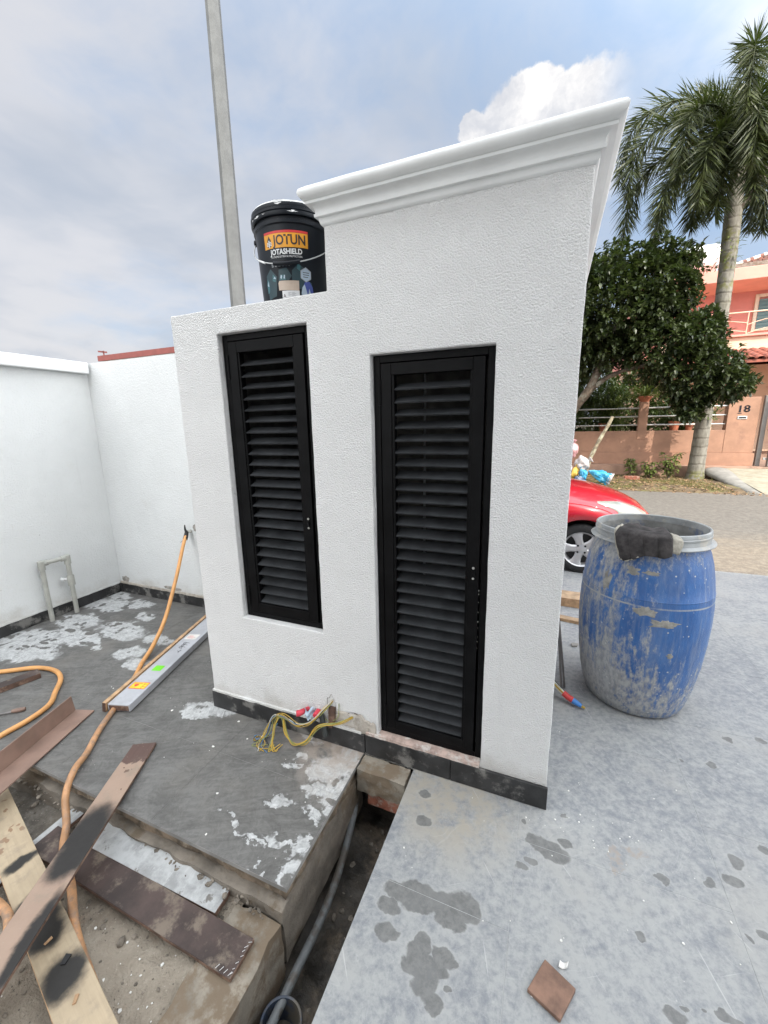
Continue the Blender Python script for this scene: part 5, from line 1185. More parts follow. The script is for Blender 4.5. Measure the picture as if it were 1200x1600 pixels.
# wire handle hanging down at the front with its grip, and the two lugs
hl, hr = LA - R(92), LA + R(88)
pts = []
for k in range(25):
    u = k / 24; a = hl + (hr - hl) * u; z = 0.282 - 0.143 * math.sin(PI * u) ** 0.75
    pts.append(cyl(a, z, 0.013 + 0.004 * math.sin(PI * u)))
hd = MB().tube(pts, 0.0022, 8).build("wire_handle", "wire_handle", bk, local=True, smooth=60)
MB().tube([pts[k] for k in range(10, 16)], 0.0078, 10).build("grip", "bucket_black", hd, local=True, smooth=50)
for a in (hl, hr):
    MB().tube([cyl(a, 0.282, -0.002), cyl(a, 0.282, 0.016)], 0.013, 12).build("handle_lug", "bucket_black", bk, local=True, smooth=50, bevel=0.002)
mb = MB(); mb.tube([pts[7], (pts[8][0] * 1.006, pts[8][1] * 1.006, pts[8][2] - 0.002)], 0.004, 6); mb.tube([pts[6], pts[7]], 0.0035, 6); mb.build("paint_drip", "paint_white", hd, local=True, smooth=50)

# ------------------------------------------------------------------ blue drum
DC = Vector((0.44, 0.94, 0.0)); DK, DH = 0.96, 1.05
def dsc(pr): return [(r_ * DK, z_ * DH) for r_, z_ in pr]
dr = thing("plastic_drum", "blue plastic drum smeared with dried grey cement, open at the top", "drum", DC, R(0))
prof_ = [(0.0, 0.004), (0.205, 0.004), (0.225, 0.000), (0.243, 0.012), (0.262, 0.06), (0.282, 0.14), (0.300, 0.26), (0.310, 0.38), (0.314, 0.48), (0.313, 0.56), (0.309, 0.63), (0.3085, 0.634), (0.3100, 0.637), (0.3078, 0.640), (0.300, 0.70), (0.287, 0.77), (0.270, 0.825), (0.258, 0.850), (0.254, 0.862)]
wob = lambda a, z, j: 1 + 0.012 * mnoise.noise(Vector((math.cos(a) * 1.3, math.sin(a) * 1.3, z * 2.5)))
mb = MB(); mb.lathe(dsc(prof_), 96, warp=wob, cap0=False, cap1=False); mb.build("drum_body", "drum_blue", dr, local=True, smooth=50)
mb = MB(); mb.lathe(dsc([(0.254, 0.861), (0.268, 0.862), (0.282, 0.866), (0.285, 0.871), (0.279, 0.876), (0.264, 0.880), (0.2615, 0.900), (0.2645, 0.903), (0.2650, 0.911), (0.2620, 0.914), (0.2630, 0.926), (0.2600, 0.932), (0.2540, 0.934), (0.2490, 0.930), (0.2470, 0.90)]), 96, warp=wob, cap0=False, cap1=False)
mb.build("rim_ring", "drum_ring", dr, local=True, smooth=40)
mb = MB(); mb.lathe(dsc([(0.2475, 0.902), (0.247, 0.86), (0.262, 0.82), (0.300, 0.62), (0.304, 0.45), (0.25, 0.06), (0.23, 0.02), (0.0, 0.018)]), 64, cap0=False, cap1=False)
mb.build("drum_inside", "drum_inside", dr, local=True, smooth=50)
# smears of caked cement standing proud of the drum wall
def drum_r(z):
    zz, rr = [q[1] for q in dsc(prof_)][3:], [q[0] for q in dsc(prof_)][3:]
    return float(np.interp(z, zz, rr))
for k, (a0, z0, ra, rz) in enumerate(((-98, 0.615, 0.17, 0.020), (-84, 0.565, 0.22, 0.022), (-112, 0.80, 0.10, 0.020), (-135, 0.72, 0.07, 0.05), (-97, 0.80, 0.12, 0.008), (-75, 0.40, 0.05, 0.012))):
    n = 30; vs = []
    for ring_f, off_ in ((1.0, 0.0003), (0.8, 0.0014), (0.0, 0.0018)):
        for q in range(n):
            th_ = 2 * PI * q / n; e = 1 + 0.55 * mnoise.noise(Vector((math.cos(th_) * 1.8, math.sin(th_) * 1.8, k * 3.7))) + 0.55 * mnoise.noise(Vector((math.cos(th_) * 5, math.sin(th_) * 5, k * 1.7)))
            a = R(a0) + ra * e * ring_f * math.cos(th_); z = z0 + rz * e * ring_f * math.sin(th_); r_ = drum_r(z) * wob(a, z / DH, 0) + off_
            vs.append((r_ * math.cos(a), r_ * math.sin(a), z))
    MB().add(vs, [(i * n + q, i * n + (q + 1) % n, (i + 1) * n + (q + 1) % n, (i + 1) * n + q) for i in range(2) for q in range(n)]).build("cement_smear", "cement_smear", dr, local=True, smooth=True)
# quilted dark cloth hung over the rim
def cloth(u, v):
    a = R(-90) + R(-50 + 16 * v * (1 - u) + 56 * u)
    drop = 0.132 - 0.055 * u + 0.010 * math.sin(u * 9)
    s = -0.075 + (0.075 + 0.03 + drop) * v          # distance along the path: inside, over the lip, down the outside
    if s < 0: r, z = 0.243 + s * 1.2, 0.940 + 0.008 * math.sin(-s * 30) + 0.006 * math.sin(u * 7)
    elif s < 0.035: t_ = s / 0.035; r, z = 0.243 + 0.050 * t_, 0.944 + 0.004 * math.sin(t_ * PI) - 0.014 * t_
    else: t_ = s - 0.035; r, z = 0.293 + 0.012 * min(1, t_ / 0.05), 0.930 - t_ * 0.96
    quilt = 0.008 * abs(math.sin(u * 4 * PI)) ** 0.5 * max(0.0, min(1.0, v * 3 - 0.8)); fold = 0.006 * mnoise.noise(Vector((u * 4, v * 3, 2)))
    r += quilt + fold
    r *= DK; z *= DH
    return (r * math.cos(a) , r * math.sin(a), z + 0.004 * mnoise.noise(Vector((u * 6, v * 5, 9))))
cl = thing("quilted_cloth", "dark quilted cloth with a frayed pale edge hung over the rim of the blue drum", "cloth", DC + Vector((0, 0, 0.9)))
mb = MB(); mb.grid(lambda u, v: tuple(Vector(cloth(u, v)) + DC), 48, 30); mb.build("cloth_panel", "cloth_dark", cl, smooth=True, solid=0.005)
mb = MB()
edge = [Vector(cloth(0.0, v)) for v in np.linspace(0.25, 1, 14)] + [Vector(cloth(u, 1.0)) for u in np.linspace(0, 1.0, 24)]
edge = [DC + p_ * Vector((1.004, 1.004, 1)).x + Vector((RNG.uniform(-1, 1), RNG.uniform(-1, 1), RNG.uniform(-1, 1))) * 0.0025 for p_ in edge]
mb.tube(edge[:14], 0.006, 6); mb.tube(edge[14:24], lambda u: 0.0025 + 0.002 * math.sin(u * 20), 6); mb.build("frayed_edge", "cloth_edge", cl, smooth=60)
mb = MB(); mb.grid(lambda u, v: tuple(DC + Vector(cloth(1.0, 0.45 + 0.5 * v)) * 1.004 + Vector((0.045 * u * (1 - 0.6 * abs(v - .4)), 0.0 + 0.01 * u, -0.012 * u))), 6, 8); mb.build("torn_corner", "cloth_edge", cl, smooth=True, solid=0.003)

# ------------------------------------------------------------------ lamp post and neighbour's roof beyond the wall
pl = thing("lamp_post", "tall plain grey octagonal post rising behind the low cabinet shoulder", "post", (-3.51, 2.60, 0.0))
mb = MB(); mb.tube([(0, 0, -0.03), (0, 0, 7.6)], lambda u: 0.096 - 0.030 * u, 8); mb.build("post_shaft", "pole_grey", pl, local=True)
mb = MB(); mb.box(-0.16, -0.16, -0.03, 0.16, 0.16, 0.03); mb.build("base_plate", "pole_grey", pl, local=True, bevel=0.004)
mb = MB(); mb.tube(catmull([(0, 0, 7.55), (0.1, 0.3, 8.0), (0.3, 0.9, 8.2)], 8), 0.04, 8); mb.build("lamp_arm", "pole_grey", pl, local=True, smooth=50)
mb = MB(); mb.box(0.22, 0.85, 8.15, 0.42, 1.45, 8.27); mb.build("lamp_head", "pole_grey", pl, local=True, bevel=0.03)
nb = thing("neighbour_house", "house with a dark red roof edge just showing over the left boundary wall", "house", (-10.5, 11.0, 0.0))
MB().box(-13.6, 8.6, -0.1, -4.9, 15.0, 3.72).build("house_wall", "house_paint", nb, bevel=0.01)
MB().box(-14.04, 8.0, 3.735, -4.5, 8.06, 3.90).build("fascia", "maroon_fascia", nb)
mb = MB(); mb.add([(-14.0, 8.065, 3.88), (-4.5, 8.065, 3.88), (-4.5, 16.0, 4.7), (-14.0, 16.0, 4.7), (-14.0, 8.065, 3.74), (-4.5, 8.065, 3.74), (-4.5, 16.0, 4.56), (-14.0, 16.0, 4.56)], [(0, 1, 2, 3), (7, 6, 5, 4), (0, 4, 5, 1), (1, 5, 6, 2), (2, 6, 7, 3), (3, 7, 4, 0)])
rf = mb.build("roof", "fibre_roof", nb)
mb = MB(); mb.bar((-13.85, 8.1, 3.88), (-13.85, 8.1, 4.06), 0.03, 0.03); mb.bar((-14.1, 8.1, 4.06), (-13.7, 8.1, 4.00), 0.03, 0.05); mb.build("gutter_bracket", "maroon_fascia", nb)
for z_, off_ in ((6.6, 0.0), (7.6, 0.0)):
    pts = [(-60 + 6.0 * k, 30 + 1.2 * k, z_ + 0.7 * ((k - 8) / 8) ** 2) for k in range(17)]
    tag(MB().tube(pts, 0.02, 5).build("power_line", "car_black", loc=(-20, 38, z_)), "upper thin power line across the pale sky over the left wall" if z_ > 7 else "lower thin power line across the pale sky over the left wall", "power line")

# ------------------------------------------------------------------ street: road, verge, ledge
def sheet(x0, y0, x1, y1, z, amp, nx, ny, sc=0.8):
    return lambda u, v: (x0 + (x1 - x0) * u, y0 + (y1 - y0) * v, z + amp * fbm((x0 + (x1 - x0) * u, y0 + (y1 - y0) * v, 1.0), sc))
tag(MB().grid(sheet(-40, 3.403, 60, 9.0, -0.012, 0.006, 1, 1), 400, 40).build("road", "road_asphalt", smooth=True), kind='structure')
def verge_z(x, y): 
    e = max(0, min(1, (y - 8.75) / 0.5)); return -0.03 + 0.075 * e + 0.03 * fbm((x, y, 4.0), 1.3) * e + 0.012 * fbm((x, y, 2.0), 6.0) * e
vb = lambda u, v: (-14 + 17.75 * u, 8.7 + 2.62 * v + (0.18 * fbm((-14 + 17.75 * u, 0, 0), 1.1) if v == 0 else 0), verge_z(-14 + 17.75 * u, 8.7 + 2.62 * v))
tag(MB().grid(vb, 240, 40).build("grass_verge", "verge_soil", smooth=True), kind='structure')
mb = MB()
for _ in range(9000):
    x, y = RNG.uniform(-0.6, 3.6), RNG.uniform(9.0, 11.2)
    if mnoise.noise(Vector((x * 1.6, y * 2.2, 0))) < -0.05: continue
    if (x - 3.33) ** 2 + (y - 10.9) ** 2 < 0.1: continue
    z = verge_z(x, y) - 0.005; a = RNG.uniform(0, 6.28); h = RNG.uniform(0.02, 0.075); w_ = 0.006; l = RNG.uniform(-0.03, 0.03)
    mb.add([(x - w_ * math.cos(a), y - w_ * math.sin(a), z), (x + w_ * math.cos(a), y + w_ * math.sin(a), z), (x + l, y + l * 0.6, z + h)], [(0, 1, 2)])
tag(mb.build("grass", "grass_blade"), kind='stuff')
mb = MB()
for _ in range(1700):
    x, y = RNG.uniform(-0.6, 4.0), RNG.uniform(8.72, 11.2); z = verge_z(x, y) + RNG.uniform(0.004, 0.03); a = RNG.uniform(0, 6.28); s = RNG.uniform(0.015, 0.05)
    if x > 3.55 and y > 9.1: continue
    c_, s_ = math.cos(a) * s, math.sin(a) * s; t_ = RNG.uniform(-0.02, 0.02)
    mb.add([(x + c_, y + s_, z), (x - s_ * 0.5, y + c_ * 0.5, z + t_), (x - c_, y - s_, z + abs(t_)), (x + s_ * 0.5, y - c_ * 0.5, z)], [(0, 1, 2, 3)])
tag(mb.build("fallen_leaves", "leaf_litter"), kind='stuff')
FX0, FX1, FY = -9.0, 4.66, 11.60
tag(MB().box(FX0, 11.22, -0.2, 12.0, 24.0, 0.335).build("house_plot", "terracotta_ledge", bevel=0.01), kind='structure')
# concrete ramp up to the gate
mb = MB(); mb.add([(4.06, 9.02, -0.02), (9.0, 9.02, -0.02), (9.0, 11.21, 0.30), (3.90, 11.21, 0.30), (4.06, 9.02, -0.3), (9.0, 9.02, -0.3), (9.0, 11.21, -0.3), (3.90, 11.21, -0.3)], [(0, 1, 2, 3), (0, 4, 5, 1), (1, 5, 6, 2), (2, 6, 7, 3), (3, 7, 4, 0)])
tag(mb.build("driveway_ramp", "ramp_concrete"), kind='structure')
mb = MB(); P_ = [(4.10, 8.95, -0.10), (4.00, 9.6, -0.02), (3.90, 10.4, 0.10), (3.84, 10.95, 0.19), (3.84, 11.15, 0.21)]
mb.tube(catmull(P_, 6), lambda u: 0.05 + 0.07 * min(1, u * 1.4), 14, sx=2.4); ko = mb.build("ramp_kerb", "kerb_concrete", smooth=60); tag(ko, kind='structure')

# ------------------------------------------------------------------ terracotta fence wall with steel rails
fw_ = thing("fence_wall", "low terracotta-pink wall with steel rails between its posts across the road", "fence", (0.0, FY, 0.335))
MB().box(FX0, FY - 0.05, 0.333, 4.675, FY + 0.20, 0.655).build("plinth", "terracotta_wall", fw_, bevel=0.006)
MB().box(FX0, FY, 0.657, 4.03, FY + 0.15, 1.235).build("wall_panel", "terracotta_wall", fw_, bevel=0.006)
for x in (-5.6, -1.7, 2.09): MB().box(x, FY - 0.008, 1.0, x + 0.21, FY + 0.17, 2.0).build("post", "terracotta_wall", fw_, bevel=0.006)
pil = MB().box(4.032, FY - 0.006, 0.657, 4.655, FY + 0.24, 2.035).build("gate_pillar", "terracotta_wall", fw_, bevel=0.008)
for z in (1.39, 1.615, 1.84):
    for xa, xb in ((-5.4, -1.7), (-1.49, 2.09), (2.30, 4.032)): MB().tube([(xa - 0.005, FY + 0.08, z), (xb + 0.005, FY + 0.08, z)], 0.021, 8).build("rail", "steel_rail", fw_, smooth=60)
vs, fs = text_mesh("18", 0.29, lambda a, b: (a, b, 0))
mb = MB()
for ox in (-0.007, 0, 0.007): mb.add([(4.335 + ox + a * 0.95, FY - 0.012 - abs(ox) * 0.1, 1.745 + b * 0.82) for a, b, c in vs], fs)
mb.box(4.225, FY - 0.0125, 1.637, 4.305, FY - 0.0065, 1.655)
mb.build("house_number", "pen_ink", pil)
mb = MB(); mb.box(4.235, FY - 0.020, 1.50, 4.43, FY - 0.0065, 1.575); lb_ = mb.build("letter_slot", "steel_rail", pil, bevel=0.004)
MB().box(4.262, FY - 0.0215, 1.520, 4.405, FY - 0.0203, 1.555).build("slot_opening", "dark_hole", pil)
# folding gate
gt = thing("steel_gate", "grey steel bar gate standing at the house number pillar", "gate", (5.6, FY + 0.05, 0.335))
for x, w_ in ((4.72, 0.10), (4.90, 0.09), (8.2, 0.1)): MB().box(x, FY - 0.05 - (w_ == 0.09) * 0.18, 0.337, x + w_, FY + 0.05 - (w_ == 0.09) * 0.18, 2.06).build("gate_post", "gate_grey", gt, bevel=0.008)
for z in (0.50, 1.22, 1.93): MB().box(4.83, FY - 0.16, z, 8.2, FY - 0.12, z + 0.055).build("gate_rail", "steel_rail", gt, bevel=0.004)
br_ = None
for k in range(30):
    if br_ is None: br_ = MB().tube([(0, 0, 0.45), (0, 0, 1.96)], 0.016, 8).build("gate_bar", "gate_grey", gt, local=True, smooth=60); br_.location = (5.03 - 5.6, -0.17, -0.335)
    else: part_copy(br_, gt, (5.03 + k * 0.105 - 5.6, -0.17, -0.335))
for x in (4.99, 5.4, 5.9): 
    mb = MB(); mb.tube([(x + 0.09 * math.cos(a) * (1 - a / 11), FY - 0.15, 1.12 + 0.12 * math.sin(a) * (1 - a / 11)) for a in np.linspace(0, 9, 30)], 0.012, 6); mb.build("scroll", "cream_paint", gt, smooth=60)

# ------------------------------------------------------------------ pink house
ho = thing("pink_house", "pink two-storey house with balcony, louvred window and red tiled porch roof behind the trees", "house", (6.0, 17.0, 0.335))
HX0, HX1 = 2.6, 13.0
MB().box(HX0, 17.0, 3.55, HX1, 24.0, 6.20).build("upper_wall", "pink_wall", ho)
MB().box(HX0, 17.9, 0.333, HX1, 24.0, 3.42).build("ground_floor_wall", "cream_paint", ho)
MB().box(HX0 + 0.6, 15.42, 5.70, HX1 + 0.4, 17.6, 6.06).build("roof_slab", "pink_fascia", ho, bevel=0.015)
MB().box(HX0 + 0.4, 15.15, 3.58, HX1 + 0.2, 16.998, 3.74).build("balcony_slab", "cream_paint", ho, bevel=0.01)
MB().box(HX0 + 0.4, 15.18, 3.741, HX1 + 0.2, 15.33, 3.995).build("balcony_kerb", "cream_paint", ho, bevel=0.01)
MB().box(HX0 + 0.4, 15.08, 3.997, HX1 + 0.2, 15.40, 4.06).build("balcony_coping", "pink_fascia", ho, bevel=0.01)
for z in (4.72,): MB().tube([(HX0 + 0.5, 15.24, z), (HX1, 15.24, z)], 0.022, 8).build("balcony_rail", "cream_paint", ho, smooth=60)
for k in range(8):
    x = 5.31 + (k - 2) * 1.15; MB().tube([(x, 15.24, 4.055), (x, 15.24, 4.72)], 0.016, 8).build("baluster", "cream_paint", ho, smooth=60)
    for zc, s_ in ((4.42, 1), (4.16, 1)):
        pts = catmull([(x - 1.15 + 0.02, 15.24, zc - 0.06), (x - 0.62, 15.24, zc + 0.07), (x - 0.06, 15.24, zc), (x - 0.02, 15.24, zc - 0.03)], 6); MB().tube(pts, 0.013, 6).build("rail_scroll", "cream_paint", ho, smooth=60)
# louvred window in its cream frame
wx0, wx1, wz0, wz1 = 5.98, 7.2, 4.42, 5.58
mb = MB(); mb.box(wx0, 16.94, wz0, wx0 + 0.10, 17.02, wz1); mb.box(wx1 - 0.1, 16.94, wz0, wx1, 17.02, wz1); mb.box(wx0 + .101, 16.94, wz1 - 0.1, wx1 - .101, 17.02, wz1); mb.box(wx0 + .101, 16.94, wz0, wx1 - .101, 17.02, wz0 + 0.06)
wn = mb.build("window", "window_cream", ho, bevel=0.006)
for k in range(9):
    z = wz0 + 0.08 + k * 0.108; o = MB().box(wx0 + 0.12, -0.045, -0.055, wx1 - 0.12, -0.035, 0.055).build("glass_louvre", "louvre_glass", wn, local=True)
    o.location = (-6.0, 0.0, z - 0.335 + 0.02); o.rotation_euler = (R(28), 0, 0)
# red barrel tiles of the porch roof
pr = MB().add([(HX0, 13.8, 3.16), (HX1, 13.8, 3.16), (HX1, 15.13, 3.56), (HX0, 15.13, 3.56), (HX0, 13.8, 3.08), (HX1, 13.8, 3.08), (HX1, 15.13, 3.48), (HX0, 15.13, 3.48)], [(0, 1, 2, 3), (7, 6, 5, 4), (0, 4, 5, 1), (1, 5, 6, 2), (2, 6, 7, 3), (3, 7, 4, 0)]).build("porch_roof", "clay_tile", ho)
def barrel(u, v): 
    a = PI * u; return (-0.105 * math.cos(a), 0.33 * v - 0.02, 0.075 * math.sin(a) * (1 - 0.12 * v))
first = None
for i in range(24):
    for j in range(5):
        x = 3.9 + i * 0.23; y = 13.78 + j * 0.285; z = 3.175 + (y - 13.8) * 0.30
        loc = (x - 6.0, y - 17.0, z - 0.335); rot = (math.atan(0.30), 0, 0)
        if first is None: first = MB().grid(barrel, 7, 1).build("roof_tile", "clay_tile", pr, local=True, smooth=True, solid=0.014); first.location = loc; first.rotation_euler = rot
        else: part_copy(first, pr, loc, rot)
# hipped main roof with pale mortared ridge
mb = MB(); A_, B_, C_, D_, E_ = (5.55, 18.4, 6.90), (13.4, 18.4, 6.90), (13.4, 24.0, 6.90), (5.55, 24.0, 6.90), (8.6, 21.2, 8.25)
F_ = (12.0, 21.2, 8.25)
mb.add([A_, B_, C_, D_, E_, F_], [(0, 1, 5, 4), (1, 2, 5), (2, 3, 4, 5), (3, 0, 4), (3, 2, 1, 0)]); rf = mb.build("main_roof", "old_roof_tile", ho)
def lerp3(a, b, t_): return tuple(a[i] + (b[i] - a[i]) * t_ for i in range(3))
for k in range(22):
    p_, q_ = lerp3(A_, E_, k / 22), lerp3(A_, E_, (k + 0.9) / 22); MB().bar((p_[0], p_[1], p_[2] + 0.03), (q_[0], q_[1], q_[2] + 0.055), 0.20, 0.10).build("ridge_tile", "ridge_mortar" if k % 5 not in (0, 3) else "old_roof_tile", rf, bevel=0.02)
for k in range(13):      # courses of tiles on the visible slope
    t_ = k / 13; l, r_ = lerp3(A_, E_, t_), lerp3(B_, F_, t_); n_ = 26 - k
    for q in range(n_):
        a, b_ = lerp3(l, r_, (q + 0.06) / n_), lerp3(l, r_, (q + 0.94) / n_)
        if a[0] > 9.5: continue
        l2, r2 = lerp3(A_, E_, t_ + 0.078), lerp3(B_, F_, t_ + 0.078); c_, d_ = lerp3(l2, r2, (q + 0.94) / n_), lerp3(l2, r2, (q + 0.06) / n_)
        lift = 0.05
        MB().add([(a[0], a[1], a[2] + lift), (b_[0], b_[1], b_[2] + lift), (c_[0], c_[1], c_[2] + 0.01), (d_[0], d_[1], d_[2] + 0.01), (a[0], a[1], a[2]), (b_[0], b_[1], b_[2])], [(0, 1, 2, 3), (0, 4, 5, 1)]).build("roof_tile", "old_roof_tile", rf)
MB().box(5.5, 18.0, 6.06, 13.4, 18.38, 6.89).build("parapet", "raw_concrete", ho)
for x in (4.3, 8.5): MB().box(x, 14.6, 0.333, x + 0.3, 14.9, 3.25).build("porch_column", "cream_paint", ho)
# water tank on the roof
wt = thing("water_tank", "white round-ended water tank on the flat roof of the pink house", "water tank", (4.35, 17.0, 6.0))
mb = MB(); mb.lathe([(0.0, -0.75), (0.25, -0.72), (0.38, -0.60), (0.43, -0.42), (0.435, -0.40), (0.435, 0.40), (0.43, 0.42), (0.38, 0.60), (0.25, 0.72), (0.0, 0.75)], 32, cap0=False, cap1=False)
mb.v = [(z * 0.75, x_, y_ + 0.88) for x_, y_, z in mb.v]; mb.build("tank_shell", "tank_white", wt, local=True, smooth=50, fixn=True)
for x in (-0.35, 0.35):
    mb = MB(); mb.tube([(x, -0.34, 0.07), (x, -0.30, 0.75)], 0.025, 6); mb.tube([(x, 0.34, 0.07), (x, 0.30, 0.75)], 0.025, 6); mb.build("tank_stand", "steel_rail", wt, local=True)

# ------------------------------------------------------------------ leaves
def leaf(mb, base, dirv, length, width, up=Vector((0, 0, 1)), fold=0.25, droop=0.15):
    d = Vector(dirv).normalized(); s = d.cross(up)
    if s.length < 1e-3: s = d.orthogonal()
    s.normalize(); n = s.cross(d)
    b = Vector(base); t1 = b + d * (length * 0.45) + n * (length * 0.02); t2 = b + d * length - n * (length * droop)
    w_ = width / 2; o = n * (w_ * fold)
    mb.add([b, t1 + s * w_ + o, t1, t1 - s * w_ + o, t2, b + d * (length * 0.75) + s * w_ * 0.7 + o * 0.7 - n * length * droop * 0.4, b + d * (length * 0.75) - s * w_ * 0.7 + o * 0.7 - n * length * droop * 0.4],
           [(0, 1, 2), (0, 2, 3), (2, 1, 5, 4), (2, 4, 6, 3)])
def rvec():
    v = Vector(RNG.normal(size=3)); return v.normalized()
def blob_crown(mb, lobes, n_tips, leaf_l, leaf_w, per=7, shell=0.45, accept=None, gap=None):
    vol = np.array([l[3] * l[4] * l[5] for l in lobes]) ** (2 / 3); vol /= vol.sum(); made = 0; tries = 0
    while made < n_tips and tries < n_tips * 12:
        tries += 1
        c = lobes[RNG.choice(len(lobes), p=vol)]; dv = rvec(); r = 1 - shell * RNG.random() ** 1.7
        r *= 1 + 0.22 * mnoise.noise(dv * 2.3 + Vector((c[0], c[1], c[2]))) + 0.20 * mnoise.noise(dv * 5.5 + Vector((c[2], c[0], c[1])))
        p_ = Vector((c[0] + dv.x * c[3] * r, c[1] + dv.y * c[4] * r, c[2] + dv.z * c[5] * r))
        inside = any(((p_.x - q[0]) / q[3]) ** 2 + ((p_.y - q[1]) / q[4]) ** 2 + ((p_.z - q[2]) / q[5]) ** 2 < 0.35 for q in lobes)
        if inside and RNG.random() < 0.7: continue
        if accept and not accept(p_): continue
        if gap and mnoise.noise(p_ * gap[0]) < gap[1]: continue
        made += 1
        tip = (dv + rvec() * 0.6 + Vector((0, 0, 0.35))).normalized()
        for k in range(per):
            lv = (tip * 0.55 + rvec() * 0.9).normalized(); L_ = leaf_l * RNG.uniform(0.55, 1.25)
            leaf(mb, p_ + rvec() * leaf_l * 0.25, lv, L_, leaf_w * RNG.uniform(0.8, 1.2), fold=RNG.uniform(0.1, 0.45), droop=RNG.uniform(0.0, 0.25))
def branch(mb, pts, r0, r1, n=10, k=8):
    P_ = catmull(pts, k); P_ = [p_ + mnoise.noise_vector(p_ * 4) * 0.02 for p_ in P_]
    mb.tube(P_, lambda u: (r0 + (r1 - r0) * u) * (1 + 0.08 * math.sin(u * 37)), n)
tr = thing("broadleaf_tree", "dense dark green glossy broadleaf tree leaning over the road and the pink fence", "tree", (-0.25, 10.9, 0.0))
lobes = [(0.9, 10.3, 4.1, 1.75, 1.3, 1.30), (1.9, 10.1, 4.35, 0.80, 0.9, 1.02), (2.80, 9.9, 2.58, 0.82, 0.75, 0.66), (3.40, 9.8, 2.24, 0.46, 0.5, 0.34), (0.0, 10.4, 3.8, 1.6, 1.2, 1.35), (-1.2, 10.5, 3.9, 1.2, 1.1, 1.1), (2.2, 10.0, 3.1, 0.95, 0.9, 0.75), (2.85, 10.0, 3.35, 0.40, 0.55, 0.45), (2.75, 9.9, 1.92, 0.36, 0.35, 0.42)]
mb = MB(); blob_crown(mb, lobes, 7600, 0.135, 0.066, per=8, shell=0.60, gap=(2.6, -0.33), accept=lambda p_: p_.z > 2.28 or p_.x > 1.75)
o = mb.build("crown", "tree_leaf", tr, smooth=False); tag(o, kind='stuff')
mb = MB(); branch(mb, [(-0.25, 10.9, -0.05), (-0.10, 10.8, 0.9), (0.35, 10.4, 1.7), (0.75, 10.1, 2.35), (0.93, 10.1, 2.95), (0.85, 10.1, 3.4)], 0.13, 0.075); mb.build("trunk", "tree_bark", tr, smooth=60)
mb = MB(); branch(mb, [(0.62, 10.2, 2.12), (1.1, 10.1, 2.55), (1.75, 10.05, 2.75), (2.6, 9.95, 2.7)], 0.07, 0.03); branch(mb, [(0.86, 10.1, 3.3), (0.62, 10.1, 3.38), (0.55, 10.2, 3.5)], 0.055, 0.03)
branch(mb, [(0.9, 10.1, 3.2), (1.3, 10.2, 3.9), (1.6, 10.2, 4.8)], 0.06, 0.02); branch(mb, [(0.3, 10.4, 1.7), (-0.3, 10.5, 3.0), (-0.9, 10.5, 4.2)], 0.08, 0.03); branch(mb, [(0.85, 10.1, 3.2), (0.5, 10.3, 4.0), (0.3, 10.3, 4.9)], 0.05, 0.02)
mb.build("branch", "tree_bark", tr, smooth=60)

# ------------------------------------------------------------------ palm
pm = thing("palm_tree", "tall palm with a ringed grey trunk and drooping bushy fronds against the sky", "palm", (3.335, 10.9, 0.0))
mb = MB(); P_ = [(0, 0, -0.05 + 0.12 * k) for k in range(63)]
def palm_r(u):
    z = u * 7.44; return 0.165 + 0.075 * math.exp(-z / 0.25) - 0.004 * max(0, z - 1.5) - 0.022 * math.exp(-((z - 2.6) / 1.2) ** 2) + 0.012 * math.exp(-((z - 5.2) / 0.6) ** 2) + 0.0035 * math.sin(z * 29)
P_ = catmull([(0.0, 0, -0.05), (0.02, 0, 1.6), (0.06, 0, 3.2), (0.04, 0, 5.0), (0.0, 0, 6.4), (-0.03, 0, 7.45)], 24)
mb.tube(P_, palm_r, 20); mb.build("trunk", "palm_trunk", pm, local=True, smooth=60)
def frond(az, el, length, droop, curl=0.0, leaf_l=0.44, n=112, seed=0, base=None):
    b = Vector(base or (-0.03, 0, 7.35)); d = Vector((math.cos(az) * math.cos(el), math.sin(az) * math.cos(el), math.sin(el)))
    side = Vector((-math.sin(az), math.cos(az), 0)); pts = [b.copy()]; m = 26; st = length / m; e = el
    for k in range(m):
        u = k / m; e -= droop / m * (0.35 + 1.5 * u if u < 0.75 else 1.2); e = max(e, -1.50); az += curl / m
        pts.append(pts[-1] + Vector((math.cos(az) * math.cos(e), math.sin(az) * math.cos(e), math.sin(e))) * st)
    mb = MB(); mb.tube(pts, lambda u: 0.030 * (1 - u) + 0.006, 6)
    for k in range(n):
        u = 0.10 + 0.90 * (k + RNG.random()) / n; f_ = u * m; i = min(int(f_), m - 1); p_ = pts[i].lerp(pts[i + 1], f_ - i); t_ = (pts[i + 1] - pts[i]).normalized()
        L_ = leaf_l * (0.55 + 0.9 * math.sin(PI * min(1, 0.15 + u * 0.75))) * RNG.uniform(0.75, 1.1) * (1.0 if u < 0.85 else 0.75)
        s0 = t_.cross(Vector((0, 0, 1))); s0 = s0.normalized() if s0.length > 1e-3 else side
        n0 = s0.cross(t_)
        for q in range(4):
            an = RNG.uniform(0, 2 * PI); rad = s0 * math.cos(an) + n0 * math.sin(an) * 0.9
            dv = (t_ * RNG.uniform(0.55, 1.1) + rad * 0.9 + Vector((0, 0, -0.12))).normalized(); w_ = 0.0125 * RNG.uniform(0.7, 1.3)
            sd = dv.cross(rvec()).normalized() * w_; mid = p_ + dv * L_ * 0.5
            tip = p_ + dv * L_ + Vector((0, 0, -0.10 * L_))
            mb.add([p_ - sd * 0.5, p_ + sd * 0.5, mid + sd, mid - sd, tip], [(0, 1, 2, 3), (3, 2, 4)])
    return mb.build("frond", "palm_leaf", pm, local=True)
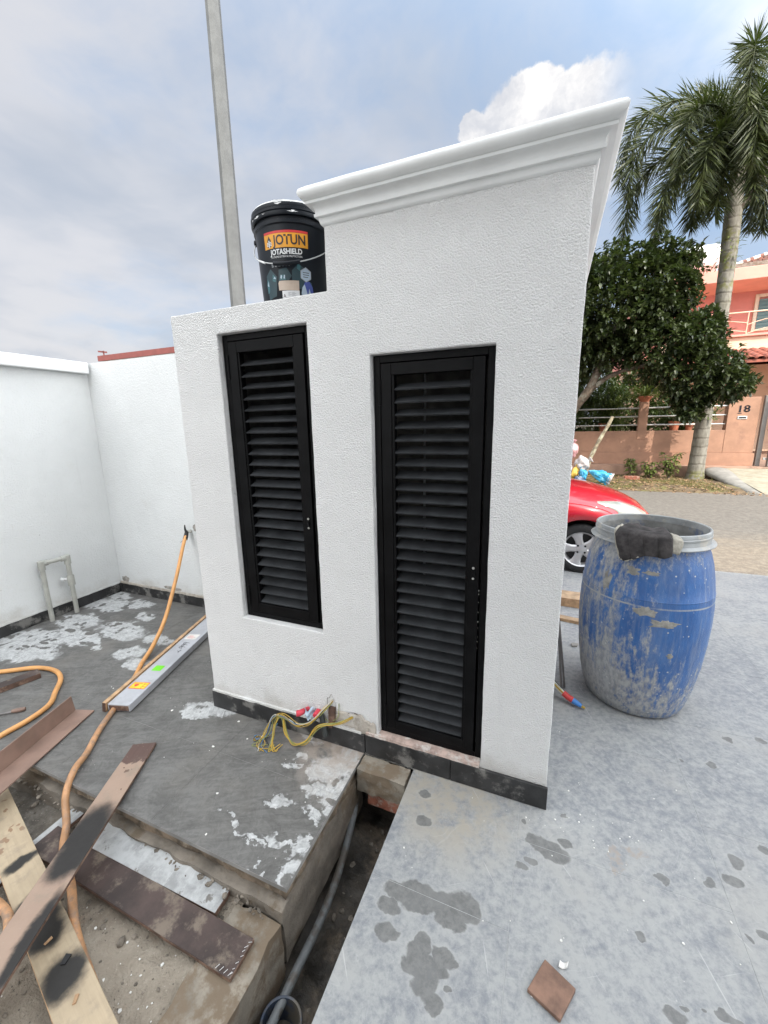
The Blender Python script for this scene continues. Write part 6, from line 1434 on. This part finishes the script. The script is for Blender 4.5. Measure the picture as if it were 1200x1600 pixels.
for a in ((183, 66, 3.7, 3.3, 0.0), (190, 44, 3.3, 2.9, 0.1), (180, 20, 3.3, 2.6, -0.1), (212, 0, 2.9, 2.0, 0.0), (235, 8, 2.7, 2.4, 0.0), (222, 46, 2.9, 3.4, 0.0), (255, 74, 3.2, 3.7, 0.0), (262, 30, 2.7, 3.0, 0.0), (285, 8, 2.5, 2.4, 0.0), (0, 55, 3.2, 3.0, 0.0),
          (268, -15, 2.3, 1.5, 0.0), (240, -30, 2.1, 1.3, 0.0), (200, -40, 1.9, 1.0, 0.0), (20, 20, 2.6, 2.2, 0.0), (330, 5, 2.6, 2.0, 0.0), (290, 40, 2.6, 2.7, 0.0), (90, 50, 2.7, 2.6, 0.0), (130, 15, 2.6, 2.0, 0.0), (60, 5, 2.4, 1.9, 0.0), (120, 80, 2.4, 1.6, 0.3), (45, -15, 2.2, 1.5, 0)):
    frond(R(a[0]), R(a[1]), a[2], a[3], a[4])
mb = MB(); mb.tube(catmull([(0.06, -0.05, 5.95), (0.22, -0.10, 6.15), (0.34, -0.12, 6.42), (0.40, -0.12, 6.62)], 6), 0.045, 10); mb.build("cut_stalk", "tree_bark", pm, local=True, smooth=60)
MB().tube([(0.37, -0.12, 6.5), (0.42, -0.12, 6.72)], lambda u: 0.09 - 0.03 * u, 10).build("stalk_head", "tree_bark", pm, local=True, smooth=60)
mb = MB()
for k in range(130):
    a = RNG.uniform(0, 6.28); leaf(mb, (0.19 * math.cos(a) - 0.02, 0.19 * math.sin(a), RNG.uniform(4.9, 5.5) if k < 80 else RNG.uniform(1.55, 1.9)), (math.cos(a), math.sin(a), RNG.uniform(-0.9, 0.3)), RNG.uniform(0.06, 0.2), 0.03)
tag(mb.build("trunk_fern", "weed_leaf", pm, local=True), kind='stuff')

# ------------------------------------------------------------------ garden behind the fence
def bush(name, label, x, y, z0, lobes_, n, ll, lw, mt, stem=True, cat="bush", group="garden plants behind the pink fence"):
    t_ = thing(name, label, cat, (x, y, z0), group=group)
    mb = MB(); blob_crown(mb, [(x + a, y + b_, z0 + c, d_, e, f_) for a, b_, c, d_, e, f_ in lobes_], int(n * 1.9), ll, lw, per=6, shell=0.8)
    tag(mb.build("foliage", mt, t_), kind='stuff')
    mb = MB()
    for a, b_, c, d_, e, f_ in lobes_: branch(mb, [(x, y, z0), (x + a * 0.4, y + b_ * 0.5, z0 + c * 0.5), (x + a, y + b_, z0 + c)], 0.028, 0.012, 6, 4)
    mb.build("stem", "tree_bark", t_, smooth=60)
bush("garden_bush", "dark leafy bush behind the left bay of the steel rails", -0.2, 12.4, 0.335, [(0, 0, 1.0, 0.8, 0.5, 0.7), (0.5, 0, 1.6, 0.6, 0.5, 0.5)], 190, 0.16, 0.06, "garden_leaf")
bush("garden_bush", "tall loose bush close behind the fence under the broadleaf tree", 1.1, 12.3, 0.335, [(0, 0, 1.2, 0.55, 0.5, 0.75), (0.2, 0, 1.9, 0.6, 0.5, 0.5)], 170, 0.18, 0.05, "garden_leaf")
bush("garden_bush", "yellow-green strappy plant just left of the fence post", 1.55, 12.1, 0.335, [(0, 0, 1.1, 0.35, 0.3, 0.6)], 70, 0.24, 0.04, "weed_leaf")
bush("garden_bush", "broad low bush behind the middle bay right of the post", 2.9, 12.5, 0.335, [(0, 0, 1.0, 0.6, 0.5, 0.75), (0.45, 0, 1.3, 0.5, 0.4, 0.6)], 150, 0.17, 0.06, "garden_leaf")
bush("garden_bush", "tall dark shrub filling the shade behind the palm trunk", 3.6, 13.2, 0.335, [(0, 0, 1.5, 0.6, 0.6, 1.0)], 120, 0.2, 0.07, "garden_leaf")
bush("garden_bush", "big dark shrub far behind the left bay, touching the tree crown", -0.6, 14.2, 0.335, [(0, 0, 1.8, 1.4, 0.9, 1.4), (1.6, 0, 1.7, 1.1, 0.8, 1.3)], 420, 0.2, 0.08, "garden_leaf")
bush("garden_bush", "bushy dark shrub against the pink house behind the fence post", 2.3, 14.6, 0.335, [(0, 0, 1.6, 1.1, 0.8, 1.2)], 240, 0.2, 0.08, "garden_leaf")
bush("garden_bush", "dense dark bush rising behind the rails beside the cabinet corner, under the leaning trunk", 0.15, 12.0, 0.335, [(0, 0, 1.3, 0.7, 0.45, 0.9), (0.1, 0.1, 2.3, 0.8, 0.5, 0.7), (-0.6, 0, 2.0, 0.7, 0.5, 0.9)], 300, 0.17, 0.07, "garden_leaf")
pt = thing("potted_plant", "spiky plant in a terracotta pot standing on the fence post", "potted plant", (2.195, FY + 0.08, 2.0))
MB().lathe([(0.0, 0.0), (0.10, 0.0), (0.15, 0.10), (0.165, 0.11), (0.165, 0.15), (0.145, 0.15), (0.135, 0.12), (0.0, 0.12)], 20, cap0=False, cap1=False).build("pot", "terracotta_pot", pt, local=True, smooth=40)
mb = MB()
for k in range(130):
    a = RNG.uniform(0, 6.28); e = RNG.uniform(0.1, 1.4); leaf(mb, (0.03 * math.cos(a), 0.03 * math.sin(a), 0.13), (math.cos(a) * math.cos(e), math.sin(a) * math.cos(e), math.sin(e)), RNG.uniform(0.25, 0.6), 0.028, droop=0.3)
tag(mb.build("foliage", "weed_leaf", pt, local=True), kind='stuff')
for x, y, z, s, lb in ((1.28, 11.95, 1.24, 0.11, "terracotta pot standing behind the rails left of the fence post"), (3.0, 11.95, 1.24, 0.13, "terracotta pot behind the rails in the middle bay, left of the palm trunk"), (3.35, 12.0, 1.24, 0.10, "small terracotta pot behind the rails beside the palm trunk")):
    p_ = thing("flower_pot", lb, "flower pot", (x, y, 0.335))
    MB().lathe([(0.0, z - 0.335 - 0.02), (s * 0.7, z - 0.335 - 0.02), (s, z - 0.335 + s * 1.5), (s * 1.1, z - 0.335 + s * 1.52), (s * 1.1, z - 0.335 + s * 1.85), (s * 0.95, z - 0.335 + s * 1.85), (s * 0.9, z - 0.335 + s * 1.6), (0.0, z - 0.335 + s * 1.6)], 18, cap0=False, cap1=False).build("pot", "terracotta_pot", p_, local=True, smooth=40)
    MB().box(-s, -s, 0.0, s, s, z - 0.335 - 0.022).build("pedestal", "raw_concrete", p_, local=True, bevel=0.01)
    mb = MB()
    for k in range(40): 
        a = RNG.uniform(0, 6.28); e = RNG.uniform(0.3, 1.5); leaf(mb, (0, 0, z - 0.335 + s * 1.7), (math.cos(a) * math.cos(e), math.sin(a) * math.cos(e), math.sin(e)), RNG.uniform(0.15, 0.4), 0.05, droop=0.25)
    tag(mb.build("foliage", "garden_leaf", p_, local=True), kind='stuff')
# weeds growing on the verge by the palm
def weed(x, y, lab, stems, hgt, seed):
    t_ = thing("weed_plant", lab, "weed", (x, y, verge_z(x, y))); rg = random.Random(seed); mb = MB(); ml = MB()
    for k in range(stems):
        a = rg.uniform(0, 6.28); h = hgt * rg.uniform(0.6, 1.1); p_ = [(0, 0, -0.02), (0.1 * math.cos(a), 0.1 * math.sin(a), h * 0.6), (0.35 * h * math.cos(a) + rg.uniform(-.1, .1), 0.3 * h * math.sin(a), h)]
        C_ = catmull(p_, 5); mb.tube(C_, 0.007, 5)
        for q in C_[3:]:
            for j in range(3):
                b_ = rg.uniform(0, 6.28); leaf(ml, q, (math.cos(b_), math.sin(b_), rg.uniform(-0.3, 0.3)), rg.uniform(0.10, 0.17), rg.uniform(0.04, 0.07), droop=0.3)
    mb.build("stem", "tree_bark", t_, local=True); tag(ml.build("foliage", "weed_leaf", t_, local=True), kind='stuff')
weed(2.75, 10.75, "leafy green weed against the ledge, nearest the palm trunk", 9, 0.62, 1)
weed(2.35, 10.85, "leafy weed in the middle of the verge foot, left of the bigger weed", 5, 0.38, 2)
weed(1.95, 10.9, "thin spreading weed at the ledge, farthest from the palm trunk", 4, 0.5, 3)
br2 = MB().box(1.72, 10.35, 0.03, 2.05, 10.5, 0.13); tag(br2.build("loose_brick", "red_brick", loc=(1.88, 10.42, 0.06), bevel=0.006), "loose red brick lying in the dry leaves on the verge", "brick")

# ------------------------------------------------------------------ bare stick with bags of rubbish tied on
sk = thing("bare_stake", "bare leaning cut tree stake standing on the verge before the pink wall", "stake", (0.72, 9.55, 0.0))
mb = MB(); branch(mb, [(0.72, 9.55, -0.1), (0.75, 9.55, 0.30), (0.86, 9.52, 0.75), (1.02, 9.5, 1.15), (1.23, 9.5, 1.62)], 0.055, 0.036, 10, 8); mb.build("stake_wood", "stick_bark", sk, smooth=60)
def bag(name, label, c, s, rot, mt, seed, group="bags of rubbish on the verge", flare=False):
    mb = MB()
    if flare: pr_ = [(0.0, -1.0), (0.10, -1.0), (0.13, -0.9), (0.34, -0.55), (0.52, -0.1), (0.66, 0.45), (0.78, 0.85), (0.80, 0.95)]
    else: pr_ = [(0.0, -0.95), (0.45, -0.90), (0.82, -0.55), (0.95, -0.05), (0.80, 0.45), (0.42, 0.78), (0.15, 0.92), (0.13, 1.0), (0.30, 1.18), (0.38, 1.30)]
    pr_ = [(float(np.interp(q, np.arange(len(pr_)), [p_[0] for p_ in pr_])), float(np.interp(q, np.arange(len(pr_)), [p_[1] for p_ in pr_]))) for q in np.linspace(0, len(pr_) - 1, 28)]
    mb.lathe(pr_, 48, warp=lambda a, z, j: 1.08 + 0.45 * mnoise.noise(Vector((math.cos(a) * 1.5, math.sin(a) * 1.5, z * 1.4 + seed))) - 0.42 * abs(mnoise.noise(Vector((math.cos(a) * 3.4, math.sin(a) * 3.4, z * 2.2 + seed)))) - 0.25 * abs(mnoise.noise(Vector((math.cos(a) * 8, math.sin(a) * 8, z * 5 + seed)))), cap0=False, cap1=False)
    o = mb.build(name, mt, local=True, smooth=True); o.location = c; o.scale = s; o.rotation_euler = rot
    if flare:
        mb = MB(); mb.lathe([(0.80, 0.95), (0.86, 1.08), (0.84, 1.12), (0.74, 0.80)], 48, warp=lambda a, z, j: 1.08 + 0.45 * mnoise.noise(Vector((math.cos(a) * 1.5, math.sin(a) * 1.5, 0.95 * 1.4 + seed))) - 0.42 * abs(mnoise.noise(Vector((math.cos(a) * 3.4, math.sin(a) * 3.4, 0.95 * 2.2 + seed)))) - 0.25 * abs(mnoise.noise(Vector((math.cos(a) * 8, math.sin(a) * 8, 0.95 * 5 + seed)))), cap0=False, cap1=False)
        mb.build("bag_mouth", "bag_white", o, local=True, smooth=True)
    return tag(o, label, "plastic bag", group)
bag("plastic_bag", "pink plastic bag, topmost of the bags hung on the bare stake", (0.42, 9.45, 0.83), (0.16, 0.14, 0.20), (0.2, 0.1, 0), "bag_pink", 1.0)
bag("plastic_bag", "white and pinkish bag tied beside the bare stake", (0.66, 9.42, 0.52), (0.20, 0.15, 0.17), (0.2, 1.0, 0), "bag_white", 2.0)
bag("plastic_bag", "yellow plastic bag between the white bag and the blue bag", (0.50, 9.38, 0.30), (0.10, 0.10, 0.16), (0.1, 0.2, 0), "bag_yellow", 3.0)
bag("plastic_bag", "blue plastic bag hanging right of the yellow bag", (0.68, 9.34, 0.27), (0.10, 0.10, 0.15), (0.1, -0.3, 0), "bag_blue", 4.0)
bag("plastic_bag", "crumpled dark navy bag on the ground under the yellow bag", (0.62, 9.32, 0.13), (0.17, 0.14, 0.12), (0.2, 0.2, 0), "bag_navy", 5.0)
bag("plastic_bag", "white bag at the corner of the cabinet, left of the yellow bag", (0.34, 9.40, 0.32), (0.13, 0.12, 0.26), (0.0, 0.1, 0), "bag_white", 6.0)
bag("plastic_bag", "bright blue and white bag flared open sideways on the grass", (1.03, 9.30, 0.26), (0.22, 0.19, 0.25), (0.25, R(112), 0.1), "bag_blue", 7.0, flare=True)

# ------------------------------------------------------------------ red car, nose to the right
CO = Vector((-0.85, 3.62, -0.012))
car = thing("red_car", "small red hatchback parked behind the cabinet with its nose pointing right", "car", CO)
WHX, WHZ, WHR, ARCH = (1.13, -1.12), 0.262, 0.258, 0.305
def smooth01(t_): t_ = max(0, min(1, t_)); return t_ * t_ * (3 - 2 * t_)
def interp(x, tab):
    for (a, p_), (b_, q) in zip(tab, tab[1:]):
        if x <= b_: return p_ + (q - p_) * smooth01((x - a) / (b_ - a)) if x > a else p_
    return tab[-1][1]
def lin(x, tab):
    xs = [t_[0] for t_ in tab]; return float(np.interp(x, xs, [t_[1] for t_ in tab]))
def half_w(x):
    w_ = 0.765
    if x > 0.9: w_ *= 1 - 0.40 * ((x - 0.9) / 0.86) ** 2.6
    if x < -1.2: w_ *= 1 - 0.16 * ((-1.2 - x) / 0.52) ** 2.2
    return w_
def z_sh(x): return lin(x, [(-1.72, 0.80), (-1.2, 0.885), (0.0, 0.84), (0.7, 0.790), (1.0, 0.760), (1.25, 0.718), (1.45, 0.672), (1.6, 0.625), (1.76, 0.55)])
def z_top(x): return lin(x, [(-1.72, 0.82), (-1.2, 0.90), (0.0, 0.87), (0.6, 0.84), (0.85, 0.862), (1.05, 0.850), (1.25, 0.818), (1.45, 0.765), (1.6, 0.705), (1.70, 0.650), (1.76, 0.585)])
def z_bot(x):
    z = 0.19
    if x > 1.45: z = 0.19 + 0.05 * (x - 1.45) / 0.3
    for c in WHX:
        if abs(x - c) < ARCH: z = max(z, WHZ + math.sqrt(ARCH ** 2 - (x - c) ** 2))
    return z
def section(x, sgn):
    w_, zs, zt, zb = half_w(x), z_sh(x), z_top(x), z_bot(x); h = zs - zb
    fl = 0.0
    for c in WHX: fl = max(fl, 0.018 * max(0, 1 - (abs(x - c) / 0.42) ** 2))
    P_ = [(w_ * 0.962 + fl * (zb > 0.25), zb), (w_ * 0.992 + fl, zb + h * 0.30), (w_ * 0.985 + fl * 0.6, zb + h * 0.64), (w_ * 0.955, zb + h * 0.88), (w_ * 0.885, zs + 0.012), (w_ * 0.62, zs + (zt - zs) * 0.72), (w_ * 0.3, zt - 0.006), (0.0, zt)]
    return [Vector((x, sgn * a, b_)) for a, b_ in P_]
def sec_eval(x, s, sgn):
    P_ = section(x, sgn); f_ = s * (len(P_) - 1); i = min(int(f_), len(P_) - 2); u = f_ - i
    a, b_, c, d_ = P_[max(i - 1, 0)], P_[i], P_[i + 1], P_[min(i + 2, len(P_) - 1)]
    return 0.5 * ((2 * b_) + (c - a) * u + (2 * a - 5 * b_ + 4 * c - d_) * u * u + (3 * b_ - a - 3 * c + d_) * u ** 3)
NX, NS = 150, 28
mb = MB()
for sgn in (-1, 1): mb.grid(lambda u, v: sec_eval(-1.72 + 3.48 * u, v, sgn), NX, NS, sgn > 0)
for xe in (-1.72, 1.76):
    a = [sec_eval(xe, v / 12, -1) for v in range(13)]; b_ = [sec_eval(xe, v / 12, 1) for v in range(12)][::-1]; ring_ = a + b_; mb.add(ring_, [tuple(range(len(ring_))) if xe > 0 else tuple(range(len(ring_) - 1, -1, -1))])
body_ = mb.build("car_body", "car_red", car, local=True, weld=True, smooth=40)
MB().box(-1.6, -0.66, 0.16, 1.55, 0.66, 0.40).build("underbody", "car_black", car, local=True)
mb = MB()
for c in WHX:
    for sgn in (-1, 1):
        n = 20; vs = []
        for yy in (sgn * 0.745, sgn * 0.48):
            for k in range(n + 1):
                a = -0.3 + (PI + 0.6) * k / n; vs.append((c + (ARCH - 0.003) * math.cos(a), yy, WHZ + (ARCH - 0.003) * math.sin(a)))
        mb.add(vs, [(k, k + 1, n + 2 + k, n + 1 + k) for k in range(n)])
mb.build("wheel_arch", "car_black", car, local=True)
# headlights follow the front corner
def car_patch(name, mt, fx, s0, s1, sgn, off, n=24, m_=8):
    def f_(u, v):
        x = fx(u); s = s0(u) + (s1(u) - s0(u)) * v; p_ = sec_eval(x, s, sgn); e = 1e-3
        t1 = sec_eval(x + e, s, sgn) - sec_eval(x - e, s, sgn); t2 = sec_eval(x, s + e, sgn) - sec_eval(x, s - e, sgn); nn = t1.cross(t2).normalized() * (1 if sgn < 0 else -1)
        if nn.y * sgn < 0 and nn.z < 0: nn = -nn
        edge = min(u, 1 - u, v, 1 - v); return p_ + nn * (off * (0.35 + 0.65 * smooth01(edge / 0.2)))
    return MB().grid(f_, n, m_, sgn > 0).build(name, mt, car, local=True, smooth=True)
for sgn in (-1, 1):
    car_patch("headlight", "lamp_lens", lambda u: 1.24 + 0.47 * u, lambda u: 0.545 - 0.17 * math.sin(PI * (0.5 * u)) , lambda u: 0.565 + 0.105 * math.sin(PI * min(1, 0.08 + u * 0.62)), sgn, 0.009)
    car_patch("fender_crease", "car_red", lambda u: 0.72 + 0.72 * u, lambda u: 0.33 + 0.06 * math.sin(PI * u), lambda u: 0.37 + 0.075 * math.sin(PI * u), sgn, 0.007)
    for (xa, xb, nm) in ((-0.30, 0.66, "front_door"), (-1.0, -0.31, "rear_door")):
        dd_ = car_patch(nm, "car_red", lambda u: xa + (xb - xa) * u, lambda u: 0.04, lambda u: 0.50, sgn, 0.004)
        hx = xa + 0.16; p_ = sec_eval(hx, 0.44, sgn); o = MB().box(hx - 0.09, p_.y + sgn * 0.006 - 0.012, p_.z - 0.014, hx + 0.09, p_.y + sgn * 0.006 + 0.012, p_.z + 0.014).build("handle", "car_red", dd_, local=True, bevel=0.008)
# cowl, wipers and greenhouse
mb = MB(); mb.grid(lambda u, v: (0.86 + 0.10 * v - 0.16 * (2 * u - 1) ** 2, -0.60 + 1.20 * u, 0.864 + 0.006 - 0.02 * (2 * u - 1) ** 2 - 0.022 * v), 20, 4); mb.build("cowl", "car_black", car, local=True, smooth=True)
MB().tube(catmull([(0.90, -0.45, 0.868), (0.82, -0.30, 0.915), (0.80, 0.15, 0.93)], 6), 0.009, 6).build("wiper", "car_black", car, local=True, smooth=60)
def roof_z(x): return lin(x, [(-1.62, 1.02), (-1.45, 1.24), (-1.2, 1.37), (-0.6, 1.42), (0.0, 1.40), (0.28, 1.34), (0.88, 0.850)])
def cab_sec(x, v, sgn):
    zr, zs = roof_z(x), 0.80 if x > 0.4 else 0.83; w0 = half_w(x) * 0.90; k = max(0.0, (zr - zs) / 0.54); w1 = w0 * (1 - 0.24 * k)
    if v < 0.6: t_ = v / 0.6; return Vector((x, sgn * (w0 + (w1 - w0) * t_), zs + (zr - 0.045 - zs) * t_))
    t_ = (v - 0.6) / 0.4; return Vector((x, sgn * w1 * math.cos(t_ * PI / 2), zr - 0.045 + 0.045 * math.sin(t_ * PI / 2)))
mb = MB()
for sgn in (-1, 1): mb.grid(lambda u, v: cab_sec(-1.64 + 2.52 * u, v, sgn), 60, 16, sgn > 0)
mb.build("roof", "car_red", car, local=True, weld=True, smooth=45)
def glass(name, fx0, fx1, sgn):
    mb = MB(); mb.grid(lambda u, v: (lambda p_: p_ + Vector((0, sgn * 0.006, 0.002)))(cab_sec((fx0(v) + (fx1(v) - fx0(v)) * u), 0.08 + 0.48 * v, sgn)), 14, 8, sgn > 0); mb.build(name, "car_glass", car, local=True, smooth=True)
for sgn in (-1, 1):
    glass("side_window", lambda v: -0.28, lambda v: 0.66 - 0.42 * v, sgn); glass("side_window", lambda v: -1.0, lambda v: -0.34, sgn); glass("side_window", lambda v: -1.40 + 0.10 * v, lambda v: -1.06, sgn)
mb = MB(); mb.grid(lambda u, v: (lambda x: (x + 0.006, (u * 2 - 1) * half_w(x) * 0.90 * (1 - 0.24 * max(0, (roof_z(x) - 0.875) / 0.54)) * 0.93, roof_z(x) + 0.008 - 0.05 * (2 * u - 1) ** 4))(0.84 - 0.52 * v), 16, 8); mb.build("windscreen", "car_glass", car, local=True, smooth=True)
mb = MB(); mb.grid(lambda u, v: (lambda x: (x - 0.008, (u * 2 - 1) * half_w(x) * 0.78, roof_z(x) + 0.006))(-1.60 + 0.22 * v), 10, 4, True); mb.build("rear_window", "car_glass", car, local=True, smooth=True)
for sgn in (-1, 1):
    MB().box(-1.735, sgn * 0.52 - 0.08, 0.66, -1.70, sgn * 0.52 + 0.08, 0.84).build("tail_lamp", "tape_red", car, local=True, bevel=0.01)
    mb = MB(); mb.lathe([(0.0, -0.07), (0.055, -0.05), (0.075, 0.0), (0.055, 0.05), (0.0, 0.07)], 12, (0.58, sgn * 0.80, 0.93), cap0=False, cap1=False); mb.build("door_mirror", "car_red", car, local=True, smooth=60)
MB().box(1.735, -0.26, 0.36, 1.772, 0.26, 0.45).build("number_plate", "car_black", car, local=True, bevel=0.004)
mb = MB(); mb.box(1.70, -0.36, 0.25, 1.768, 0.36, 0.33); mb.build("lower_grille", "car_black", car, local=True, bevel=0.01)
def lathe_y(mb, prof, n, c, sgn):
    k = len(mb.v); mb.lathe(prof, n, cap0=False, cap1=False)
    for i in range(k, len(mb.v)): a, b_, z = mb.v[i]; mb.v[i] = (c[0] + a, c[1] + sgn * z, c[2] + b_)
for c in WHX:
    for sgn in (-1, 1):
        cc_ = (c, sgn * 0.665, WHZ - 0.004)
        mb = MB(); lathe_y(mb, [(0.172, -0.07), (0.200, -0.085), (0.238, -0.080), (0.254, -0.060), (0.258, -0.02), (0.258, 0.03), (0.252, 0.062), (0.236, 0.078), (0.205, 0.084), (0.182, 0.076), (0.176, 0.060)], 48, cc_, sgn); wh = mb.build("wheel", "tyre_rubber", car, local=True, smooth=50, fixn=True)
        mb = MB(); lathe_y(mb, [(0.150, 0.0), (0.160, 0.045), (0.168, 0.066), (0.178, 0.074), (0.182, 0.068), (0.178, 0.0)], 40, cc_, sgn); lathe_y(mb, [(0.0, 0.062), (0.028, 0.060), (0.055, 0.050), (0.062, 0.030)], 24, cc_, sgn)
        for k in range(5):
            a = R(90 + 72 * k + 18); ca, sa = math.cos(a), math.sin(a); pts = []
            for r_, hw_, dpt in ((0.035, 0.040, 0.052), (0.090, 0.036, 0.058), (0.130, 0.044, 0.062), (0.166, 0.066, 0.066)): pts.append((r_, hw_, dpt))
            vs = []
            for r_, hw_, dpt in pts:
                for q, dy in ((-1, -0.014), (-0.6, 0.0), (0.6, 0.0), (1, -0.014)):
                    X, Z = r_ * ca - q * hw_ * sa, r_ * sa + q * hw_ * ca; vs.append((cc_[0] + X, cc_[1] + sgn * (dpt + dy), cc_[2] + Z))
            mb.add(vs, [(4 * i + j, 4 * i + j + 1, 4 * i + 5 + j, 4 * i + 4 + j) for i in range(3) for j in range(3)])
        mb.build("rim", "rim_alloy", wh, local=True, smooth=40, fixn=True)
        mb = MB(); lathe_y(mb, [(0.0, 0.012), (0.165, 0.012)], 32, cc_, sgn); mb.build("brake_disc", "car_black", wh, local=True)
        mb = MB()
        for k in range(4):
            a = R(45 + 90 * k); lathe_y(mb, [(0.0, 0.060), (0.010, 0.060), (0.0105, 0.052), (0.006, 0.05)], 10, (cc_[0] + 0.047 * math.cos(a), cc_[1], cc_[2] + 0.047 * math.sin(a)), sgn)
        mb.build("wheel_nut", "car_black", wh, local=True)

# ------------------------------------------------------------------ the photographer's own house, whose shade falls over the yard
oh = thing("white_house", "white two-storey house behind the photographer, shading the yard", "house", (4.0, -6.0, 0.0))
YF = -3.0
def hw_solid(i, k): return not ((i in (1, 3, 5)) and k in (1, 3))
rendered_wall("house_front", [-1.2, -0.2, 1.2, 2.6, 4.6, 6.0, 7.6, 8.8], [-0.02, 0.9, 2.2, 4.2, 5.6, 7.0], hw_solid, YF, YF - 0.2, "house_paint", oh, step=0.4, amp=0.0)
MB().box(-1.2, -9.0, -0.1, 8.8, YF - 0.21, 6.98).build("house_core", "house_paint", oh)
for i, (xa, xb) in enumerate(((-0.2, 1.2), (2.6, 4.6), (6.0, 7.6))):
    for (za, zb) in ((0.9, 2.2), (4.2, 5.6)):
        mb = MB(); mb.box(xa, YF - 0.15, za, xa + 0.06, YF - 0.08, zb); mb.box(xb - 0.06, YF - 0.15, za, xb, YF - 0.08, zb); mb.box(xa + 0.061, YF - 0.15, zb - 0.06, xb - 0.061, YF - 0.08, zb); mb.box(xa + 0.061, YF - 0.15, za, xb - 0.061, YF - 0.08, za + 0.06); mb.box((xa + xb) / 2 - 0.03, YF - 0.15, za + 0.061, (xa + xb) / 2 + 0.03, YF - 0.08, zb - 0.061)
        wn_ = mb.build("window", "window_cream", oh); MB().box(xa + 0.06, YF - 0.12, za + 0.06, xb - 0.06, YF - 0.11, zb - 0.06).build("pane", "car_glass", wn_)
mb = MB(); mb.add([(-1.5, YF + 0.25, 7.0), (9.1, YF + 0.25, 7.0), (9.1, -9.3, 7.0), (-1.5, -9.3, 7.0), (0.5, -6.1, 8.6), (7.2, -6.1, 8.6), (-1.5, YF + 0.25, 7.18), (9.1, YF + 0.25, 7.18), (9.1, -9.3, 7.18), (-1.5, -9.3, 7.18)], [(0, 3, 2, 1), (0, 1, 7, 6), (1, 2, 8, 7), (2, 3, 9, 8), (3, 0, 6, 9), (6, 7, 5, 4), (7, 8, 5), (8, 9, 4, 5), (9, 6, 4)])
mb.build("roof", "clay_tile", oh)
